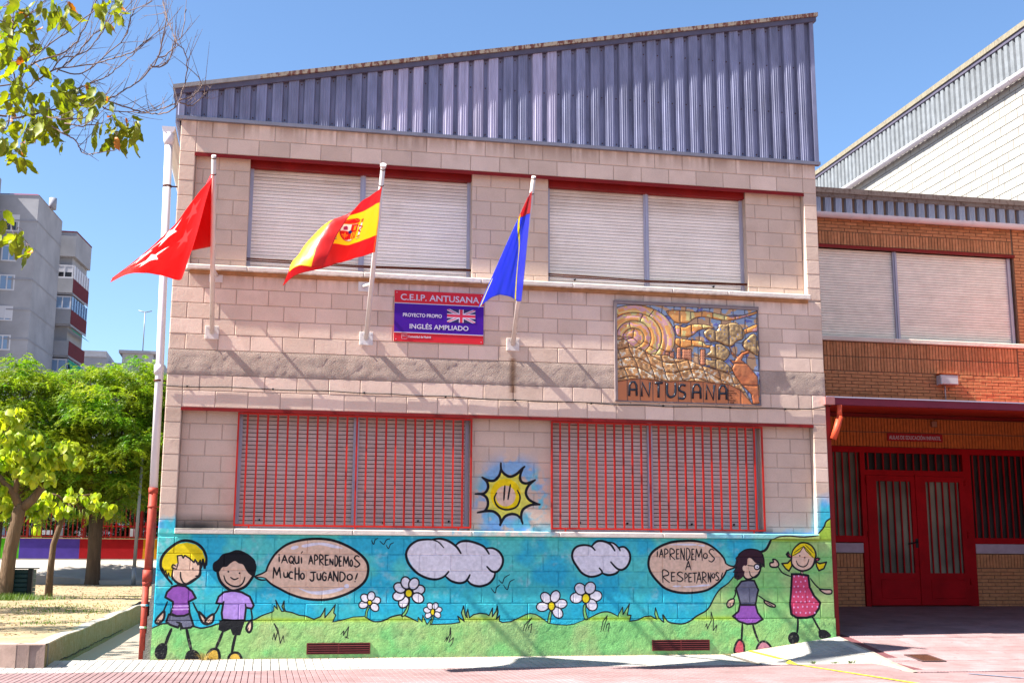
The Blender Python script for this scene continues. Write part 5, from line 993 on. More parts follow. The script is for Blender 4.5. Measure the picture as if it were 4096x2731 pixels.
ztf = lambda x: rl(x)-.10
clad_panel(-.05, p0-.05, 6.86, ztf, -.03, .028, MT['clad'], CL, 0)
for i in range(0, 42):
    a = p0+pitch*i; b = a+pitch-.05
    if a > 8.70: break
    clad_panel(a, min(b, 8.80), 6.86, ztf, -.028, .028, MT['cladlight'] if (i+1) in light else MT['clad'], CL)
scw = MB()
for i in range(42):
    x = p0+pitch*i-.025
    if x > 8.8: break
    for z in [6.93]+[7.6]*(rl(x) > 7.95)+[8.3]*(rl(x) > 8.6)+[rl(x)-.17]: scw.tube([(x, .028, z), (x, .018, z)], .008, 6)
scw.build('screw', MT['rustband'], CL, kind='stuff')
MB().box(8.79, 8.852, -.03, .5, 6.86, rl(8.82)-.10).build('corner_flashing', MT['clad'], CL)
MB().box(-.062, 8.862, -.052, .03, 6.822, 6.868).build('drip_flashing', simple('grey_drip_flashing', (.56, .55, .60), .45, .15, 4., 0, .1, 60, metal=.3), school)
# verge flashings
def slope_bar(x0, x1, dz0, dz1, y0, y1, name, mat):
    mb = MB(); mb.prism([(x0, rl(x0)+dz0), (x1, rl(x1)+dz0), (x1, rl(x1)+dz1), (x0, rl(x0)+dz1)], y0, y1); return mb.build(name, mat, school)
for a, b in ((-.12, .98), (.98, 4.2), (4.2, 6.9), (6.9, 8.91)):
    slope_bar(a, b, -.055, .0, -.085, .06, 'verge_flashing', MT['cap'] if a > .5 else simple('grey_flashing_end', (.60, .58, .58), .7, .25, 14.))
slope_bar(-.10, 8.89, -.125, -.057, -.058, .05, 'verge_strip', MT['capstrip'])
mb = MB(); mb.add([(-.12, .06, rl(-.12)-.01), (8.91, .06, rl(8.91)-.01), (8.91, 14.1, rl(8.91)-.01), (-.12, 14.1, rl(-.12)-.01), (-.12, .06, rl(-.12)-.10), (8.91, .06, rl(8.91)-.10), (8.91, 14.1, rl(8.91)-.10), (-.12, 14.1, rl(-.12)-.10)],
    [(0, 1, 2, 3), (4, 7, 6, 5), (0, 3, 7, 4), (1, 5, 6, 2), (2, 6, 7, 3), (0, 4, 5, 1)]); mb.build('roof', MT['capstrip'], school)
MB().box(-.075, -.02, .03, 13.9, 6.80, 7.19).build('eave_fascia', MT['clad'], school)
MB().box(8.80, 8.84, .5, 13.9, 6.83, 9.0).build('side_cladding', MT['clad'], school)
# eave gutter and the downpipe at the left corner
gm = MB(); n = 10
prof = [(-.155+.085*math.cos(math.pi+math.pi*i/n), 6.735+.085*math.sin(math.pi+math.pi*i/n)*1.15) for i in range(n+1)]
vs = [(x, .03, z) for x, z in prof]+[(x, 13.9, z) for x, z in prof]; gm.add(vs, [(i, i+1, n+1+i+1, n+1+i) for i in range(n)], 0, True)
gm.add([(x, .03, z) for x, z in prof], [tuple(range(n+1))]); gm.build('eave_gutter', MT['whitepipe'], school)
dp = MB(); dp.tube([(-.150, .10, 6.66), (-.150, .10, 6.56), (-.148, .10, 6.50)], [.075, .066, .052], 16); dp.tube([(-.148, .10, 6.50), (-.10, .10, 3.7), (-.09, .10, 2.09)], .050, 16); dp.tube([(-.112, .10, 3.62), (-.110, .10, 3.50)], .056, 16)
dp.build('downpipe', MT['whitepipe'], school)
dp = MB(); dp.tube([(-.09, .10, 2.09), (-.095, .10, 1.03)], .052, 16); dp.tube([(-.09, .10, 2.09), (-.09, .10, 2.02)], .058, 16); dp.tube([(-.097, .10, 1.10), (-.10, .10, .96)], .062, 16); dp.tube([(-.10, .10, .96), (-.112, .09, .90)], [.062, .042], 16); dp.tube([(-.112, .09, .92), (-.112, .08, .05)], .040, 14)
dp.build('downpipe', MT['redpipe'], school, label='faded red lower section of the downpipe')
for x, y, z, r_, mt in ((-.136, .10, 5.95, .053, 'rustband'), (-.108, .10, 3.42, .053, 'rustband'), (-.093, .10, 1.86, .054, 'redpipe'), (-.112, .085, .68, .043, 'sill'), (-.112, .082, .42, .043, 'sill')):
    mb = MB(); mb.tube([(x, y, z-.012), (x, y, z+.012)], r_+.003, 14); mb.box(x, .0, y-.006, y+.006, z-.008, z+.008); mb.build('pipe_bracket', MT[mt], school)
# slim red downpipe on the right corner, running to the canopy
mb = MB(); mb.box(8.806, 8.875, .03, .11, .27, 3.36); mb.build('downpipe', MT['redsteel'], school, label='slim red downpipe on the right corner')
# ================================================================ things fixed on the wall
def text_mesh(name, s, x, y, z, size, mat, parent, bold=0., align='LEFT', xs=1., depth=.001, loc=None, width=None):
    cu = bpy.data.curves.new(name, 'FONT'); cu.body = s; cu.size = size; cu.offset = bold; cu.extrude = depth; cu.align_x = align; cu.resolution_u = 3
    tmp = bpy.data.objects.new('tmp', cu); COL.objects.link(tmp); dg = bpy.context.evaluated_depsgraph_get(); dg.update()
    me = bpy.data.meshes.new_from_object(tmp.evaluated_get(dg)); bpy.data.objects.remove(tmp); me.name = name; me.materials.clear(); me.materials.append(mat)
    co = np.zeros(len(me.vertices)*3); me.vertices.foreach_get('co', co); co = co.reshape(-1, 3)
    if width: xs = width/(co[:, 0].max()-co[:, 0].min())
    c2 = np.stack([co[:, 0]*xs-(co[:, 0].min()*xs if width else 0), -co[:, 2], co[:, 1]], 1); me.vertices.foreach_set('co', c2.ravel()); me.update()
    o = bpy.data.objects.new(name, me); place(o, parent, (x, y, z)); return o
paint = lambda n, c, r=.45, k=.72: simple(n, c, r, .04, 4., 0, .02, 30, k=k)
pw = paint('sign_white', (.88, .85, .90)); pr = paint('sign_red', (.90, .17, .22)); pb = paint('sign_blue', (.30, .05, .62))
sg = thing('school_sign', (3.40, -.02, 4.02), 'red and purple C.E.I.P. ANTUSANA name board with a small Union Jack', 'sign')
MB().box(2.812, 3.990, -.022, -.004, 4.022, 4.698).build('sign_board', pr, sg)
MB().box(2.812, 3.990, -.024, -.0221, 4.142, 4.528).build('sign_field', pb, sg)
for z in (4.136, 4.524): MB().box(2.812, 3.990, -.0255, -.0221, z, z+.010).build('white_line', pw, sg)
text_mesh('lettering', 'C.E.I.P. ANTUSANA', 2.89, -.0235, 4.572, .115, pw, sg, .0016, width=1.04)
text_mesh('lettering', 'PROYECTO PROPIO', 2.925, -.0255, 4.352, .066, pw, sg, .0010, width=.51)
text_mesh('lettering', 'INGLÉS AMPLIADO', 3.015, -.0255, 4.195, .088, pw, sg, .0012, width=.775)
text_mesh('lettering', 'Comunidad de Madrid', 2.995, -.0235, 4.075, .040, pw, sg, .001, width=.30)
mb = MB()
for a, b, c, d in ((2.913, 2.985, 4.055, 4.058), (2.913, 2.985, 4.117, 4.120), (2.913, 2.916, 4.055, 4.12), (2.982, 2.985, 4.055, 4.12)): mb.box(a, b, -.0238, -.0221, c, d)
for i in range(7): mb.box(2.925+.0075*i-.003, 2.925+.0075*i+.003, -.0238, -.0221, 4.088 if i % 2 else 4.096, 4.094 if i % 2 else 4.102)
mb.build('emblem', pw, sg)
def image_mat(name, im, x0, x1, z0, z1, rough=.5, k=.75, bstr=0.):
    m, t, b, out = nodes(name); pos = N(t, 'ShaderNodeNewGeometry').outputs['Position']; tx = wall_tex(t, pos, im, x0, x1, z0, z1, 'EXTEND')
    t.links.new(mix(t, 1., tx.outputs[0], (k, k, k), 'MULTIPLY'), b.inputs['Base Color']); b.inputs['Roughness'].default_value = rough
    if bstr: bump(t, b, noise(t, pos, 60., 4., .6), bstr, .006)
    return m
MB().box(3.505, 3.880, -.0262, -.0241, 4.300, 4.475).build('flag_emblem', image_mat('union_print', IMG['uk'], 3.505, 3.880, 4.300, 4.475), sg)
mb = MB()
for x, z in ((2.84, 4.67), (3.96, 4.67), (2.84, 4.05), (3.96, 4.05)): mb.tube([(x, -.0275, z), (x, -.022, z)], .006, 8)
mb.build('screw', pw, sg)
# ---------------------------------------------------------------- ceramic relief
mo = thing('ceramic_mural', (6.81, -.02, 3.34), 'glazed ceramic relief of sun, hills and tree reading ANTUSANA', 'ceramic panel')
fr = MB(); fr.box(5.775, 7.845, -.018, -.004, 3.325, 4.70); fr.box(5.775, 7.845, -.05, -.018, 4.655, 4.70); fr.box(5.775, 5.81, -.05, -.018, 3.34, 4.655); fr.box(7.832, 7.845, -.03, -.018, 3.34, 4.655); fr.box(5.775, 7.845, -.035, -.018, 3.325, 3.34)
fr.build('panel_frame', simple('grey_mortar_edge', (.56, .50, .50), .9, .15, 10., 0, .3, 80), mo)
mmat = image_mat('ceramic_glaze', IMG['mos'], 5.79, 7.83, 3.34, 4.68, .35, .80, .35)
X0, X1, Z0_, Z1_ = 5.812, 7.83, 3.342, 4.654; st_ = .012; nx, nz = int((X1-X0)/st_), int((Z1_-Z0_)/st_)
hv = np.zeros((nz+1, nx+1)); lb = np.zeros((nz, nx), int); mh, mw = MLAB.shape
for iz in range(nz+1):
    for ix in range(nx+1):
        a = min(mh-1, int((Z0_+iz*st_-3.34)/.004)); b = min(mw-1, int((X0+ix*st_-5.79)/.004)); hv[iz, ix] = MH[a, b]
        if iz < nz and ix < nx: lb[iz, ix] = MLAB[min(mh-1, int((Z0_+(iz+.5)*st_-3.34)/.004)), min(mw-1, int((X0+(ix+.5)*st_-5.79)/.004))]
cells = {}
for iz in range(nz):
    for ix in range(nx): cells.setdefault(lb[iz, ix], []).append((iz, ix))
big = sorted(cells.items(), key=lambda kv: -len(kv[1])); tile_of = {}
def tile_mesh(cl):
    mb = MB(); idx = {}
    def vi(iz, ix):
        if (iz, ix) not in idx: idx[(iz, ix)] = len(mb.v); mb.v.append((X0+ix*st_, -.022-.020*hv[iz, ix], Z0_+iz*st_))
        return idx[(iz, ix)]
    for iz, ix in cl:
        mb.f.append((vi(iz, ix), vi(iz, ix+1), vi(iz+1, ix+1), vi(iz+1, ix))); mb.m.append(0); mb.sm.append(True)
    return mb
small = []
for i, (k_, cl) in enumerate(big):
    if len(cl) < 14 or i > 280: small += cl
    else: tile_mesh(cl).build('tile', mmat, mo)
if small: tile_mesh(small).build('tile', mmat, mo, kind='stuff')
lm = simple('black_glaze', (.17, .19, .24), .25, .2, 30., 0, .2, 50)
for ch, strokes in MOSAIC_LETTERS:
    mb = MB()
    for d in strokes:
        p = np.array([int(t) for t in d.split()], float).reshape(-1, 2)/1000.
        if ch in 'SU': p = smooth_line(p, False, 3)
        mb.tube([(x, -.030, z) for x, z in p], .0165, 8)
    mb.build('letter', lm, mo)
ink = simple('dark_ink', (.25, .14, .10), .7)
for i, (s, dx) in enumerate((('Artesanos', 0), ('Ceramistas', .02), ('Villa', .04), ('de', .07), ('Móstoles', .03), ('2002', .06))): text_mesh('lettering', s, 7.33+dx, -.031, 3.51-.033*i, .032, ink, mo)
# ---------------------------------------------------------------- flagpoles and flags
poles = ((.52, (-1.6, 5.83), 'leftmost flagpole, chipped and rusty, carrying the red flag with stars', 4.773), (2.457, (-1.93, 5.72), 'middle flagpole, clean white with a round cap, carrying the Spanish flag', 4.742), (4.39, (-1.3, 5.94), 'right flagpole above the rust streak, carrying the blue flag', None))
mixw = simple('clean_white_pole', (.93, .91, .90), .35, .05, 4.)
for i, (x, (ty, tz), lab, zs) in enumerate(poles):
    t = thing('flagpole', (x, -.01, 4.04), lab, 'flagpole', 'wall mounted flagpoles'); pm = MT['polewhite'] if i != 1 else mixw
    MB().cbox(x-.085, x+.085, -.016, -.002, 3.955, 4.125, .003).build('base_plate', pm, t)
    mb = MB()
    for dx in (-.06, .06):
        for z in (3.98, 4.10): mb.tube([(x+dx, -.024, z), (x+dx, -.015, z)], .009, 8)
    mb.build('bolt', pm, t)
    P0 = Vector((x, -.01, 4.04)); P1 = Vector((x, ty, tz)); MB().tube([P0, P0.lerp(P1, .5), P1], [.031, .029, .027], 12).build('pole', pm, t)
    if i == 1: MB().tube([P1, P1+(P1-P0).normalized()*.03], .036, 12).build('pole_cap', pm, t)
    mb = MB(); d = (P1-P0).normalized()
    for f in (.9, .985): mb.tube([P0.lerp(P1, f), P0.lerp(P1, f)+d*.012], .031, 10)
    mb.build('clip', MT['rustband'], t)
    if i == 1:
        hb = MB().cbox(x-.12, x+.05, -.016, -.002, 4.66, 4.83, .003); hb.build('upper_plate', pm, t); MB().tube([(x-.05, -.01, 4.73), P0.lerp(P1, .34)], .022, 8).build('strut', pm, t)
    if i == 0:
        MB().cbox(x-.07, x+.10, -.016, -.002, 4.69, 4.86, .003).build('upper_plate', pm, t); MB().tube([(x+.03, -.01, 4.78), P0.lerp(P1, .38)], .018, 8).build('strut', pm, t)
    if i == 2: MB().tube([(x, -.01, 4.80), P0.lerp(P1, .40)], .018, 8).build('strut', pm, t)
def cloth_mat(name, im):
    m, t, b, out = nodes(name); uv = N(t, 'ShaderNodeTexCoord').outputs['UV']; tx = N(t, 'ShaderNodeTexImage'); tx.image = im; tx.extension = 'EXTEND'; t.links.new(uv, tx.inputs[0])
    c = mix(t, 1., tx.outputs[0], (.92,)*3, 'MULTIPLY'); t.links.new(c, b.inputs['Base Color']); b.inputs['Roughness'].default_value = .38; b.inputs['Sheen Weight'].default_value = .3; b.inputs['Specular IOR Level'].default_value = .6
    tr = N(t, 'ShaderNodeBsdfTranslucent'); t.links.new(c, tr.inputs[0]); ms = N(t, 'ShaderNodeMixShader'); ms.inputs[0].default_value = .55
    t.links.new(b.outputs[0], ms.inputs[1]); t.links.new(tr.outputs[0], ms.inputs[2]); t.links.new(ms.outputs[0], out.inputs[0])
    pos = N(t, 'ShaderNodeNewGeometry').outputs['Position']; bump(t, b, noise(t, pos, 5., 2., .5, (1, 1, .5)), .35, .05); return m
def catmull(P, us, u):
    i = max(0, min(len(us)-2, int(np.searchsorted(us, u))-1)); t = (u-us[i])/(us[i+1]-us[i]); g = lambda k: P[max(0, min(len(P)-1, k))]
    p0, p1, p2, p3 = g(i-1), g(i), g(i+1), g(i+2); return .5*((2*p1)+(-p0+p2)*t+(2*p0-5*p1+4*p2-p3)*t*t+(-p0+3*p1-3*p2+p3)*t**3)
def flag(key, im, lab, parent_x, name='flag'):
    secs = FLAG_SHEETS[key]; us = [s[0] for s in secs]; A = np.array([s[1] for s in secs]); nu, nv = 60, 36; vs = []; uvs = []
    for i in range(nu+1):
        u = i/nu; col = catmull(A, us, u)
        for j in range(nv+1):
            v = j/nv; p = catmull(col, [0, .25, .5, .75, 1.], v); wv = math.sin(u*3.1)*(.010*math.sin(u*23+v*4)+.006*math.sin(u*41-v*7)); vs.append((p[0]+wv*.3, p[1]+wv, p[2])); uvs.append((u, 1-v))
    fs = [(i*(nv+1)+j, i*(nv+1)+j+1, (i+1)*(nv+1)+j+1, (i+1)*(nv+1)+j) for i in range(nu) for j in range(nv)]
    mb = MB(); mb.add(vs, fs, 0, True); me = mb.mesh(name, cloth_mat('cloth_'+key, im)); ul = me.uv_layers.new(name='UVMap')
    li = np.zeros(len(me.loops), int); me.loops.foreach_get('vertex_index', li); ul.data.foreach_set('uv', np.array(uvs)[li].ravel())
    o = bpy.data.objects.new(name, me); place(o, None, vs[0]); me.transform(Matrix.Translation(-Vector(vs[0]))); tag(o, lab, 'flag', 'flags hanging from the wall poles')
    sd = o.modifiers.new('thick', 'SOLIDIFY'); sd.thickness = .0025; return o
flag('madrid', IMG['f0'], 'red flag with white stars blown to the left past the drainpipe', .52)
flag('spain', IMG['f1'], 'red and yellow Spanish flag with its coat of arms, folded over itself', 2.457)
flag('town', IMG['f2'], 'blue flag with a red top and a thin yellow stripe, hanging down', 4.39)
# ---------------------------------------------------------------- cable along the wall
pts = [(-.05, -.015, 3.36), (.0, -.016, 3.345)]
zc = [(.017, 3.345), (1.157, 3.344), (2.805, 3.330), (4.522, 3.298), (6.311, 3.282), (8.307, 3.293), (8.60, 3.31), (8.86, 3.355)]
for (x0, z0), (x1, z1) in zip(zc[:-1], zc[1:]):
    n = max(1, int((x1-x0)/.14))
    for k in range(n): f = k/n; pts.append((x0+(x1-x0)*f, -.013, z0+(z1-z0)*f-.006*math.sin(f*n*.9)))
pts.append((8.87, -.02, 3.36))
c = thing('wall_cable', (4.4, -.01, 3.3), 'thin black cable clipped along the wall below the concrete band', 'cable'); MB().tube(pts, .0055, 5).build('cable', MT['black'], c)
for x in (.25, 1.30, 2.45, 3.50, 4.42, 5.45, 6.45, 7.4, 8.2): 
    z = np.interp(x, [a for a, b in zc], [b for a, b in zc]); MB().tube([(x-.012, -.014, z), (x+.012, -.014, z)], .013, 6).build('cable_clip', MT['black'], c)
# ================================================================ brick classroom wing on the right
YB = 4.2
wing = thing('classroom_building', (12.5, YB, .53), 'orange brick classroom wing set back to the right behind a red canopy', 'school building')
wb = MB(); bx0, bx1 = 8.8, 20.
wb.box(bx0, bx1, YB+.012, YB+.2, 6.88, 7.95); wb.box(bx0, 10.2, YB+.012, YB+.2, 3.24, 6.88); wb.box(10.2, 11.0, YB+.012, YB+.2, 3.24, 5.14); wb.box(14.70, bx1, YB+.012, YB+.2, 5.14, 6.88); wb.box(11.0, bx1, YB+.012, YB+.2, 3.24, 5.14)
wb.box(8.8, 11.42, YB+.012, YB+.2, .3, 1.60); wb.box(13.50, bx1, YB+.012, YB+.2, .3, 1.60)
wb.box(8.8, 20, YB+.6, YB+.7, .3, 7.4)
BW = wb.build('wall', MT['bmortar'], wing)
bm = {}
def brick_mesh(w, h, mat):
    k = (round(w, 3), round(h, 3), mat)
    if k not in bm: mb = MB(); mb.cbox(-w/2, w/2, 0, .03, -h/2, h/2, .003); bm[k] = mb.mesh('brick', MT[mat])
    return bm[k]
BR = []
def soldiers(x0, x1, z0, z1, y=YB, mat='brick', p=.0605):
    n = int(round((x1-x0)/p)); p = (x1-x0)/n
    for i in range(n): BR.append((x0+(i+.5)*p, (z0+z1)/2, p-.0095, z1-z0-.010, y, mat))
def courses(x0, x1, z0, z1, y=YB, mat='brick', p=.0615, ph=0):
    n = int(round((z1-z0)/p)); p = (z1-z0)/n
    for i in range(n):
        x = x0-(.125 if (i+ph) % 2 else 0)
        while x < x1-.02:
            a, b = max(x, x0), min(x+.25, x1); x += .25
            if b-a > .03: BR.append(((a+b)/2, z0+(i+.5)*p, b-a-.010, p-.010, y, mat))
soldiers(10.6, 14.69, 6.905, 7.15); courses(10.6, 14.69, 7.155, 7.40, p=.062)
soldiers(10.6, 14.64, 4.865, 5.125); soldiers(10.6, 14.64, 4.605, 4.860)
courses(10.6, 14.95, 4.13, 4.600)
nfirst = len(BR)
courses(14.72, 15.98, 5.14, 7.40); courses(14.66, 15.98, 4.60, 5.13)
soldiers(10.6, 15.98, 3.53, 3.785, mat='bricklight'); soldiers(10.6, 15.98, 3.27, 3.525, mat='bricklight')
soldiers(10.6, 11.41, 1.18, 1.42); soldiers(13.51, 15.98, 1.18, 1.42); courses(10.6, 11.41, .50, 1.175); courses(13.51, 15.98, .50, 1.175, ph=1)
br = random.Random(8)
for i, (x, z, w, h, y, mt) in enumerate(BR[:300]): inst('brick', brick_mesh(w, h, mt), BW, (x, y+br.uniform(-.003, .002), z))
for mt in ('brick', 'bricklight'):
    mb = MB()
    for x, z, w, h, y, m_ in BR[300:]:
        if m_ == mt: dy = br.uniform(-.003, .002); mb.cbox(x-w/2, x+w/2, y+dy, y+.03, z-h/2, z+h/2, .003)
    mb.build('brick', MT[mt], BW, kind='stuff')
# roof edge
c2 = MB(); c2.box(8.85, 20, YB+.02, YB+.06, 7.38, 7.95); CL2 = c2.build('cladding', MT['clad2'], wing)
i = 0; x = 10.55
while x < 16.2:
    clad_panel(x, x+.145, 7.395, lambda q: 7.80, YB-.05, YB+.02, MT['clad2'], CL2, 3); x += .205
mb = MB(); mb.box(8.85, 20, YB-.11, YB+.1, 7.84, 7.935); mb.box(8.85, 20, YB-.08, YB+.1, 7.77, 7.838); mb.build('roof_flashing', MT['capwing'], wing)
MB().box(8.85, 15.9, YB+.1, YB+10, 7.85, 7.92).build('roof', MT['capstrip'], wing)
def gutter(y, z, r_, x0, x1, parent, rings, along='x', X=0):
    g = MB(); n = 10; pf = [(r_*math.cos(math.pi+math.pi*i/n), r_*math.sin(math.pi+math.pi*i/n)) for i in range(n+1)]
    pt = (lambda s, a, b: (s, y+a, z+b)) if along == 'x' else (lambda s, a, b: (X+a, s, z+b))
    vs = [pt(x0, a, b) for a, b in pf]+[pt(x1, a, b) for a, b in pf]+[pt(x0, a*.93, b*.93) for a, b in reversed(pf)]+[pt(x1, a*.93, b*.93) for a, b in reversed(pf)]
    g.add(vs, [(i, i+1, n+2+i, n+1+i) for i in range(n)]+[(2*n+2+i, 2*n+3+i, 3*n+4+i, 3*n+3+i) for i in range(n)], 0, True); G_ = g.build('gutter', MT['whitepipe'], parent)
    for s in rings:
        q = MB(); w = .05; vs = [pt(s, a*1.1, b*1.1+.004) for a, b in pf]+[pt(s+w, a*1.1, b*1.1+.004) for a, b in pf]; q.add(vs, [(i, i+1, n+2+i, n+1+i) for i in range(n)], 0, True); q.build('gutter_joint', MT['whitepipe'], G_)
gutter(YB-.14, 7.44, .085, 8.9, 20., wing, (11.4, 11.75, 12.7, 13.6, 13.8, 15.2))
# upper window
MB().box(8.9, 14.73, YB-.03, YB+.02, 6.845, 6.895).build('lintel', MT['redsteel'], wing)
for a, b in ((8.9, 12.2), (12.203, 14.78)): MB().cbox(a, b, YB-.045, YB+.2, 5.135, 5.215, .008).build('sill_slab', MT['sill'], wing)
for a, b in ((12.30, 12.38), (14.62, 14.68)):
    fr = MB().box(a, b, YB+.06, YB+.12, 5.216, 6.845)
    if a < 13: fr.box(12.33, 12.35, YB+.04, YB+.06, 5.216, 6.845)
    fr.build('window_frame', MT['alu'], wing)
def shutter2(x0, x1): 
    s_ = shutter(x0, x1, 5.216, 6.845, YB+.11, .048, MT['slat2'], wing, 0, 77); return s_
shutter2(10.2, 12.30); shutter2(12.38, 14.62)
# canopy over the entrance
cn = MB(); cn.add([(8.82, .0, 3.49), (20, .0, 3.49), (20, YB, 4.14), (8.82, YB, 4.14)], [(0, 1, 2, 3)]); cn.add([(8.90, .06, 3.40), (20, .06, 3.40), (20, YB, 3.86), (8.90, YB, 3.86)], [(0, 3, 2, 1)]); CN = cn.build('canopy', simple('orange_red_soffit', (.80, .20, .12), .6, .12, 3., k=.8), wing)
MB().box(8.80, 20, -.03, .03, 3.375, 3.470).build('canopy_fascia', simple('plum_red_fascia', (.50, .16, .24), .5, .12, 3.), wing)
MB().box(8.80, 20, -.05, .05, 3.472, 3.487).build('canopy_flashing', simple('pale_metal_edge', (.80, .78, .84), .4, .05, 4., metal=.2), wing)
MB().box(8.76, 8.90, -.085, .03, 3.37, 3.475).build('canopy_end_cap', simple('pink_end_cap', (.72, .48, .47), .7, .2, 12.), wing)
mb = MB(); mb.tube([(8.99, -.03, 3.37), (8.985, -.03, 3.20)], .036, 12); mb.tube([(8.99, -.035, 3.215), (8.935, -.02, 3.03), (8.89, .0, 2.90)], .046, 12); mb.build('drain_spout', simple('orange_red_pipe', (.86, .34, .22), .45, .1, 5.), wing)
MB().box(8.9, 20, YB-.06, YB+.0, 3.785, 3.845).build('soffit_beam', MT['redsteel'], wing)
# entrance screen
ent = []
DR = MT['deepred']
def bars(x0, x1, z0, z1, n, y, parent):
    b = MB().box(-.011, .011, -.011, .011, -.5, .5); me = b.mesh('bar', DR)
    for i in range(n): inst('bar', me, parent, (x0+(x1-x0)*(i+.5)/n+(.5 if 0 else 0), y, (z0+z1)/2), scale=(1, 1, z1-z0))
def ribbed(name, c):
    m, t, b, out = nodes(name); pos = N(t, 'ShaderNodeNewGeometry').outputs['Position']; c0 = mix(t, ramp(t, noise(t, pos, 1.1, 2.), [(.35, (0, 0, 0)), (.65, (1, 1, 1))]), c, tuple(v*.35 for v in c))
    wv = N(t, 'ShaderNodeTexWave'); wv.inputs['Scale'].default_value = 14.; t.links.new(pos, wv.inputs[0]); t.links.new(c0, b.inputs['Base Color']); b.inputs['Roughness'].default_value = .4; b.inputs['Specular IOR Level'].default_value = .15
    bump(t, b, wv.outputs[0], .3, .004); return m
rib = ribbed('ribbed_glass', (.22, .21, .16)); rib2 = ribbed('dark_ribbed_glass', (.035, .028, .028))
fy0, fy1 = YB-.04, YB+.05
scr = MB()
for a, b, c, d in ((8.82, 20, 3.16, 3.262), (11.41, 11.50, .53, 3.16), (13.38, 13.53, .53, 3.16), (11.50, 13.38, 2.765, 2.86), (10.3, 11.41, 1.61, 1.72), (13.53, 20, 1.60, 1.70), (10.3, 10.90, 1.72, 3.16), (14.62, 14.80, 1.70, 3.16)): scr.box(a, b, fy0, fy1, c, d)
SCR = scr.build('entrance_frame', DR, wing)
for x0, x1, z0, z1, n, g in ((10.90, 11.41, 1.72, 3.16, 4, rib2), (11.50, 13.38, 2.86, 3.16, 13, rib2), (13.53, 14.62, 1.70, 3.16, 9, rib2), (14.80, 16.2, 1.70, 3.16, 9, rib2)):
    gl = MB().box(x0, x1, YB+.03, YB+.035, z0, z1); gl.build('pane', g if x0 > 11 else rib, SCR); bars(x0, x1, z0, z1, n, YB-.01, SCR)
def door(x0, x1, lab=None):
    d = MB(); a, b = x0+.004, x1-.004; y0, y1 = YB-.055, YB-.0
    gx0, gx1, gz0, gz1 = x0+.19, x1-.10, 1.09, 2.665
    for q in ((a, gx0, .545, 2.76), (gx1, b, .545, 2.76), (gx0, gx1, .545, gz0), (gx0, gx1, gz1, 2.76)): d.box(q[0], q[1], y0, y1, q[2], q[3])
    D_ = d.build('entrance_door', DR, wing)
    MB().cbox(gx0, gx1, y0-.008, y0, .66, .98, .006).build('door_panel', DR, D_); MB().box(gx0, gx1, y1-.02, y1-.015, gz0, gz1).build('pane', rib, D_); bars(gx0, gx1, gz0, gz1, 5, y0+.01, D_); return D_
d1 = door(11.50, 12.44); d2 = door(12.44, 13.38)
mb = MB(); mb.tube([(12.40, YB-.06, 1.62), (12.40, YB-.10, 1.62), (12.22, YB-.10, 1.585)], .013, 8); mb.box(12.375, 12.425, YB-.063, YB-.055, 1.52, 1.68); mb.build('handle', MT['black'], d1)
MB().box(12.425, 12.465, YB-.072, YB-.056, .56, 2.78).build('door_astragal', DR, d1)
for z in (.9, 1.7, 2.6): MB().tube([(11.50, YB-.06, z), (11.50, YB-.06, z+.10)], .014, 8).build('hinge', DR, d1)
for z in (.9, 1.7, 2.6): MB().tube([(13.385, YB-.06, z), (13.385, YB-.06, z+.10)], .014, 8).build('hinge', DR, d2)
for a, b in ((10.2, 11.40), (13.53, 16.2)): MB().cbox(a, b, YB-.05, YB+.1, 1.43, 1.595, .006).build('ledge', MT['ledge'], wing)
nt_ = MB().box(12.13, 12.33, YB-.012, YB-.010, 2.41, 2.53); no = nt_.build('paper_notice', paint('paper_white', (.75, .66, .68)), None, loc=(12.23, YB-.011, 2.47)); tag(no, 'small white paper notice behind the glass of the left entrance door', 'notice')
MB().box(12.13, 12.33, YB-.0128, YB-.0125, 2.41, 2.445).build('printed_strip', paint('paper_red', (.35, .1, .12)), no)
# sign over the door, wall lamp, small box
s2 = thing('door_sign', (12.5, YB-.02, 3.37), 'small red AULAS DE EDUCACIÓN INFANTIL sign over the entrance doors', 'sign')
MB().box(11.965, 13.03, YB-.025, YB-.008, 3.375, 3.515).build('sign_board', paint('sign_deep_red', (.72, .08, .12)), s2)
text_mesh('lettering', 'AULAS DE EDUCACIÓN INFANTIL', 11.995, YB-.028, 3.407, .095, pw, s2, .0012, width=1.0)
lmp = thing('wall_lamp', (13.16, YB-.05, 4.4), 'white box lamp on the brick wall above the canopy', 'lamp'); MB().cbox(12.99, 13.335, YB-.16, YB-.01, 4.40, 4.57, .012).build('lamp_housing', paint('lamp_white', (.86, .86, .87)), lmp)
MB().box(12.985, 13.34, YB-.165, YB, 4.575, 4.60).build('lamp_top', simple('rust_orange_lid', (.72, .36, .20), .7), lmp); MB().tube([(13.13, YB-.04, 4.40), (13.13, YB-.04, 4.12)], .012, 8).build('conduit', paint('conduit_grey', (.74, .74, .76)), lmp)
cam_ = thing('junction_box', (12.87, YB-.03, 3.7), 'small beige junction box on the brick under the canopy', 'junction box'); MB().cbox(12.82, 12.92, YB-.06, YB-.005, 3.64, 3.74, .006).build('box', paint('box_beige', (.72, .52, .42)), cam_); MB().tube([(12.88, YB-.03, 3.74), (12.89, YB-.03, 3.83)], .006, 6).build('wire', MT['black'], cam_)
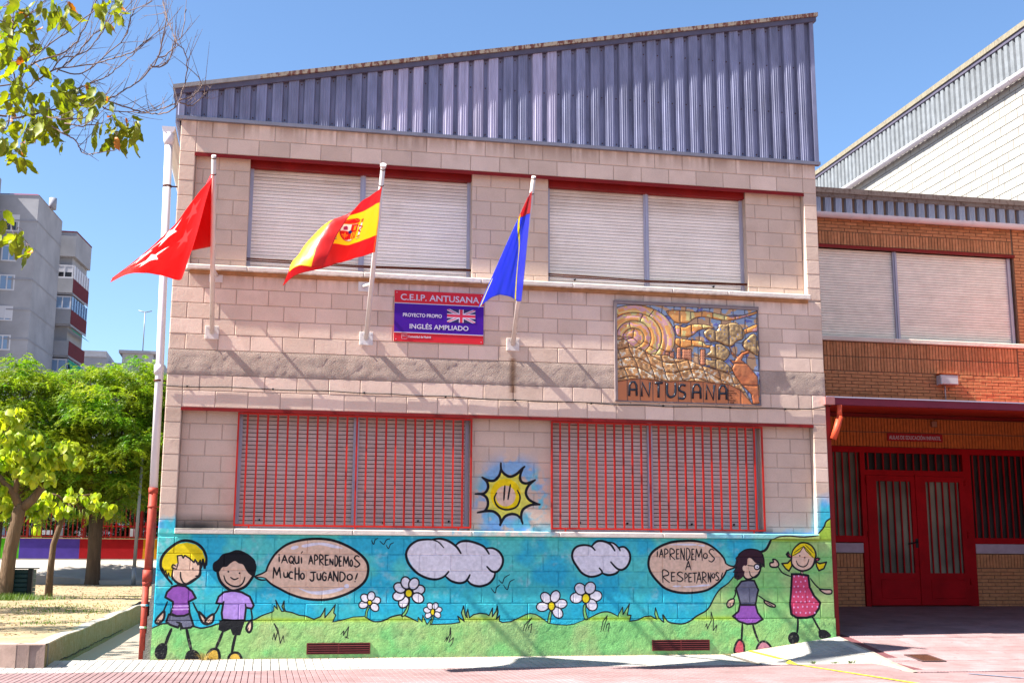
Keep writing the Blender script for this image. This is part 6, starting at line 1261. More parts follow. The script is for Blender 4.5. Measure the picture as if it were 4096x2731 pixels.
# ================================================================ tall white hall behind
XH = 16.
hall = thing('sports_hall', (XH, 10, .5), 'tall white painted block hall behind the brick wing with grey metal eaves', 'hall')
HW = MB().box(XH+.01, XH+.3, -1., 18, .3, 11.1).build('wall', MT['hallmortar'], hall)
mb = MB(); j = .007; mb.cbox(-.2+j, .2-j, 0, .02, -.1+j*.8, .1-j*.8, .004); hb_ = mb.mesh('block', MT['hall']); hbl = []
z = 11.02; r_ = 0
while z > .5:
    y = -.8+(.2 if r_ % 2 else 0)
    while y < 15.4:
        zv = 1.11+6.82*(y+15.52)/19.72
        if z > zv-.35 or y < 4.1: hbl.append((y, z-.1))
        y += .4
    z -= .2; r_ += 1
hbl.sort(key=lambda q: q[0]-q[1]*.2); inw = [q for q in hbl if q[0] > 4.9]; out_ = [q for q in hbl if q[0] <= 4.9]; cand = inw[:300]; restb = inw[300:]+out_
hr = random.Random(2)
for y, z in cand: inst('block', hb_, HW, (XH+hr.uniform(-.002, .002), y, z), (0, 0, -math.pi/2))
mb = MB()
for y, z in restb:
    j = .005; mb.add([(XH, y-.2+j, z-.1+j), (XH, y+.2-j, z-.1+j), (XH, y+.2-j, z+.1-j), (XH, y-.2+j, z+.1-j), (XH+.02, y-.2+j, z-.1+j), (XH+.02, y+.2-j, z-.1+j), (XH+.02, y+.2-j, z+.1-j), (XH+.02, y-.2+j, z+.1-j)], [(0, 3, 2, 1), (0, 1, 5, 4), (1, 2, 6, 5), (2, 3, 7, 6), (3, 0, 4, 7)])
mb.build('block', MT['hall'], HW, kind='stuff')
MB().box(XH-.02, XH+.1, -1., 18, 11.06, 12.0).build('cladding_back', MT['clad2'], hall); CB_ = hall
y = -.9; mb = MB(); mb.add([(0, 0, -.5), (-.05, .02, -.5), (-.05, .13, -.5), (0, .15, -.5), (0, 0, .5), (-.05, .02, .5), (-.05, .13, .5), (0, .15, .5)], [(0, 4, 5, 1), (1, 5, 6, 2), (2, 6, 7, 3)]); hp = mb.mesh('metal_panel', MT['hallclad'] if 'hallclad' in MT else simple('pale_galvanised_sheet', (.74, .765, .79), .5, .22, 6., .08, .1, 60, metal=.1, k=.36))
while y < 17: inst('metal_panel', hp, hall, (XH-.02, y, 11.46), scale=(1, 1, .8)); y += .205
mb = MB(); mb.box(XH-.12, XH+.1, -1., 18, 11.94, 12.06); mb.build('roof_flashing', MT['capcream'], hall); MB().box(XH-.09, XH+.1, -1., 18, 11.86, 11.935).build('flashing_strip', MT['capstrip'], hall)
gutter(0, 11.02, .095, -1., 18, hall, (5.5, 5.9, 7.3, 8.9, 10.4, 10.7, 12.0, 13.5), 'y', XH-.13)
MB().box(XH+.1, XH+12, -1., 18, .3, 12.0).build('hall_body', MT['hall'], hall)
# ================================================================ ground
def struct(o): o['kind'] = 'structure'; return o
MT['pink'] = simple('pink_pavement_tile', (.89, .735, .745), .85, .16, 3., .10, .3, 90, k=.35, spots=.5)
MT['white'] = simple('pale_pavement_tile', (.92, .905, .88), .85, .14, 3., .06, .3, 90, k=.45, spots=.4)
MT['pinkjoint'] = simple('pink_tile_joint', (.60, .38, .40), .95, .1, 8., k=.4); MT['whitejoint'] = simple('pale_tile_joint', (.56, .52, .47), .95, .2, 8., k=.4)
sand_m = simple('dry_sandy_soil', (.86, .76, .60), .95, .34, 1.6, 0, .9, 14, k=.42, dist=.03)
struct(MB().quad((-600, -300, -.06), (600, -300, -.06), (600, 900, -.06), (-600, 900, -.06)).build('ground', simple('far_ground', (.66, .60, .54), .9, .15, .05)))
PP = struct(MB().quad((-6, -40, -.012), (40, -40, -.012), (40, -1.1, -.012), (-6, -1.1, -.012)).build('pink_pavement', MT['pink']))
MB().quad((-1.9, -4.1, -.009), (12., -4.1, -.009), (12., -1.105, -.009), (-1.9, -1.105, -.009)).build('joint_bed', MT['pinkjoint'], PP)
# pale strip along the wall falls slightly away from it, and the path to the left of the building
pz = lambda y: float(np.interp(y, [0, .3, 1., 2., 5., 10.7, 13.5, 22.], [.033, -.05, -.12, -.18, -.18, -.10, -.04, .1]))
zst = lambda y: .045+.0388*min(0, y) if y <= 0.01 else pz(y)
wp = MB(); wp.quad((-1.7, -1.16, -.012), (8.85, -1.16, -.012), (8.85, .05, .033), (-1.7, .05, .033)); wp.add([(x, y, pz(y)-.012) for y in (.05, .5, 1., 2., 5., 9., 13.5, 22.) for x in (-1.9, .05)], [(2*i, 2*i+1, 2*i+3, 2*i+2) for i in range(7)]); WP = struct(wp.build('pale_pavement', MT['whitejoint']))
def ribs_mesh(n, mats, s=.2, h=.03):
    mb = MB(); w = s/n
    for i in range(n):
        x0 = -s/2+w*i+.003; x1 = x0+w-.006; y0, y1 = -s/2+.002, s/2-.002; c = .004
        mb.add([(x0, y0, -h), (x1, y0, -h), (x1, y1, -h), (x0, y1, -h), (x0, y0, -c), (x1, y0, -c), (x1, y1, -c), (x0, y1, -c), (x0+c, y0+c, 0), (x1-c, y0+c, 0), (x1-c, y1-c, 0), (x0+c, y1-c, 0)],
               [(0, 1, 5, 4), (1, 2, 6, 5), (2, 3, 7, 6), (3, 0, 4, 7), (4, 5, 9, 8), (5, 6, 10, 9), (6, 7, 11, 10), (7, 4, 8, 11), (8, 9, 10, 11)])
    return mb, mb.mesh('tile', mats)
def pads_mesh(mats, s=.2, h=.03):
    mb = MB()
    for i in (0, 1):
        for j_ in (0, 1):
            x0 = -s/2+i*s/2+.002; x1 = x0+s/2-.004; y0 = -s/2+j_*s/2+.002; y1 = y0+s/2-.004; c = .003
            mb.add([(x0, y0, -h), (x1, y0, -h), (x1, y1, -h), (x0, y1, -h), (x0+c, y0+c, 0), (x1-c, y0+c, 0), (x1-c, y1-c, 0), (x0+c, y1-c, 0)], [(0, 1, 5, 4), (1, 2, 6, 5), (2, 3, 7, 6), (3, 0, 4, 7), (4, 5, 6, 7)])
    return mb, mb.mesh('tile', mats)
def lay(pos, rmb, rme, parent, mat, zf, rotf, limit=300, near=(2.5, -6.)):
    pos.sort(key=lambda p: (p[0]-near[0])**2*.15+(p[1]-near[1])**2); rr = random.Random(6); mb = MB()
    for i, (x, y) in enumerate(pos):
        z = zf(x, y)+rr.uniform(-.0012, .0012); rx, ry = rotf(x, y); rx += rr.uniform(-.006, .006); ry += rr.uniform(-.006, .006)
        if i < limit: inst('tile', rme, parent, (x, y, z), (rx, ry, 0))
        else:
            M_ = Matrix.Translation((x, y, z)) @ Matrix.Rotation(ry, 4, 'Y') @ Matrix.Rotation(rx, 4, 'X'); mb.add([M_ @ Vector(v) for v in rmb.v], rmb.f)
    if mb.v: mb.build('tile', mat, parent, kind='stuff')
rmb, rme = ribs_mesh(3, MT['pink']); pmb, pme = pads_mesh(MT['white'])
xleft = lambda y: -1.35+(-1.15-y)*.35
terr = lambda y: (.26+.0655*y) if y > 0 else (float(np.interp(y, [-2.5, -1.6, -1., 0], [.004, .04, .11, .26])))
tx_ = lambda y: 8.8 if y > -1 else float(np.interp(y, [-2.5, -1.54, -1.], [8.52, 8.73, 8.8]))
pk = [(-3.9+.1+.2*i, -1.27-.2*j_) for i in range(70) for j_ in range(15)]
pk = [(x, y) for x, y in pk if x > -1.75 and not (x > tx_(y) and y > -2.5)]
lay(pk, rmb, rme, PP, MT['pink'], lambda x, y: 0., lambda x, y: (0, 0))
wt = [(-1.5+.2*i, -1.06+.2*j_) for i in range(45) for j_ in range(6)]; wt = [(x, y) for x, y in wt if x < 7.3]
wt += [(-1.5+.2*i, .14+.2*j_) for i in range(8) for j_ in range(60) if -1.5+.2*i < -.02]
lay(wt, pmb, pme, WP, MT['white'], lambda x, y: zst(y), lambda x, y: (math.atan(.0388) if y < 0 else math.atan((pz(y+.1)-pz(y-.1))/.2), 0))
# raised entrance terrace (ramp) on the right
ys = [-2.5, -2.2, -1.9, -1.6, -1.3, -1., -.7, -.35, 0, 1, 2, 3, 4.3]; tm = MB(); vs = []
for y in ys: vs += [(tx_(y)+.02, y, terr(y)-.012), (26, y-(.35 if y < -2 else 0), terr(y)-.012)]
tm.add(vs, [(2*i, 2*i+1, 2*i+3, 2*i+2) for i in range(len(ys)-1)]); TR = struct(tm.build('entrance_terrace', MT['pinkjoint']))
mb = MB()
for a, b in zip(ys[:-1], ys[1:]):
    if b <= 0.01: mb.add([(tx_(a)-.05, a, -.01), (tx_(b)-.05, b, -.01), (tx_(b)-.0, b, terr(b)-.002), (tx_(a)-.0, a, terr(a)-.002), (tx_(b)+.05, b, terr(b)+.002), (tx_(a)+.05, a, terr(a)+.002)], [(0, 1, 2, 3), (3, 2, 4, 5)])
mb.build('terrace_kerb', simple('worn_concrete_edge', (.66, .61, .56), .9, .3, 10., 0, .6, 60), TR)
tmb, tme = ribs_mesh(5, MT['pink'])
sl = lambda y: math.atan((terr(y+.05)-terr(y-.05))/.1)
tt = [(8.7+.2*i, -2.4+.2*j_) for i in range(36) for j_ in range(33)]; tt = [(x, y) for x, y in tt if x > tx_(y)+.14 and y < 4.2 and x < 9.6+(y+2.5)*.95+.8]
lay(tt, tmb, tme, TR, MT['pink'], lambda x, y: terr(y), lambda x, y: (sl(y), 0), 300, (9.5, -3.))
# white ramped corner
rampz = lambda x, y: zst(y)+max(0, min(1, (x-7.3)/1.5))*(terr(y)-zst(y))
mb = MB(); nx_, ny_ = 10, 5; vs = [(7.3+1.5*i/nx_, -1.02+1.07*j_/ny_, rampz(7.3+1.5*i/nx_, -1.02+1.07*j_/ny_)-.004) for j_ in range(ny_+1) for i in range(nx_+1)]
mb.add(vs, [(j_*(nx_+1)+i, j_*(nx_+1)+i+1, (j_+1)*(nx_+1)+i+1, (j_+1)*(nx_+1)+i) for j_ in range(ny_) for i in range(nx_)])
mb.add([(7.3, -1.02, rampz(7.3, -1.02)-.004), (8.82, -1.02, rampz(8.8, -1.02)-.004), (8.86, -1.10, -.01), (7.3, -1.12, -.01)], [(0, 3, 2, 1)]); RP = struct(mb.build('pale_ramp', simple('worn_white_cement', (.86, .84, .80), .9, .18, 9., 0, .5, 60, k=.62)))
rr_ = [(7.4+.2*i, -.92+.2*j_) for i in range(7) for j_ in range(5)]
for x, y in rr_: inst('tile', pme, RP, (x, y, rampz(x, y)+.002), (math.atan((rampz(x, y+.05)-rampz(x, y-.05))/.1), -math.atan((rampz(x+.05, y)-rampz(x-.05, y))/.1), 0))
# hairline joints and small patches on the pale path are left to the tiles themselves
# painted lines
def strip(name, pts, w, mat, zf, label=None):
    mb = MB(); P = [Vector((x, y, 0)) for x, y in pts]; vs = []
    for i, p in enumerate(P):
        t = (P[min(i+1, len(P)-1)]-P[max(0, i-1)]).normalized(); n = Vector((-t.y, t.x, 0))*w/2
        for q in (p+n, p-n): vs.append((q.x, q.y, zf(q.x, q.y)))
    mb.add(vs, [(2*i, 2*i+1, 2*i+3, 2*i+2) for i in range(len(P)-1)]); o = mb.build(name, mat, None); return tag(o, kind='structure')
L = [(7.56+.02*i*.9 if i < 6 else 7.66+.012*(i-6), -.03-.2*i) for i in range(21)]
strip('yellow_line', L, .055, simple('yellow_floor_paint', (.93, .85, .22), .7, .2, 12., 0, .2, 60), lambda x, y: (rampz(x, y)+.008 if y > -1.03 else .006))
strip('grey_line', [(9.0+.09*i*.5, -2.82-.1*i) for i in range(14)], .07, simple('blue_grey_floor_paint', (.52, .56, .64), .7, .15, 12.), lambda x, y: .007)
# drain grate
dg = thing('drain_grate', (9.3, -1.38, .07), 'rusty brown drain grate set in the pink ramp near the entrance', 'drain grate'); rz = lambda y: terr(y)+.012
mb = MB()
for a, b, c, d in ((9.14, 9.46, -1.60, -1.57), (9.14, 9.46, -1.19, -1.16), (9.14, 9.17, -1.57, -1.19), (9.43, 9.46, -1.57, -1.19)): mb.add([(a, c, rz(c)), (b, c, rz(c)), (b, d, rz(d)), (a, d, rz(d)), (a, c, rz(c)-.03), (b, c, rz(c)-.03), (b, d, rz(d)-.03), (a, d, rz(d)-.03)], [(0, 1, 2, 3), (0, 4, 5, 1), (1, 5, 6, 2), (2, 6, 7, 3), (3, 7, 4, 0)])
rgm = simple('rusty_iron', (.46, .28, .20), .7, .3, 20.); mb.build('grate_frame', simple('dark_iron_frame', (.36, .28, .28), .6, .2, 20.), dg)
MB().add([(9.17, -1.57, rz(-1.57)-.008), (9.43, -1.57, rz(-1.57)-.008), (9.43, -1.19, rz(-1.19)-.008), (9.17, -1.19, rz(-1.19)-.008)], [(0, 1, 2, 3)]).build('pit', MT['dark'], dg)
for i in range(7): x = 9.19+.037*i; MB().add([(x, -1.57, rz(-1.57)-.002), (x+.018, -1.57, rz(-1.57)-.002), (x+.018, -1.19, rz(-1.19)-.002), (x, -1.19, rz(-1.19)-.002)], [(0, 1, 2, 3)]).build('bar', rgm, dg)
# ================================================================ planted area on the left
kw = thing('retaining_wall', (-1.1, -.7, 0), 'low concrete retaining wall with mossy stained side beside the pale path', 'low wall')
moss, t, b, out = nodes('mossy_concrete'); pos = N(t, 'ShaderNodeNewGeometry').outputs['Position']
sp = N(t, 'ShaderNodeSeparateXYZ'); t.links.new(pos, sp.inputs[0]); c = mix(t, ramp(t, noise(t, pos, 5., 5., .65, (1, 1, .35)), [(.40, (0, 0, 0)), (.62, (1, 1, 1))]), tuple(v*.52 for v in lin((.66, .54, .34))), tuple(v*.62 for v in lin((.56, .45, .18))))
c = mix(t, ramp(t, noise(t, pos, 14., 4., .7), [(.52, (0, 0, 0)), (.7, (.5,)*3)]), c, tuple(v*.8 for v in lin((.72, .66, .56)))); t.links.new(c, b.inputs['Base Color']); b.inputs['Roughness'].default_value = .95; bump(t, b, noise(t, pos, 40., 5., .7), .8, .012)
topm = simple('pale_concrete_top', (.82, .79, .74), .95, .12, 6., 0, .5, 50, k=.45); rawc = simple('raw_pinkish_concrete', (.66, .56, .52), .95, .2, 8., 0, .7, 60)  # topm is the paler concrete colour of the wall tops
def wallrun(pts, th, z1, mside, name, z0=-.05):
    """pts outer line, wall thickness th to its left side"""
    P = [Vector((x, y, 0)) for x, y in pts]; nn = []
    for i, p in enumerate(P):
        tt_ = (P[min(i+1, len(P)-1)]-P[max(0, i-1)]).normalized(); nn.append(Vector((-tt_.y, tt_.x, 0))*th)
    mb = MB()
    for i in range(len(P)-1):
        a, b_ = P[i], P[i+1]; c_, d = b_+nn[i+1], a+nn[i]; za, zb = z1(a), z1(b_); e = .012
        mb.add([(a.x, a.y, z0), (b_.x, b_.y, z0), (b_.x, b_.y, zb-e), (a.x, a.y, za-e)], [(0, 1, 2, 3)], 0)
        ea, eb = nn[i]*(e/th), nn[i+1]*(e/th)
        mb.add([(a.x, a.y, za-e), (b_.x, b_.y, zb-e), (b_.x+eb.x, b_.y+eb.y, zb), (a.x+ea.x, a.y+ea.y, za)], [(0, 1, 2, 3)], 0)
        mb.add([(a.x+ea.x, a.y+ea.y, za), (b_.x+eb.x, b_.y+eb.y, zb), (c_.x, c_.y, zb), (d.x, d.y, za), (c_.x, c_.y, z0), (d.x, d.y, z0)], [(0, 1, 2, 3), (2, 4, 5, 3)], 1)
    return mb.build(name, [mside, topm], kw)
rw = random.Random(12)
side = [(-1.09-.02*15*(i/24.)+rw.uniform(-.006, .006), -.70+15*i/24.) for i in range(25)]
wallrun(side, .17, lambda p: .280+.010*math.sin(p.y*1.7)+.0035*p.y, moss, 'side_wall', -.4); wallrun([(-1.40, -.68), (-1.092, -.702)], .17, lambda p: .282, rawc, 'corner_piece'); wallrun([(-5.5, .9), (-1.402, -.682)], .17, lambda p: .282, rawc, 'front_wall')
szf = lambda x, y: float(np.interp(y, [-1, 2, 10, 15.4, 18.5, 27, 29], [.268, .278, .305, .40, .42, .60, .63]))
mb = MB(); X_ = list(np.linspace(-40, -2.0, 30))+list(np.linspace(-1.8, -.9, 6)); Y_ = list(np.linspace(-.6, 29, 60)); rs = np.random.RandomState(1); vs = []
for y in Y_:
    for x in X_:
        xx = min(x, -1.09-.02*(y+.7)-.10) if y < 14.5 else x+ (2.5 if x > -2.1 else 0); yy = max(y, -.55+(-.39*(x+1.4) if x < -1.4 else 0)+.05) if y < 3 else y
        vs.append((xx, yy, szf(x, y)+rs.uniform(-.006, .006)-(.25 if x < -30 else 0)))
nX = len(X_); mb.add(vs, [(i*nX+j_, i*nX+j_+1, (i+1)*nX+j_+1, (i+1)*nX+j_) for i in range(len(Y_)-1) for j_ in range(nX-1)], 0, True); struct(mb.build('sandy_ground', sand_m))
cr = random.Random(5); pts = []
for i in range(60):
    y = -.60+.16*i; pts.append((-1.085-.02*(y+.7), y, .02+.012*cr.uniform(-1, 1)-.0045*(y+.6)*(1 if y < 2 else .6)))
MB().tube(pts, .006, 4).build('crack', MT['dark'], kw)
# concrete embankment, painted wall, railings
conc = simple('pale_embankment_concrete', (.80, .76, .72), .95, .12, 1.5, 0, .4, 20, k=.62)
mb = MB(); mb.add([(-40, 26.0, 1.10), (-7, 26.4, 1.0), (-4.7, 27.6, .78), (-2.6, 27.2, .74), (3, 27.2, .74), (3, 31.0, 1.42), (-40, 31.0, 1.42), (-40, 25.9, .5), (-7, 26.3, .5), (-4.7, 27.5, .5), (-2.6, 27.1, .5), (3, 27.1, .5)], [(0, 1, 2, 3, 4, 5, 6), (0, 7, 8, 1), (1, 8, 9, 2), (2, 9, 10, 3), (3, 10, 11, 4)]); struct(mb.build('embankment', conc))
lowk = MB(); lowk.cbox(-4.1, 2.5, 26.95, 27.12, .55, .735, .02); o = lowk.build('kerb', conc, None, loc=(-.8, 27, .6)); tag(o, kind='structure')
pwl = thing('painted_wall', (-5, 31, 1.45), 'low boundary wall painted in green, blue, red and yellow sections below the red railings', 'wall')
for (a, b, col) in ((-14, -7.32, (.36, .72, .10)), (-7.318, -5.275, (.34, .26, .66)), (-5.273, -3.075, (.70, .08, .12)), (-3.073, 3., (.88, .60, .10))): MB().box(a, b, 31.0, 31.25, 1.455, 2.155).build('wall_section', simple('wall_paint', col, .8, .18, 3., 0, .4, 15), pwl)
MB().box(-14, 3, 30.97, 31.28, 2.157, 2.185).build('coping', simple('sandy_coping', (.80, .68, .52), .9, .2, 6.), pwl); MB().box(-14, 3, 30.93, 31.2, 1.38, 1.452).build('footing', conc, pwl)
rail = thing('railing_fence', (-5, 31.1, 2.18), 'tall red steel railings standing on the painted wall', 'fence'); mb = MB(); mb.box(-14, 3, 31.08, 31.12, 2.22, 2.26); mb.box(-14, 3, 31.08, 31.12, 3.40, 3.44); RL = mb.build('rail', MT['redsteel'], rail)
mb = MB(); mb.box(-.017, .017, -.017, .017, 2.24, 3.55); bme = mb.mesh('bar', MT['redsteel']); x = -9.5
while x < 1: inst('bar', bme, rail, (x, 31.1, 0)); x += .1515
mb = MB(); mb.box(-.04, .04, -.04, .04, 2.18, 3.6); pme_ = mb.mesh('post', MT['redsteel'])
for x in (-9.1, -7.1, -5.18, -3.2, -1.2): inst('post', pme_, rail, (x, 31.1, 0))
fen2 = thing('inner_railing', (-4, 36, 1.5), 'lower dark red railings standing further back behind the tall ones', 'fence'); mb = MB(); mb.box(-5.5, 0, 36, 36.04, 2.75, 2.80); mb.box(-5.5, 0, 36, 36.04, 1.75, 1.80); mb.build('rail', MT['deepred'], fen2); mb = MB(); mb.box(-.02, .02, 0, .03, 1.55, 2.95); b2 = mb.mesh('bar', MT['deepred'])
for i in range(28): inst('bar', b2, fen2, (-5.4+.19*i, 36.01, 0))
galv = simple('galvanised_post', (.62, .64, .66), .5, .12, 5., metal=.3)
lp_ = thing('lamp_post', (-2.86, 26.2, .6), 'thin grey metal lamp post rising beside the drainpipe out of the trees', 'lamp post'); MB().tube([(-2.86, 26.2, .58), (-2.86, 26.2, 1.15)], .075, 12).build('post_base', galv, lp_); MB().tube([(-2.86, 26.2, 1.15), (-2.83, 26.2, 3.4), (-2.80, 26.2, 5.6)], [.058, .05, .04], 12).build('pole', galv, lp_)
lp2 = thing('street_post', (-6.33, 33.3, 1.4), 'pale grey street post behind the red railings', 'post'); MB().tube([(-6.33, 33.3, 1.4), (-6.33, 33.3, 4.6)], .06, 10).build('pole', paint('post_pale', (.72, .74, .80)), lp2); MB().cbox(-6.45, -6.21, 33.2, 33.24, 2.2, 2.6, .01).build('sign_plate', paint('plate_grey', (.62, .64, .66)), lp2)
for x, y, z, w, h, lab in ((-3.7, 33, 2.44, .20, .30, 'white notice board fixed behind the railings near the lamp post'), (-6.9, 34, 2.45, .36, .16, 'small white plate behind the railings by the blue wall section')): o = MB().cbox(x-w/2, x+w/2, y, y+.02, z-h/2, z+h/2, .004).build('notice_board', paint('board_white', (.88, .88, .90)), None, loc=(x, y, z)); tag(o, lab, 'notice board')
cb_ = thing('compost_bin', (-4.35, 15.7, .39), 'dark green slatted plastic bin standing behind the left tree trunk', 'bin'); dgm = simple('dark_green_plastic', (.10, .22, .24), .5, .15, 5.); dgl = simple('grey_green_plastic', (.40, .46, .40), .7, .15, 5.)
for i in range(7): MB().cbox(-4.75, -4.20, 15.5, 15.56, .36+.105*i, .455+.105*i, .012).build('slat', dgm, cb_)
for i in range(7): o = MB().box(-4.185, -4.12, 15.5, 16.1, .36+.105*i, .455+.105*i).build('slat', dgl, cb_)
MB().box(-4.74, -4.19, 15.57, 16.1, .36, 1.08).build('bin_body', dgm, cb_); MB().box(-4.20, -4.10, 15.47, 15.62, .36, 1.10).build('corner_post', MT['black'], cb_); MB().box(-4.78, -4.06, 15.45, 16.15, 1.095, 1.125).build('lid', dgm, cb_)
# parked car and a passer-by behind the railings
car = thing('parked_car', (-9.3, 36, 1.45), 'white parked van behind the railings at the left edge', 'van'); mb = MB(); mb.prism([(-11.3, 1.75), (-8.75, 1.75), (-8.7, 2.1), (-8.9, 2.35), (-9.2, 2.75), (-11.3, 2.8)], 36, 37.7); mb.build('body', paint('car_white', (.86, .87, .90), .25), car); mb = MB(); mb.prism([(-10.8, 2.38), (-8.98, 2.38), (-9.22, 2.68), (-10.8, 2.7)], 35.98, 37.72); mb.build('window', MT['panedark'], car)
for x in (-10.6, -9.2): MB().tube([(x, 35.97, 1.75), (x, 36.15, 1.75)], .3, 16, smooth=False).build('wheel', MT['black'], car)
pe = bpy.data.meshes.new('person'); J_ = [((0, 0, .95), .13), ((0, 0, 1.25), .15), ((0, 0, 1.45), .13), ((0, 0, 1.55), .055), ((0, -.01, 1.68), .10), ((.09, 0, .9), .09), ((.10, -.02, .48), .06), ((.10, .02, .05), .045), ((-.09, 0, .9), .09), ((-.10, .06, .48), .06), ((-.10, .12, .05), .045), ((.19, 0, 1.42), .055), ((.25, -.02, 1.15), .042), ((.22, -.15, .95), .032), ((-.19, 0, 1.42), .055), ((-.26, .02, 1.15), .042), ((-.24, -.08, .92), .032)]
pe.from_pydata([j[0] for j in J_], [(0, 1), (1, 2), (2, 3), (3, 4), (0, 5), (5, 6), (6, 7), (0, 8), (8, 9), (9, 10), (2, 11), (11, 12), (12, 13), (2, 14), (14, 15), (15, 16)], []); po = bpy.data.objects.new('person', pe); place(po, None, (-7.62, 36, 1.42)); tag(po, 'person in a bright yellow vest standing behind the railings beside the tree trunk', 'person')
sk = po.modifiers.new('skin', 'SKIN'); sl_ = pe.skin_vertices[0].data
for i, j in enumerate(J_): sl_[i].radius = (j[1], j[1])
sl_[0].use_root = True; po.modifiers.new('sub', 'SUBSURF').levels = 1; pe.materials.append(simple('dark_clothes', (.16, .18, .28), .9))
ve = MB(); ve.tube([(-7.62, 36, 2.32), (-7.62, 36, 2.6), (-7.62, 36, 2.92)], [.19, .20, .17], 14); ve.build('vest', simple('fluorescent_vest', (.80, .92, .12), .8, .05, 4., k=.9), po)
# ================================================================ vegetation
bark = simple('furrowed_bark', (.46, .37, .29), .95, .3, 9., 0, 1., 26, stretch=(1, 1, .22), k=.7, dist=.03); bark2 = simple('smooth_grey_bark', (.56, .50, .46), .9, .3, 14., 0, .5, 40)
def leaf_mat(name, rgb, rgb2, scale=.9, k=.75, tl=.45, objamt=.12, rough=.5):
    m, t, b, out = nodes(name); pos = N(t, 'ShaderNodeNewGeometry').outputs['Position']; f = ramp(t, noise(t, pos, scale, 4., .65), [(.36, (0, 0, 0)), (.64, (1, 1, 1))])
    c = mix(t, f, tuple(v*k for v in lin(rgb)), tuple(v*k for v in lin(rgb2))); c = vari(t, c, pos, .25, 9., objamt); t.links.new(c, b.inputs['Base Color']); b.inputs['Roughness'].default_value = rough; b.inputs['Specular IOR Level'].default_value = .45
    tr = N(t, 'ShaderNodeBsdfTranslucent'); t.links.new(mix(t, 1., c, (1.25, 1.3, .55), 'MULTIPLY'), tr.inputs[0]); ms = N(t, 'ShaderNodeMixShader'); ms.inputs[0].default_value = tl; t.links.new(b.outputs[0], ms.inputs[1]); t.links.new(tr.outputs[0], ms.inputs[2]); t.links.new(ms.outputs[0], out.inputs[0]); return m
melia = leaf_mat('feathery_green_foliage', (.36, .60, .12), (.68, .72, .18), .8, .80, .5); catal = leaf_mat('light_green_broad_leaf', (.60, .76, .14), (.86, .88, .20), 3.0, .72, .5, .3); maple = leaf_mat('olive_green_leaf', (.50, .60, .08), (.74, .76, .14), 6., .60, .5, .3); rustl = leaf_mat('dry_orange_leaf', (.80, .42, .14), (.86, .55, .16), 3., .7, .4); hedge = leaf_mat('dark_green_foliage', (.10, .22, .10), (.16, .30, .10), 1., .8, .3)
def crown_mesh(name, seed, cen, rad, nclump, nfrond, mat, leaf=.085, L=.34, crad=.55, low=-.5):
    rs = np.random.RandomState(seed); V = []; 
    d = rs.normal(size=(nclump, 3)); d /= np.linalg.norm(d, axis=1)[:, None]; d[:, 2] = np.where(d[:, 2] < low, -d[:, 2]*.6, d[:, 2]); rr = rs.uniform(.5, 1.12, nclump)**.6*(1+.16*np.sin(d[:, 0]*5+seed)*np.cos(d[:, 2]*4+seed*2))
    cc = np.array(cen)+d*np.array(rad)*rr[:, None]*.88
    n = nclump*nfrond; ci = np.repeat(np.arange(nclump), nfrond); q = rs.normal(size=(n, 3)); q /= np.linalg.norm(q, axis=1)[:, None]; q[:, 2] = np.abs(q[:, 2])*.8-.15
    cr = rs.uniform(.6, 1.25, nclump)[ci]*crad; P = cc[ci]+q*cr[:, None]*rs.uniform(.35, 1., n)[:, None]
    o = q.copy(); o[:, 2] = .25; o /= np.linalg.norm(o, axis=1)[:, None]; Lf = rs.uniform(.6, 1.2, n)*L; side = np.cross(o, [0, 0, 1.]); side /= np.linalg.norm(side, axis=1)[:, None]
    nl = 7; allv = []
    for k in range(nl):
        t = (k+.5)/nl; base = P+o*(Lf*t)[:, None]; base[:, 2] -= Lf*.9*t*t
        for s_ in (-1, 1):
            ln = leaf*rs.uniform(.7, 1.2, n)*(1.1-.5*t); dr = side*s_*.75+o*.35; dr = dr+np.stack([np.zeros(n), np.zeros(n), -rs.uniform(.3, .9, n)], 1); dr /= np.linalg.norm(dr, axis=1)[:, None]
            wv = np.cross(dr, [0, 0, 1.])*.5+o*.5; wv += rs.normal(size=(n, 3))*.2; wv /= np.linalg.norm(wv, axis=1)[:, None]
            a = base; c = base+dr*ln[:, None]; m_ = base+dr*(ln*.45)[:, None]; w = (ln*.20)[:, None]
            allv.append(np.stack([a, m_+wv*w, c, m_-wv*w], 1))
    A = np.concatenate(allv).reshape(-1, 3).astype(np.float32); nf = len(A)//4; me = bpy.data.meshes.new(name); me.vertices.add(len(A)); me.vertices.foreach_set('co', A.ravel()); me.loops.add(nf*4); me.loops.foreach_set('vertex_index', np.arange(nf*4, dtype=np.int32)); me.polygons.add(nf); me.polygons.foreach_set('loop_start', np.arange(0, nf*4, 4, dtype=np.int32)); me.polygons.foreach_set('loop_total', np.full(nf, 4, np.int32)); me.materials.append(mat); me.update(calc_edges=True); return me, cc
def limbs(mb, root, cc, r0, rs, frac=1.):
    for c in cc:
        if rs.rand() > frac: continue
        a = Vector(root); b = Vector(c); m1 = a.lerp(b, .4)+Vector((rs.uniform(-.2, .2), rs.uniform(-.2, .2), rs.uniform(-.1, .3))); m2 = a.lerp(b, .75)+Vector((rs.uniform(-.1, .1), 0, rs.uniform(0, .2))); mb.tube([a, m1, m2, b], [r0, r0*.6, r0*.35, r0*.12], 6)
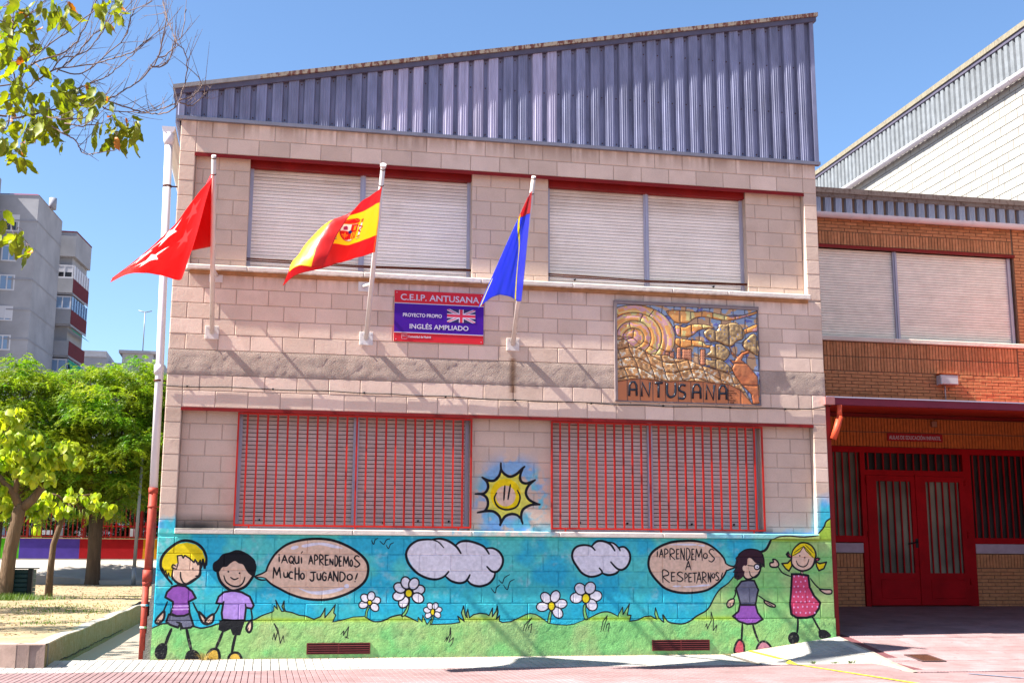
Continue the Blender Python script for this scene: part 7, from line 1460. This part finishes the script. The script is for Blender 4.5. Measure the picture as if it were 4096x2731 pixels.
def melia_tree(x, y, zb, cen, rad, seed, lab, fork, r=.22, nc=170, nf=46, share=None, group='feathery green trees by the railings'):
    t = thing('leafy_tree', (x, y, zb), lab, 'tree', group); rs = np.random.RandomState(seed); me, cc = crown_mesh('crown', seed, cen, rad, nc, nf, melia, .125, .42, .62, -.97)
    o = bpy.data.objects.new('crown', me); place(o, t); mb = MB(); fz = fork[2]
    mb.tube([(x, y, zb-.1), (x, y, zb+.12), (x*.8+fork[0]*.2, y, (zb+fz)/2), fork], [r*1.35, r*1.12, r*.98, r*1.05], 14)
    for sx, sy, sz in ((-.75, 0, .75), (.6, .1, .6), (.1, .3, 1.), (-.2, -.3, .9)):
        q = (fork[0]+sx, fork[1]+sy, fz+sz); mb.tube([(fork[0], fork[1], fz-.1), ((fork[0]+q[0])/2+sx*.12, (fork[1]+q[1])/2, fz+sz*.42), q], [r*.7, r*.55, r*.4], 8); near = sorted(cc, key=lambda c: (c[0]-q[0]*1.5+fork[0]*.5)**2+(c[1]-q[1])**2)[:12]; limbs(mb, q, near, r*.3, rs, .7)
    mb.build('trunk', bark, t); return t
T3 = melia_tree(-4.24, 27.06, .58, (-4.0, 27.2, 5.45), (2.5, 2.1, 2.85), 21, 'big feathery green tree with a thick dark trunk in front of the red wall section', (-4.25, 27.06, 2.75), .22, 210, 46)
melia_tree(-7.3, 26.8, .58, (-7.1, 27.0, 5.25), (2.3, 2.0, 2.85), 22, 'feathery green tree at the left edge rising behind the yellow-green tree', (-7.3, 26.8, 2.7), .2)
melia_tree(-1.2, 28.2, .6, (-1.7, 28.2, 5.4), (2.3, 1.9, 2.8), 23, 'feathery green tree mostly hidden behind the drainpipe and the school corner', (-1.2, 28.2, 2.8), .2)
# trees out of frame to the left whose shade dapples the sand
for i, (x, y, s) in enumerate(((-6.7, 3.0, 31), (-7.4, 9.0, 32), (-9.2, 16.5, 33))): melia_tree(x, y, .3, (x, y, 4.6), (1.9, 2.1, 1.7), s, ('broad tree outside the left edge shading the near sand', 'broad tree outside the left edge shading the middle of the sand', 'broad tree outside the left edge shading the far sand')[i], (x, y, 2.4), .16, 40, 22, group='shade trees on the sandy ground')
# broad leaf shapes
def broad_leaf(L, W, lobes, mat, nm='leaf', droop=.25):
    n = 9; out_ = []
    for i in range(n+1):
        t = i/n; w = W*.5*((1.75*(t+.02)**.45*(1-t)**.8) if lobes else math.sin(math.pi*min(1, t**.75))**.8)*(1+(.22 if (lobes and i in (3, 6)) else -.08 if lobes and i in (4, 7) else 0)); out_.append((t, w))
    vs = []
    for t, w in out_:
        z = -L*t; y = -droop*L*t*t
        vs += [(-w, y-.45*w+.06*L*math.sin(t*9), z), (0, y+.0, z-.004), (w, y-.45*w-.05*L*math.sin(t*8), z)]
    fs = []
    for i in range(n): a = 3*i; fs += [(a, a+1, a+4, a+3), (a+1, a+2, a+5, a+4)]
    mb = MB(); mb.add(vs, fs, 0, True); return mb.mesh(nm, mat)
cl1, cl2 = broad_leaf(.22, .19, False, catal), broad_leaf(.17, .14, False, catal, droop=.4)
def catalpa(x, y, zb, path, r, lab, spots, n, seed, limit=280):
    t = thing('broadleaf_tree', (x, y, zb), lab, 'tree'); rs = random.Random(seed); mb = MB()
    for pts, rr in path: mb.tube(pts, rr, 12)
    mb.build('trunk', bark, t); tw = MB(); pos = []
    for (cx, cy, cz, rr) in spots:
        for k in range(n):
            a = rs.uniform(0, 6.28); u = rs.uniform(-1, 1); q = rr*rs.uniform(.4, 1.)**.5; pos.append((cx+q*math.cos(a)*math.sqrt(1-u*u), cy+q*math.sin(a)*math.sqrt(1-u*u), cz+q*u*.7))
    for i, p in enumerate(pos):
        if i % 9 == 0: c = spots[min(len(spots)-1, i//n)]; tw.tube([(c[0], c[1], c[2]-.1), p], [.012, .004], 5)
    tw.build('twig', bark2, t); rs.shuffle(pos); mbr = MB()
    for i, p in enumerate(pos):
        me = cl1 if rs.random() < .6 else cl2; e = (rs.uniform(-.2, 1.1), rs.uniform(-.5, .5), rs.uniform(-3.14, 3.14)); s = rs.uniform(.7, 1.25)
        if i < limit: o = inst('leaf', me, t, p, e, (s, s, s))
        else:
            from mathutils import Euler
            M_ = Matrix.Translation(p) @ Euler(e).to_matrix().to_4x4() @ Matrix.Scale(s, 4); mbr.add([M_ @ v.co for v in me.vertices], [tuple(f.vertices) for f in me.polygons], 0, True)
    if mbr.v: mbr.build('leaf', catal, t, kind='stuff')
    return t
catalpa(-4.59, 15.35, .38, [([(-4.72, 15.35, .3), (-4.66, 15.35, .6), (-4.62, 15.35, 1.5), (-4.50, 15.35, 2.35), (-4.46, 15.35, 2.6)], [.21, .17, .155, .15, .13]), ([(-4.47, 15.35, 2.5), (-4.62, 15.3, 2.85), (-4.85, 15.25, 3.1), (-5.1, 15.2, 3.4)], [.11, .09, .075, .05]), ([(-4.45, 15.35, 2.5), (-4.2, 15.35, 2.72), (-4.02, 15.35, 3.0), (-3.98, 15.4, 3.35)], [.12, .11, .09, .05]), ([(-4.6, 15.3, 2.85), (-4.55, 15.2, 3.3), (-4.4, 15.1, 3.8)], [.07, .05, .03])], .16,
    'yellow-green broad leaved tree with a thick forked trunk at the left edge', [(-4.9, 15.2, 4.35, .42), (-4.35, 15.2, 4.15, .40), (-5.1, 15.3, 3.75, .4), (-4.6, 15.1, 3.75, .4), (-4.1, 15.2, 3.7, .35), (-3.75, 15.3, 3.75, .3), (-4.3, 15.1, 3.4, .3), (-4.95, 15.6, 2.6, .35), (-4.15, 15.7, 2.55, .28), (-3.5, 15.5, 4.05, .25), (-5.2, 15.3, 4.7, .3), (-4.7, 15.2, 4.75, .25), (-3.3, 15.4, 3.7, .2), (-4.0, 15.1, 3.3, .3), (-5.0, 15.4, 3.1, .3)], 52, 5)
catalpa(-4.05, 17.67, .42, [([(-4.06, 17.67, .35), (-4.06, 17.67, .9), (-4.03, 17.67, 1.7), (-3.86, 17.67, 2.35), (-3.70, 17.67, 2.75)], [.105, .085, .075, .07, .06]), ([(-3.72, 17.67, 2.7), (-4.0, 17.6, 2.95), (-4.2, 17.6, 3.0)], [.04, .03, .02]), ([(-3.70, 17.67, 2.7), (-3.4, 17.6, 2.95), (-3.1, 17.6, 3.0)], [.04, .03, .02])], .09,
    'thin leaning tree with few yellow-green leaves before the blue wall section', [(-4.2, 17.5, 2.9, .3), (-3.6, 17.5, 3.0, .3), (-3.1, 17.5, 2.85, .3), (-2.75, 17.5, 2.7, .22), (-3.85, 17.4, 2.6, .2)], 22, 6)
pods = MB(); rp = random.Random(3)
for i in range(22): x = rp.uniform(-3.7, -3.0); z = rp.uniform(2.5, 2.75); l = rp.uniform(.2, .38); pods.tube([(x, 17.5, z), (x+rp.uniform(-.03, .03), 17.5, z-l*.5), (x+rp.uniform(-.05, .05), 17.5, z-l)], [.005, .007, .003], 4)
pt_ = [o for o in bpy.data.objects if o.name.startswith('broadleaf_tree')][1]; pods.build('seed_pod', catal, pt_)
# shrubs and trees behind the railings
for i, (x, y, z, r_, lab) in enumerate(((-8.6, 41, 3.6, 2.3, 'dark green tree behind the railings at the far left'), (-4.6, 42, 3.9, 2.6, 'dark green tree behind the railings in the middle'), (-1.0, 41, 3.6, 2.3, 'dark green tree behind the railings nearest the school'))):
    t = thing('dark_tree', (x, y, 1.4), lab, 'tree', 'dark trees behind the railings'); me, cc = crown_mesh('crown', 60+i, (x, y, z), (r_, 1.6, 2.4), 90, 40, hedge, .20, .5, .7, -1.); o = bpy.data.objects.new('crown', me); place(o, t); MB().tube([(x, y, 1.2), (x, y, 3.8)], [.2, .14], 8).build('trunk', bark, t)
# ---------------------------------------------------------------- overhanging tree, mostly bare branches
ov = thing('overhanging_tree', (-3.6, -2.2, 0), 'half bare tree whose twigs and olive leaves hang into the top left corner', 'tree')
mb = MB(); mb.tube([(-3.6, -2.2, -.05), (-3.55, -2.4, 1.5), (-3.3, -3.2, 3.2), (-2.6, -4.2, 4.4), (-1.9, -4.9, 4.9)], [.17, .15, .13, .10, .07], 12); mb.tube([(-3.35, -3.0, 3.0), (-3.0, -4.0, 4.6), (-2.2, -4.8, 5.5)], [.10, .08, .05], 10)
mb.build('trunk', bark, ov)
brb = MB(); rs = random.Random(9); twigs = MB(); runs = []
for w, pts in BRANCH_RUNS:
    P = [Vector(p) for p in pts]; Q = smooth_line(np.array(pts), False, 4); n = len(Q); r0 = max(w*1.25, .0045)
    if pts[0][0] < -.95: 
        a = Vector((-2.0, -4.9, 5.0)); Q = np.vstack([[a], Q]); n += 1
    rad = [r0*(1-.72*i/(n-1))+.002 for i in range(n)]; QQ = [Vector(q)+Vector((rs.uniform(-1, 1), 0, rs.uniform(-1, 1)))*.006 for q in Q]; brb.tube(QQ, rad, 7); runs.append((QQ, r0))
for Q, r0 in runs:
    for i in range(2, len(Q)-1):
        if rs.random() < .50:
            p = Q[i]; t = (Q[min(i+1, len(Q)-1)]-Q[i-1]).normalized(); up = Vector((rs.uniform(-.35, .55), rs.uniform(-.3, .3), rs.uniform(.3, 1.))); d = (t*.9+up*.8*(1 if rs.random() < .8 else -.6)).normalized(); L = rs.uniform(.2, .6)*(1.2 if r0 > .012 else .7); pp = [p]; cu = Vector((rs.uniform(-.4, .4), 0, rs.uniform(-.1, .5)))
            for k in range(5): d = (d+cu*.16).normalized(); pp.append(pp[-1]+d*L/5)
            twigs.tube(pp, [.0035, .003, .0026, .0022, .0018, .0012], 4, cap=False)
            for q in (2, 3, 4):
                if rs.random() < .16: twigs.tube([pp[q], pp[q]+(d+Vector((rs.uniform(-1, 1), 0, rs.uniform(-.5, 1)))).normalized()*rs.uniform(.04, .14)], [.002, .001], 3, cap=False)
brm = simple('grey_brown_twig', (.56, .47, .44), .85, .35, 18., 0, .4, 60, k=.6); brb.build('branch', brm, ov); twigs.build('twig', brm, ov, kind='stuff')
ml = [broad_leaf(.125, .085, True, maple, droop=.35), broad_leaf(.105, .075, True, maple, droop=.8), broad_leaf(.14, .085, True, maple, droop=.5)]; rl_ = broad_leaf(.08, .05, True, rustl, droop=.7); cnt = 0; peti = MB()
for i, p in enumerate(LEAF_SPOTS):
    c = Vector(p)
    for k in range(6 if i < 45 else 3):
        q = c+Vector((rs.uniform(-.10, .10), rs.uniform(-.12, .12), rs.uniform(-.08, .10))); e = (rs.uniform(-.7, .7), rs.uniform(-.7, .7), rs.uniform(-3.14, 3.14)); s = rs.uniform(.7, 1.35)
        if cnt < 330: inst('leaf', rl_ if rs.random() < .09 else rs.choice(ml), ov, q, e, (s, s, s)); cnt += 1
        peti.tube([q, (q+c)/2+Vector((0, 0, .03)), c+Vector((0, 0, .05))], [.0014, .0016, .002], 3, cap=False)
peti.build('leaf_stalk', brm, ov, kind='stuff')
# ---------------------------------------------------------------- small growth
def tuft(name, x, y, z, n, h, mat, seed, lab, cat, spread=.10, parent=None):
    rs = random.Random(seed); mb = MB()
    for i in range(n):
        a = rs.uniform(0, 6.28); r_ = rs.uniform(0, spread*.4); p = Vector((x+r_*math.cos(a), y+r_*math.sin(a)*.5, z)); l = h*rs.uniform(.5, 1.); o = Vector((math.cos(a), math.sin(a)*.6, 0)); w = Vector((-o.y, o.x, 0))*.004; m_ = p+o*l*.35+Vector((0, 0, l*.6)); e = p+o*spread*rs.uniform(.6, 1.3)+Vector((0, 0, l*rs.uniform(.4, 1.)))
        mb.add([p-w, p+w, m_+w*.8, m_-w*.8, e], [(0, 1, 2, 3), (3, 2, 4)])
    o = mb.build(name, mat, parent, loc=(x, y, z)); 
    if lab: tag(o, lab, cat)
    else: tag(o, kind='stuff')
    return o
straw = leaf_mat('dry_straw', (.86, .74, .44), (.80, .68, .40), 5., .8, .3); green = leaf_mat('weed_green', (.36, .52, .18), (.50, .60, .22), 6., .7)
tuft('dry_grass_tuft', .62, -.06, .03, 46, .16, straw, 1, 'dry straw-coloured grass tuft at the wall foot below the blond painted boy', 'grass tuft', .13)
for x, y, z, h, lab in ((7.95, -1.13, 0, .05, 'leftmost small green weed in the joint below the pale ramp'), (8.22, -1.12, 0, .035, 'middle low green weed in the joint below the pale ramp'), (8.45, -1.12, 0, .06, 'rightmost and largest green weed in the joint below the pale ramp')): tuft('weed', x, y, z, 40, h, green, int(x*10), lab, 'weed', .10)
for x, y, s in ((-4.8, 15.0, 1), (-4.4, 15.1, 2), (-4.1, 15.2, 3), (-5.1, 14.9, 4)): pass
gm_ = MB(); rs = random.Random(17)
def blades(cx, cy, rx, ry, n, h):
    for i in range(n):
        x = cx+rs.gauss(0, rx); y = cy+rs.gauss(0, ry)
        if x > -1.09-.02*(y+.7)-.2: continue
        z = szf(x, y); a = rs.uniform(0, 6.28); o = Vector((math.cos(a), math.sin(a), 0)); l = h*rs.uniform(.4, 1.2); w = Vector((-o.y, o.x, 0))*.008; p = Vector((x, y, z)); gm_.add([p-w, p+w, p+o*l*.5+Vector((0, 0, l))], [(0, 1, 2)])
blades(-4.6, 15.0, .5, .25, 1500, .16); blades(-3.2, 11.5, 1.2, .8, 700, .05); blades(-2.2, 9.5, .6, .9, 500, .05); blades(-2.6, 6.2, .5, .5, 160, .04); blades(-1.9, 4.6, .25, .3, 140, .04); blades(-3., 16.5, 1.2, 1., 500, .05)
gm_.build('ground_grass', green, None, kind='stuff')
lm_ = MB()
for i in range(2600):
    y = rs.uniform(1, 26)**1.; x = rs.uniform(-9, -1.0)
    if x > -1.09-.02*(y+.7)-.2: continue
    z = szf(x, y)+.006; a = rs.uniform(0, 3.14); s = rs.uniform(.012, .035); c_, d = math.cos(a)*s, math.sin(a)*s; lm_.add([(x-c_, y-d, z), (x+d*.6, y-c_*.6, z+.01), (x+c_, y+d, z), (x-d*.6, y+c_*.6, z+.012)], [(0, 1, 2, 3)], 0 if i % 3 else 1)
lm_.build('fallen_leaves', [simple('brown_litter', (.50, .38, .22), .9), simple('yellow_litter', (.72, .62, .25), .9)], None, kind='stuff')
dl = MB()
for i in range(1400):
    x = rs.uniform(0, 8.3); y = -abs(rs.gauss(0, .012))-.012; z = zst(y) if x < 7.3 else rampz(x, y); s = rs.uniform(.002, .008); dl.add([(x-s, y, z), (x+s, y, z), (x, y-s*1.4, z+s*.3), (x, y, z+s)], [(0, 2, 3), (2, 1, 3)])
dl.build('wall_foot_litter', simple('dry_crumbs', (.72, .60, .42), .95), None, kind='stuff')
# ================================================================ distant flats
stone = simple('grey_render', (.66, .66, .69), .9, .20, .35, 0, .2, 3, k=.80); joint = simple('pale_joint', (.66, .66, .70), .9); awn = simple('green_awning', (.10, .66, .48), .8); mar = simple('maroon_panel', (.42, .10, .16), .8, .15, 1.); wf = paint('window_white', (.88, .88, .92)); redc = simple('dark_red_coping', (.48, .18, .22), .8)
tw = thing('apartment_tower', (-22, 98.6, 0), 'tall grey apartment block behind the trees at the left edge, nearest to the viewer', 'apartment building')
def wallprism(mb, pts, z0, z1):
    n = len(pts); mb.add([(x, y, z0) for x, y in pts]+[(x, y, z1) for x, y in pts], [tuple(reversed(range(n))), tuple(range(n, 2*n))]+[(i, (i+1) % n, (i+1) % n+n, i+n) for i in range(n)])
q1 = [(-38, 100.5), (-20.45, 98.57), (-19.76, 107.4), (-38, 108)]; mb = MB(); wallprism(mb, q1, 0, 34.8); TWo = mb.build('tower_walls', stone, tw)
fy = lambda x: 98.57+(-20.45-x)*.11
mb = MB(); mb.add([(-38, 100.45, 34.8), (-20.4, 98.5, 34.8), (-19.7, 107.4, 34.8), (-20.0, 107.4, 35.0), (-38, 100.9, 35.), (-20.7, 98.9, 35.)], [(0, 1, 5, 4), (1, 2, 3, 5)]); mb.build('coping', redc, tw)
for z in (32.3, 29.6, 26.8, 24.0, 21.3, 18.6):
    mb = MB(); mb.add([(-38, fy(-38)-.04, z), (-20.42, 98.5, z), (-19.72, 107.4, z), (-19.72, 107.4, z+.12), (-20.42, 98.5, z+.12), (-38, fy(-38)-.04, z+.12)], [(0, 1, 4, 5), (1, 2, 3, 4)]); mb.build('floor_joint', joint, tw)
mb = MB(); mb.box(-24.2, -23.9, 96.5, fy(-24), 0, 36.2); mb.box(-38, -24.2, 96.5, 99.9, 0, 36.2); mb.build('side_wing', stone, tw)
mb = MB(); mb.tube([(-20.0, 103, 34.8), (-20.0, 103, 35.9)], .35, 12); mb.build('chimney', joint, tw)
def win(mbp, x0, x1, z0, z1, y, n=2, parent=None, shutter_=0., glassm='paneblue'):
    fr = MB(); e = .12
    for a, b, c, d in ((x0, x1, z0, z0+e), (x0, x1, z1-e, z1), (x0, x0+e, z0+e, z1-e), (x1-e, x1, z0+e, z1-e)): fr.box(a, b, y-.08, y-.01, c, d)
    for k in range(1, n): xm = x0+(x1-x0)*k/n; fr.box(xm-.05, xm+.05, y-.08, y-.01, z0+e, z1-e)
    if shutter_ > 0: fr.box(x0+e, x1-e, y-.06, y-.02, z1-e-(z1-z0)*shutter_, z1-e)
    f = fr.build('window', wf, parent); MB().box(x0+e, x1-e, y-.04, y-.015, z0+e, z1-e).build('pane', MT[glassm], f)
for x0, z0, h, sh, g in ((-23.35, 31.3, 1.6, .35, 'panedark'), (-23.35, 28.5, 1.5, 0, 'paneblue'), (-23.35, 25.8, 1.45, 0, 'paneblue'), (-23.3, 23.0, 1.35, .75, 'paneblue'), (-23.3, 20.3, 1.4, 0, 'paneblue'), (-23.3, 17.5, 1.4, .3, 'paneblue')): win(None, x0, x0+1.35, z0, z0+h, fy(x0+.7), 2, tw, sh, g)
t2 = thing('apartment_block', (-17.5, 99, 0), 'grey apartment block with maroon balcony fronts and a green awning', 'apartment building')
q2 = [(-20.2, 98.75), (-16.95, 98.75), (-16.35, 104.2), (-20., 105)]; mb = MB(); wallprism(mb, [(-20.2, 99.3), (-17.25, 99.3), (-16.65, 104.2), (-20., 105)], 0, 31.0); mb.build('block_walls', stone, t2); mb = MB(); wallprism(mb, q2, 29.25, 31.5); mb.build('parapet', stone, t2)
mb = MB(); wallprism(mb, [(-20.2, 98.72), (-16.92, 98.72), (-16.32, 104.2), (-20., 105)], 31.5, 31.62); mb.build('coping', redc, t2)
fl = [(26.97, 28.80), (24.09, 25.9), (21.45, 23.3), (18.6, 20.6), (15.8, 17.8)]
for i, (z0, z1) in enumerate(((26.3, 28.0), (23.4, 25.2), (20.5, 22.4), (17.6, 19.5), (14.7, 16.6))):
    z0 += .6; z1 += .5
    mb = MB(); wallprism(mb, [(-19.6, 98.6), (-16.95, 98.6), (-16.95, 98.75), (-19.6, 98.75)], z0-1.2+.1, z0+.25); mb.build('balcony_front', stone, t2)
    mb = MB(); mb.add([(-16.94, 98.6, z0-1.05), (-16.34, 104.2, z0-1.05), (-16.34, 104.2, z0+.25), (-16.94, 98.6, z0+.25)], [(0, 1, 2, 3)]); mb.build('balcony_panel', mar, t2)
    mb = MB(); mb.box(-19.6, -16.9, 98.7, 99.3, z0-1.25, z0-1.12); mb.add([(-16.95, 98.6, z0-1.25), (-16.33, 104.2, z0-1.25), (-16.33, 104.2, z0-1.07), (-16.95, 98.6, z0-1.07)], [(0, 1, 2, 3)]); mb.build('balcony_slab', joint, t2)
    if i != 2: win(None, -19.3, -17.0, z0+.27, z0+1.5, 98.75, 3, t2, .45 if i == 0 else 0, 'panedark' if i == 0 else 'paneblue')
    mb = MB(); 
    if i != 2:
        for k in range(7): a = k/6.; x = -16.93+.6*a*.93; y = 98.7+5.2*a; mb.box(x-.02, x+.05, y-.06, y+.06, z0+.25, z0+1.5)
        mb.add([(-16.96, 98.7, z0+.25), (-16.38, 104.1, z0+.25), (-16.38, 104.1, z0+1.5), (-16.96, 98.7, z0+1.5)], [(0, 1, 2, 3)]); mb.build('glazing', wf if i == 0 else MT['paneblue'], t2)
    if i in (2, 3): z = z0+1.45; mb = MB(); mb.add([(-16.9, 98.6, z), (-16.3, 104.2, z), (-15.9, 104., z-(.35 if i == 2 else 1.)), (-16.6, 98.5, z-(.35 if i == 2 else 1.))], [(0, 1, 2, 3)]); mb.build('awning', awn, t2)
_c = Vector((1.29, -15.5, 1.11)); t2.location = _c+(t2.location-_c)*1.085; t2.scale = (1.085,)*3      # this block stands further back than the tower
lb_ = thing('low_apartment_block', (-19, 139, 0), 'low grey block far behind, just right of the balconied flats', 'apartment building'); MB().box(-24, -18.9, 139, 150, 0, 27.4).build('block_walls', stone, lb_); MB().box(-18.9, -14, 141, 150, 0, 26.3).build('block_walls', stone, lb_); MB().box(-24.1, -18.8, 138.9, 139.2, 26.6, 26.8).build('floor_joint', joint, lb_)
l2 = thing('roof_house', (-11, 99, 0), 'pale rooftop hut with overhanging slab far behind by the drainpipe', 'building'); MB().box(-13.6, -8.5, 99.5, 106, 0, 19.6).build('hut_walls', stone, l2); MB().box(-12.3, -9.6, 99.2, 103, 19.6, 20.5).build('hut_walls', stone, l2); MB().box(-12.6, -9.3, 98.9, 103.3, 20.5, 20.75).build('roof_slab', joint, l2)
an = thing('antenna_mast', (-10.5, 99, 20.7), 'thin aerial mast with two small arms on the rooftop hut', 'antenna'); MB().tube([(-10.5, 99, 20.7), (-10.5, 99, 24.4)], .05, 6).build('mast', galv, an); MB().tube([(-11.1, 99, 24.5), (-10.5, 99, 24.35), (-9.9, 99, 24.5)], .045, 6).build('arm', galv, an)
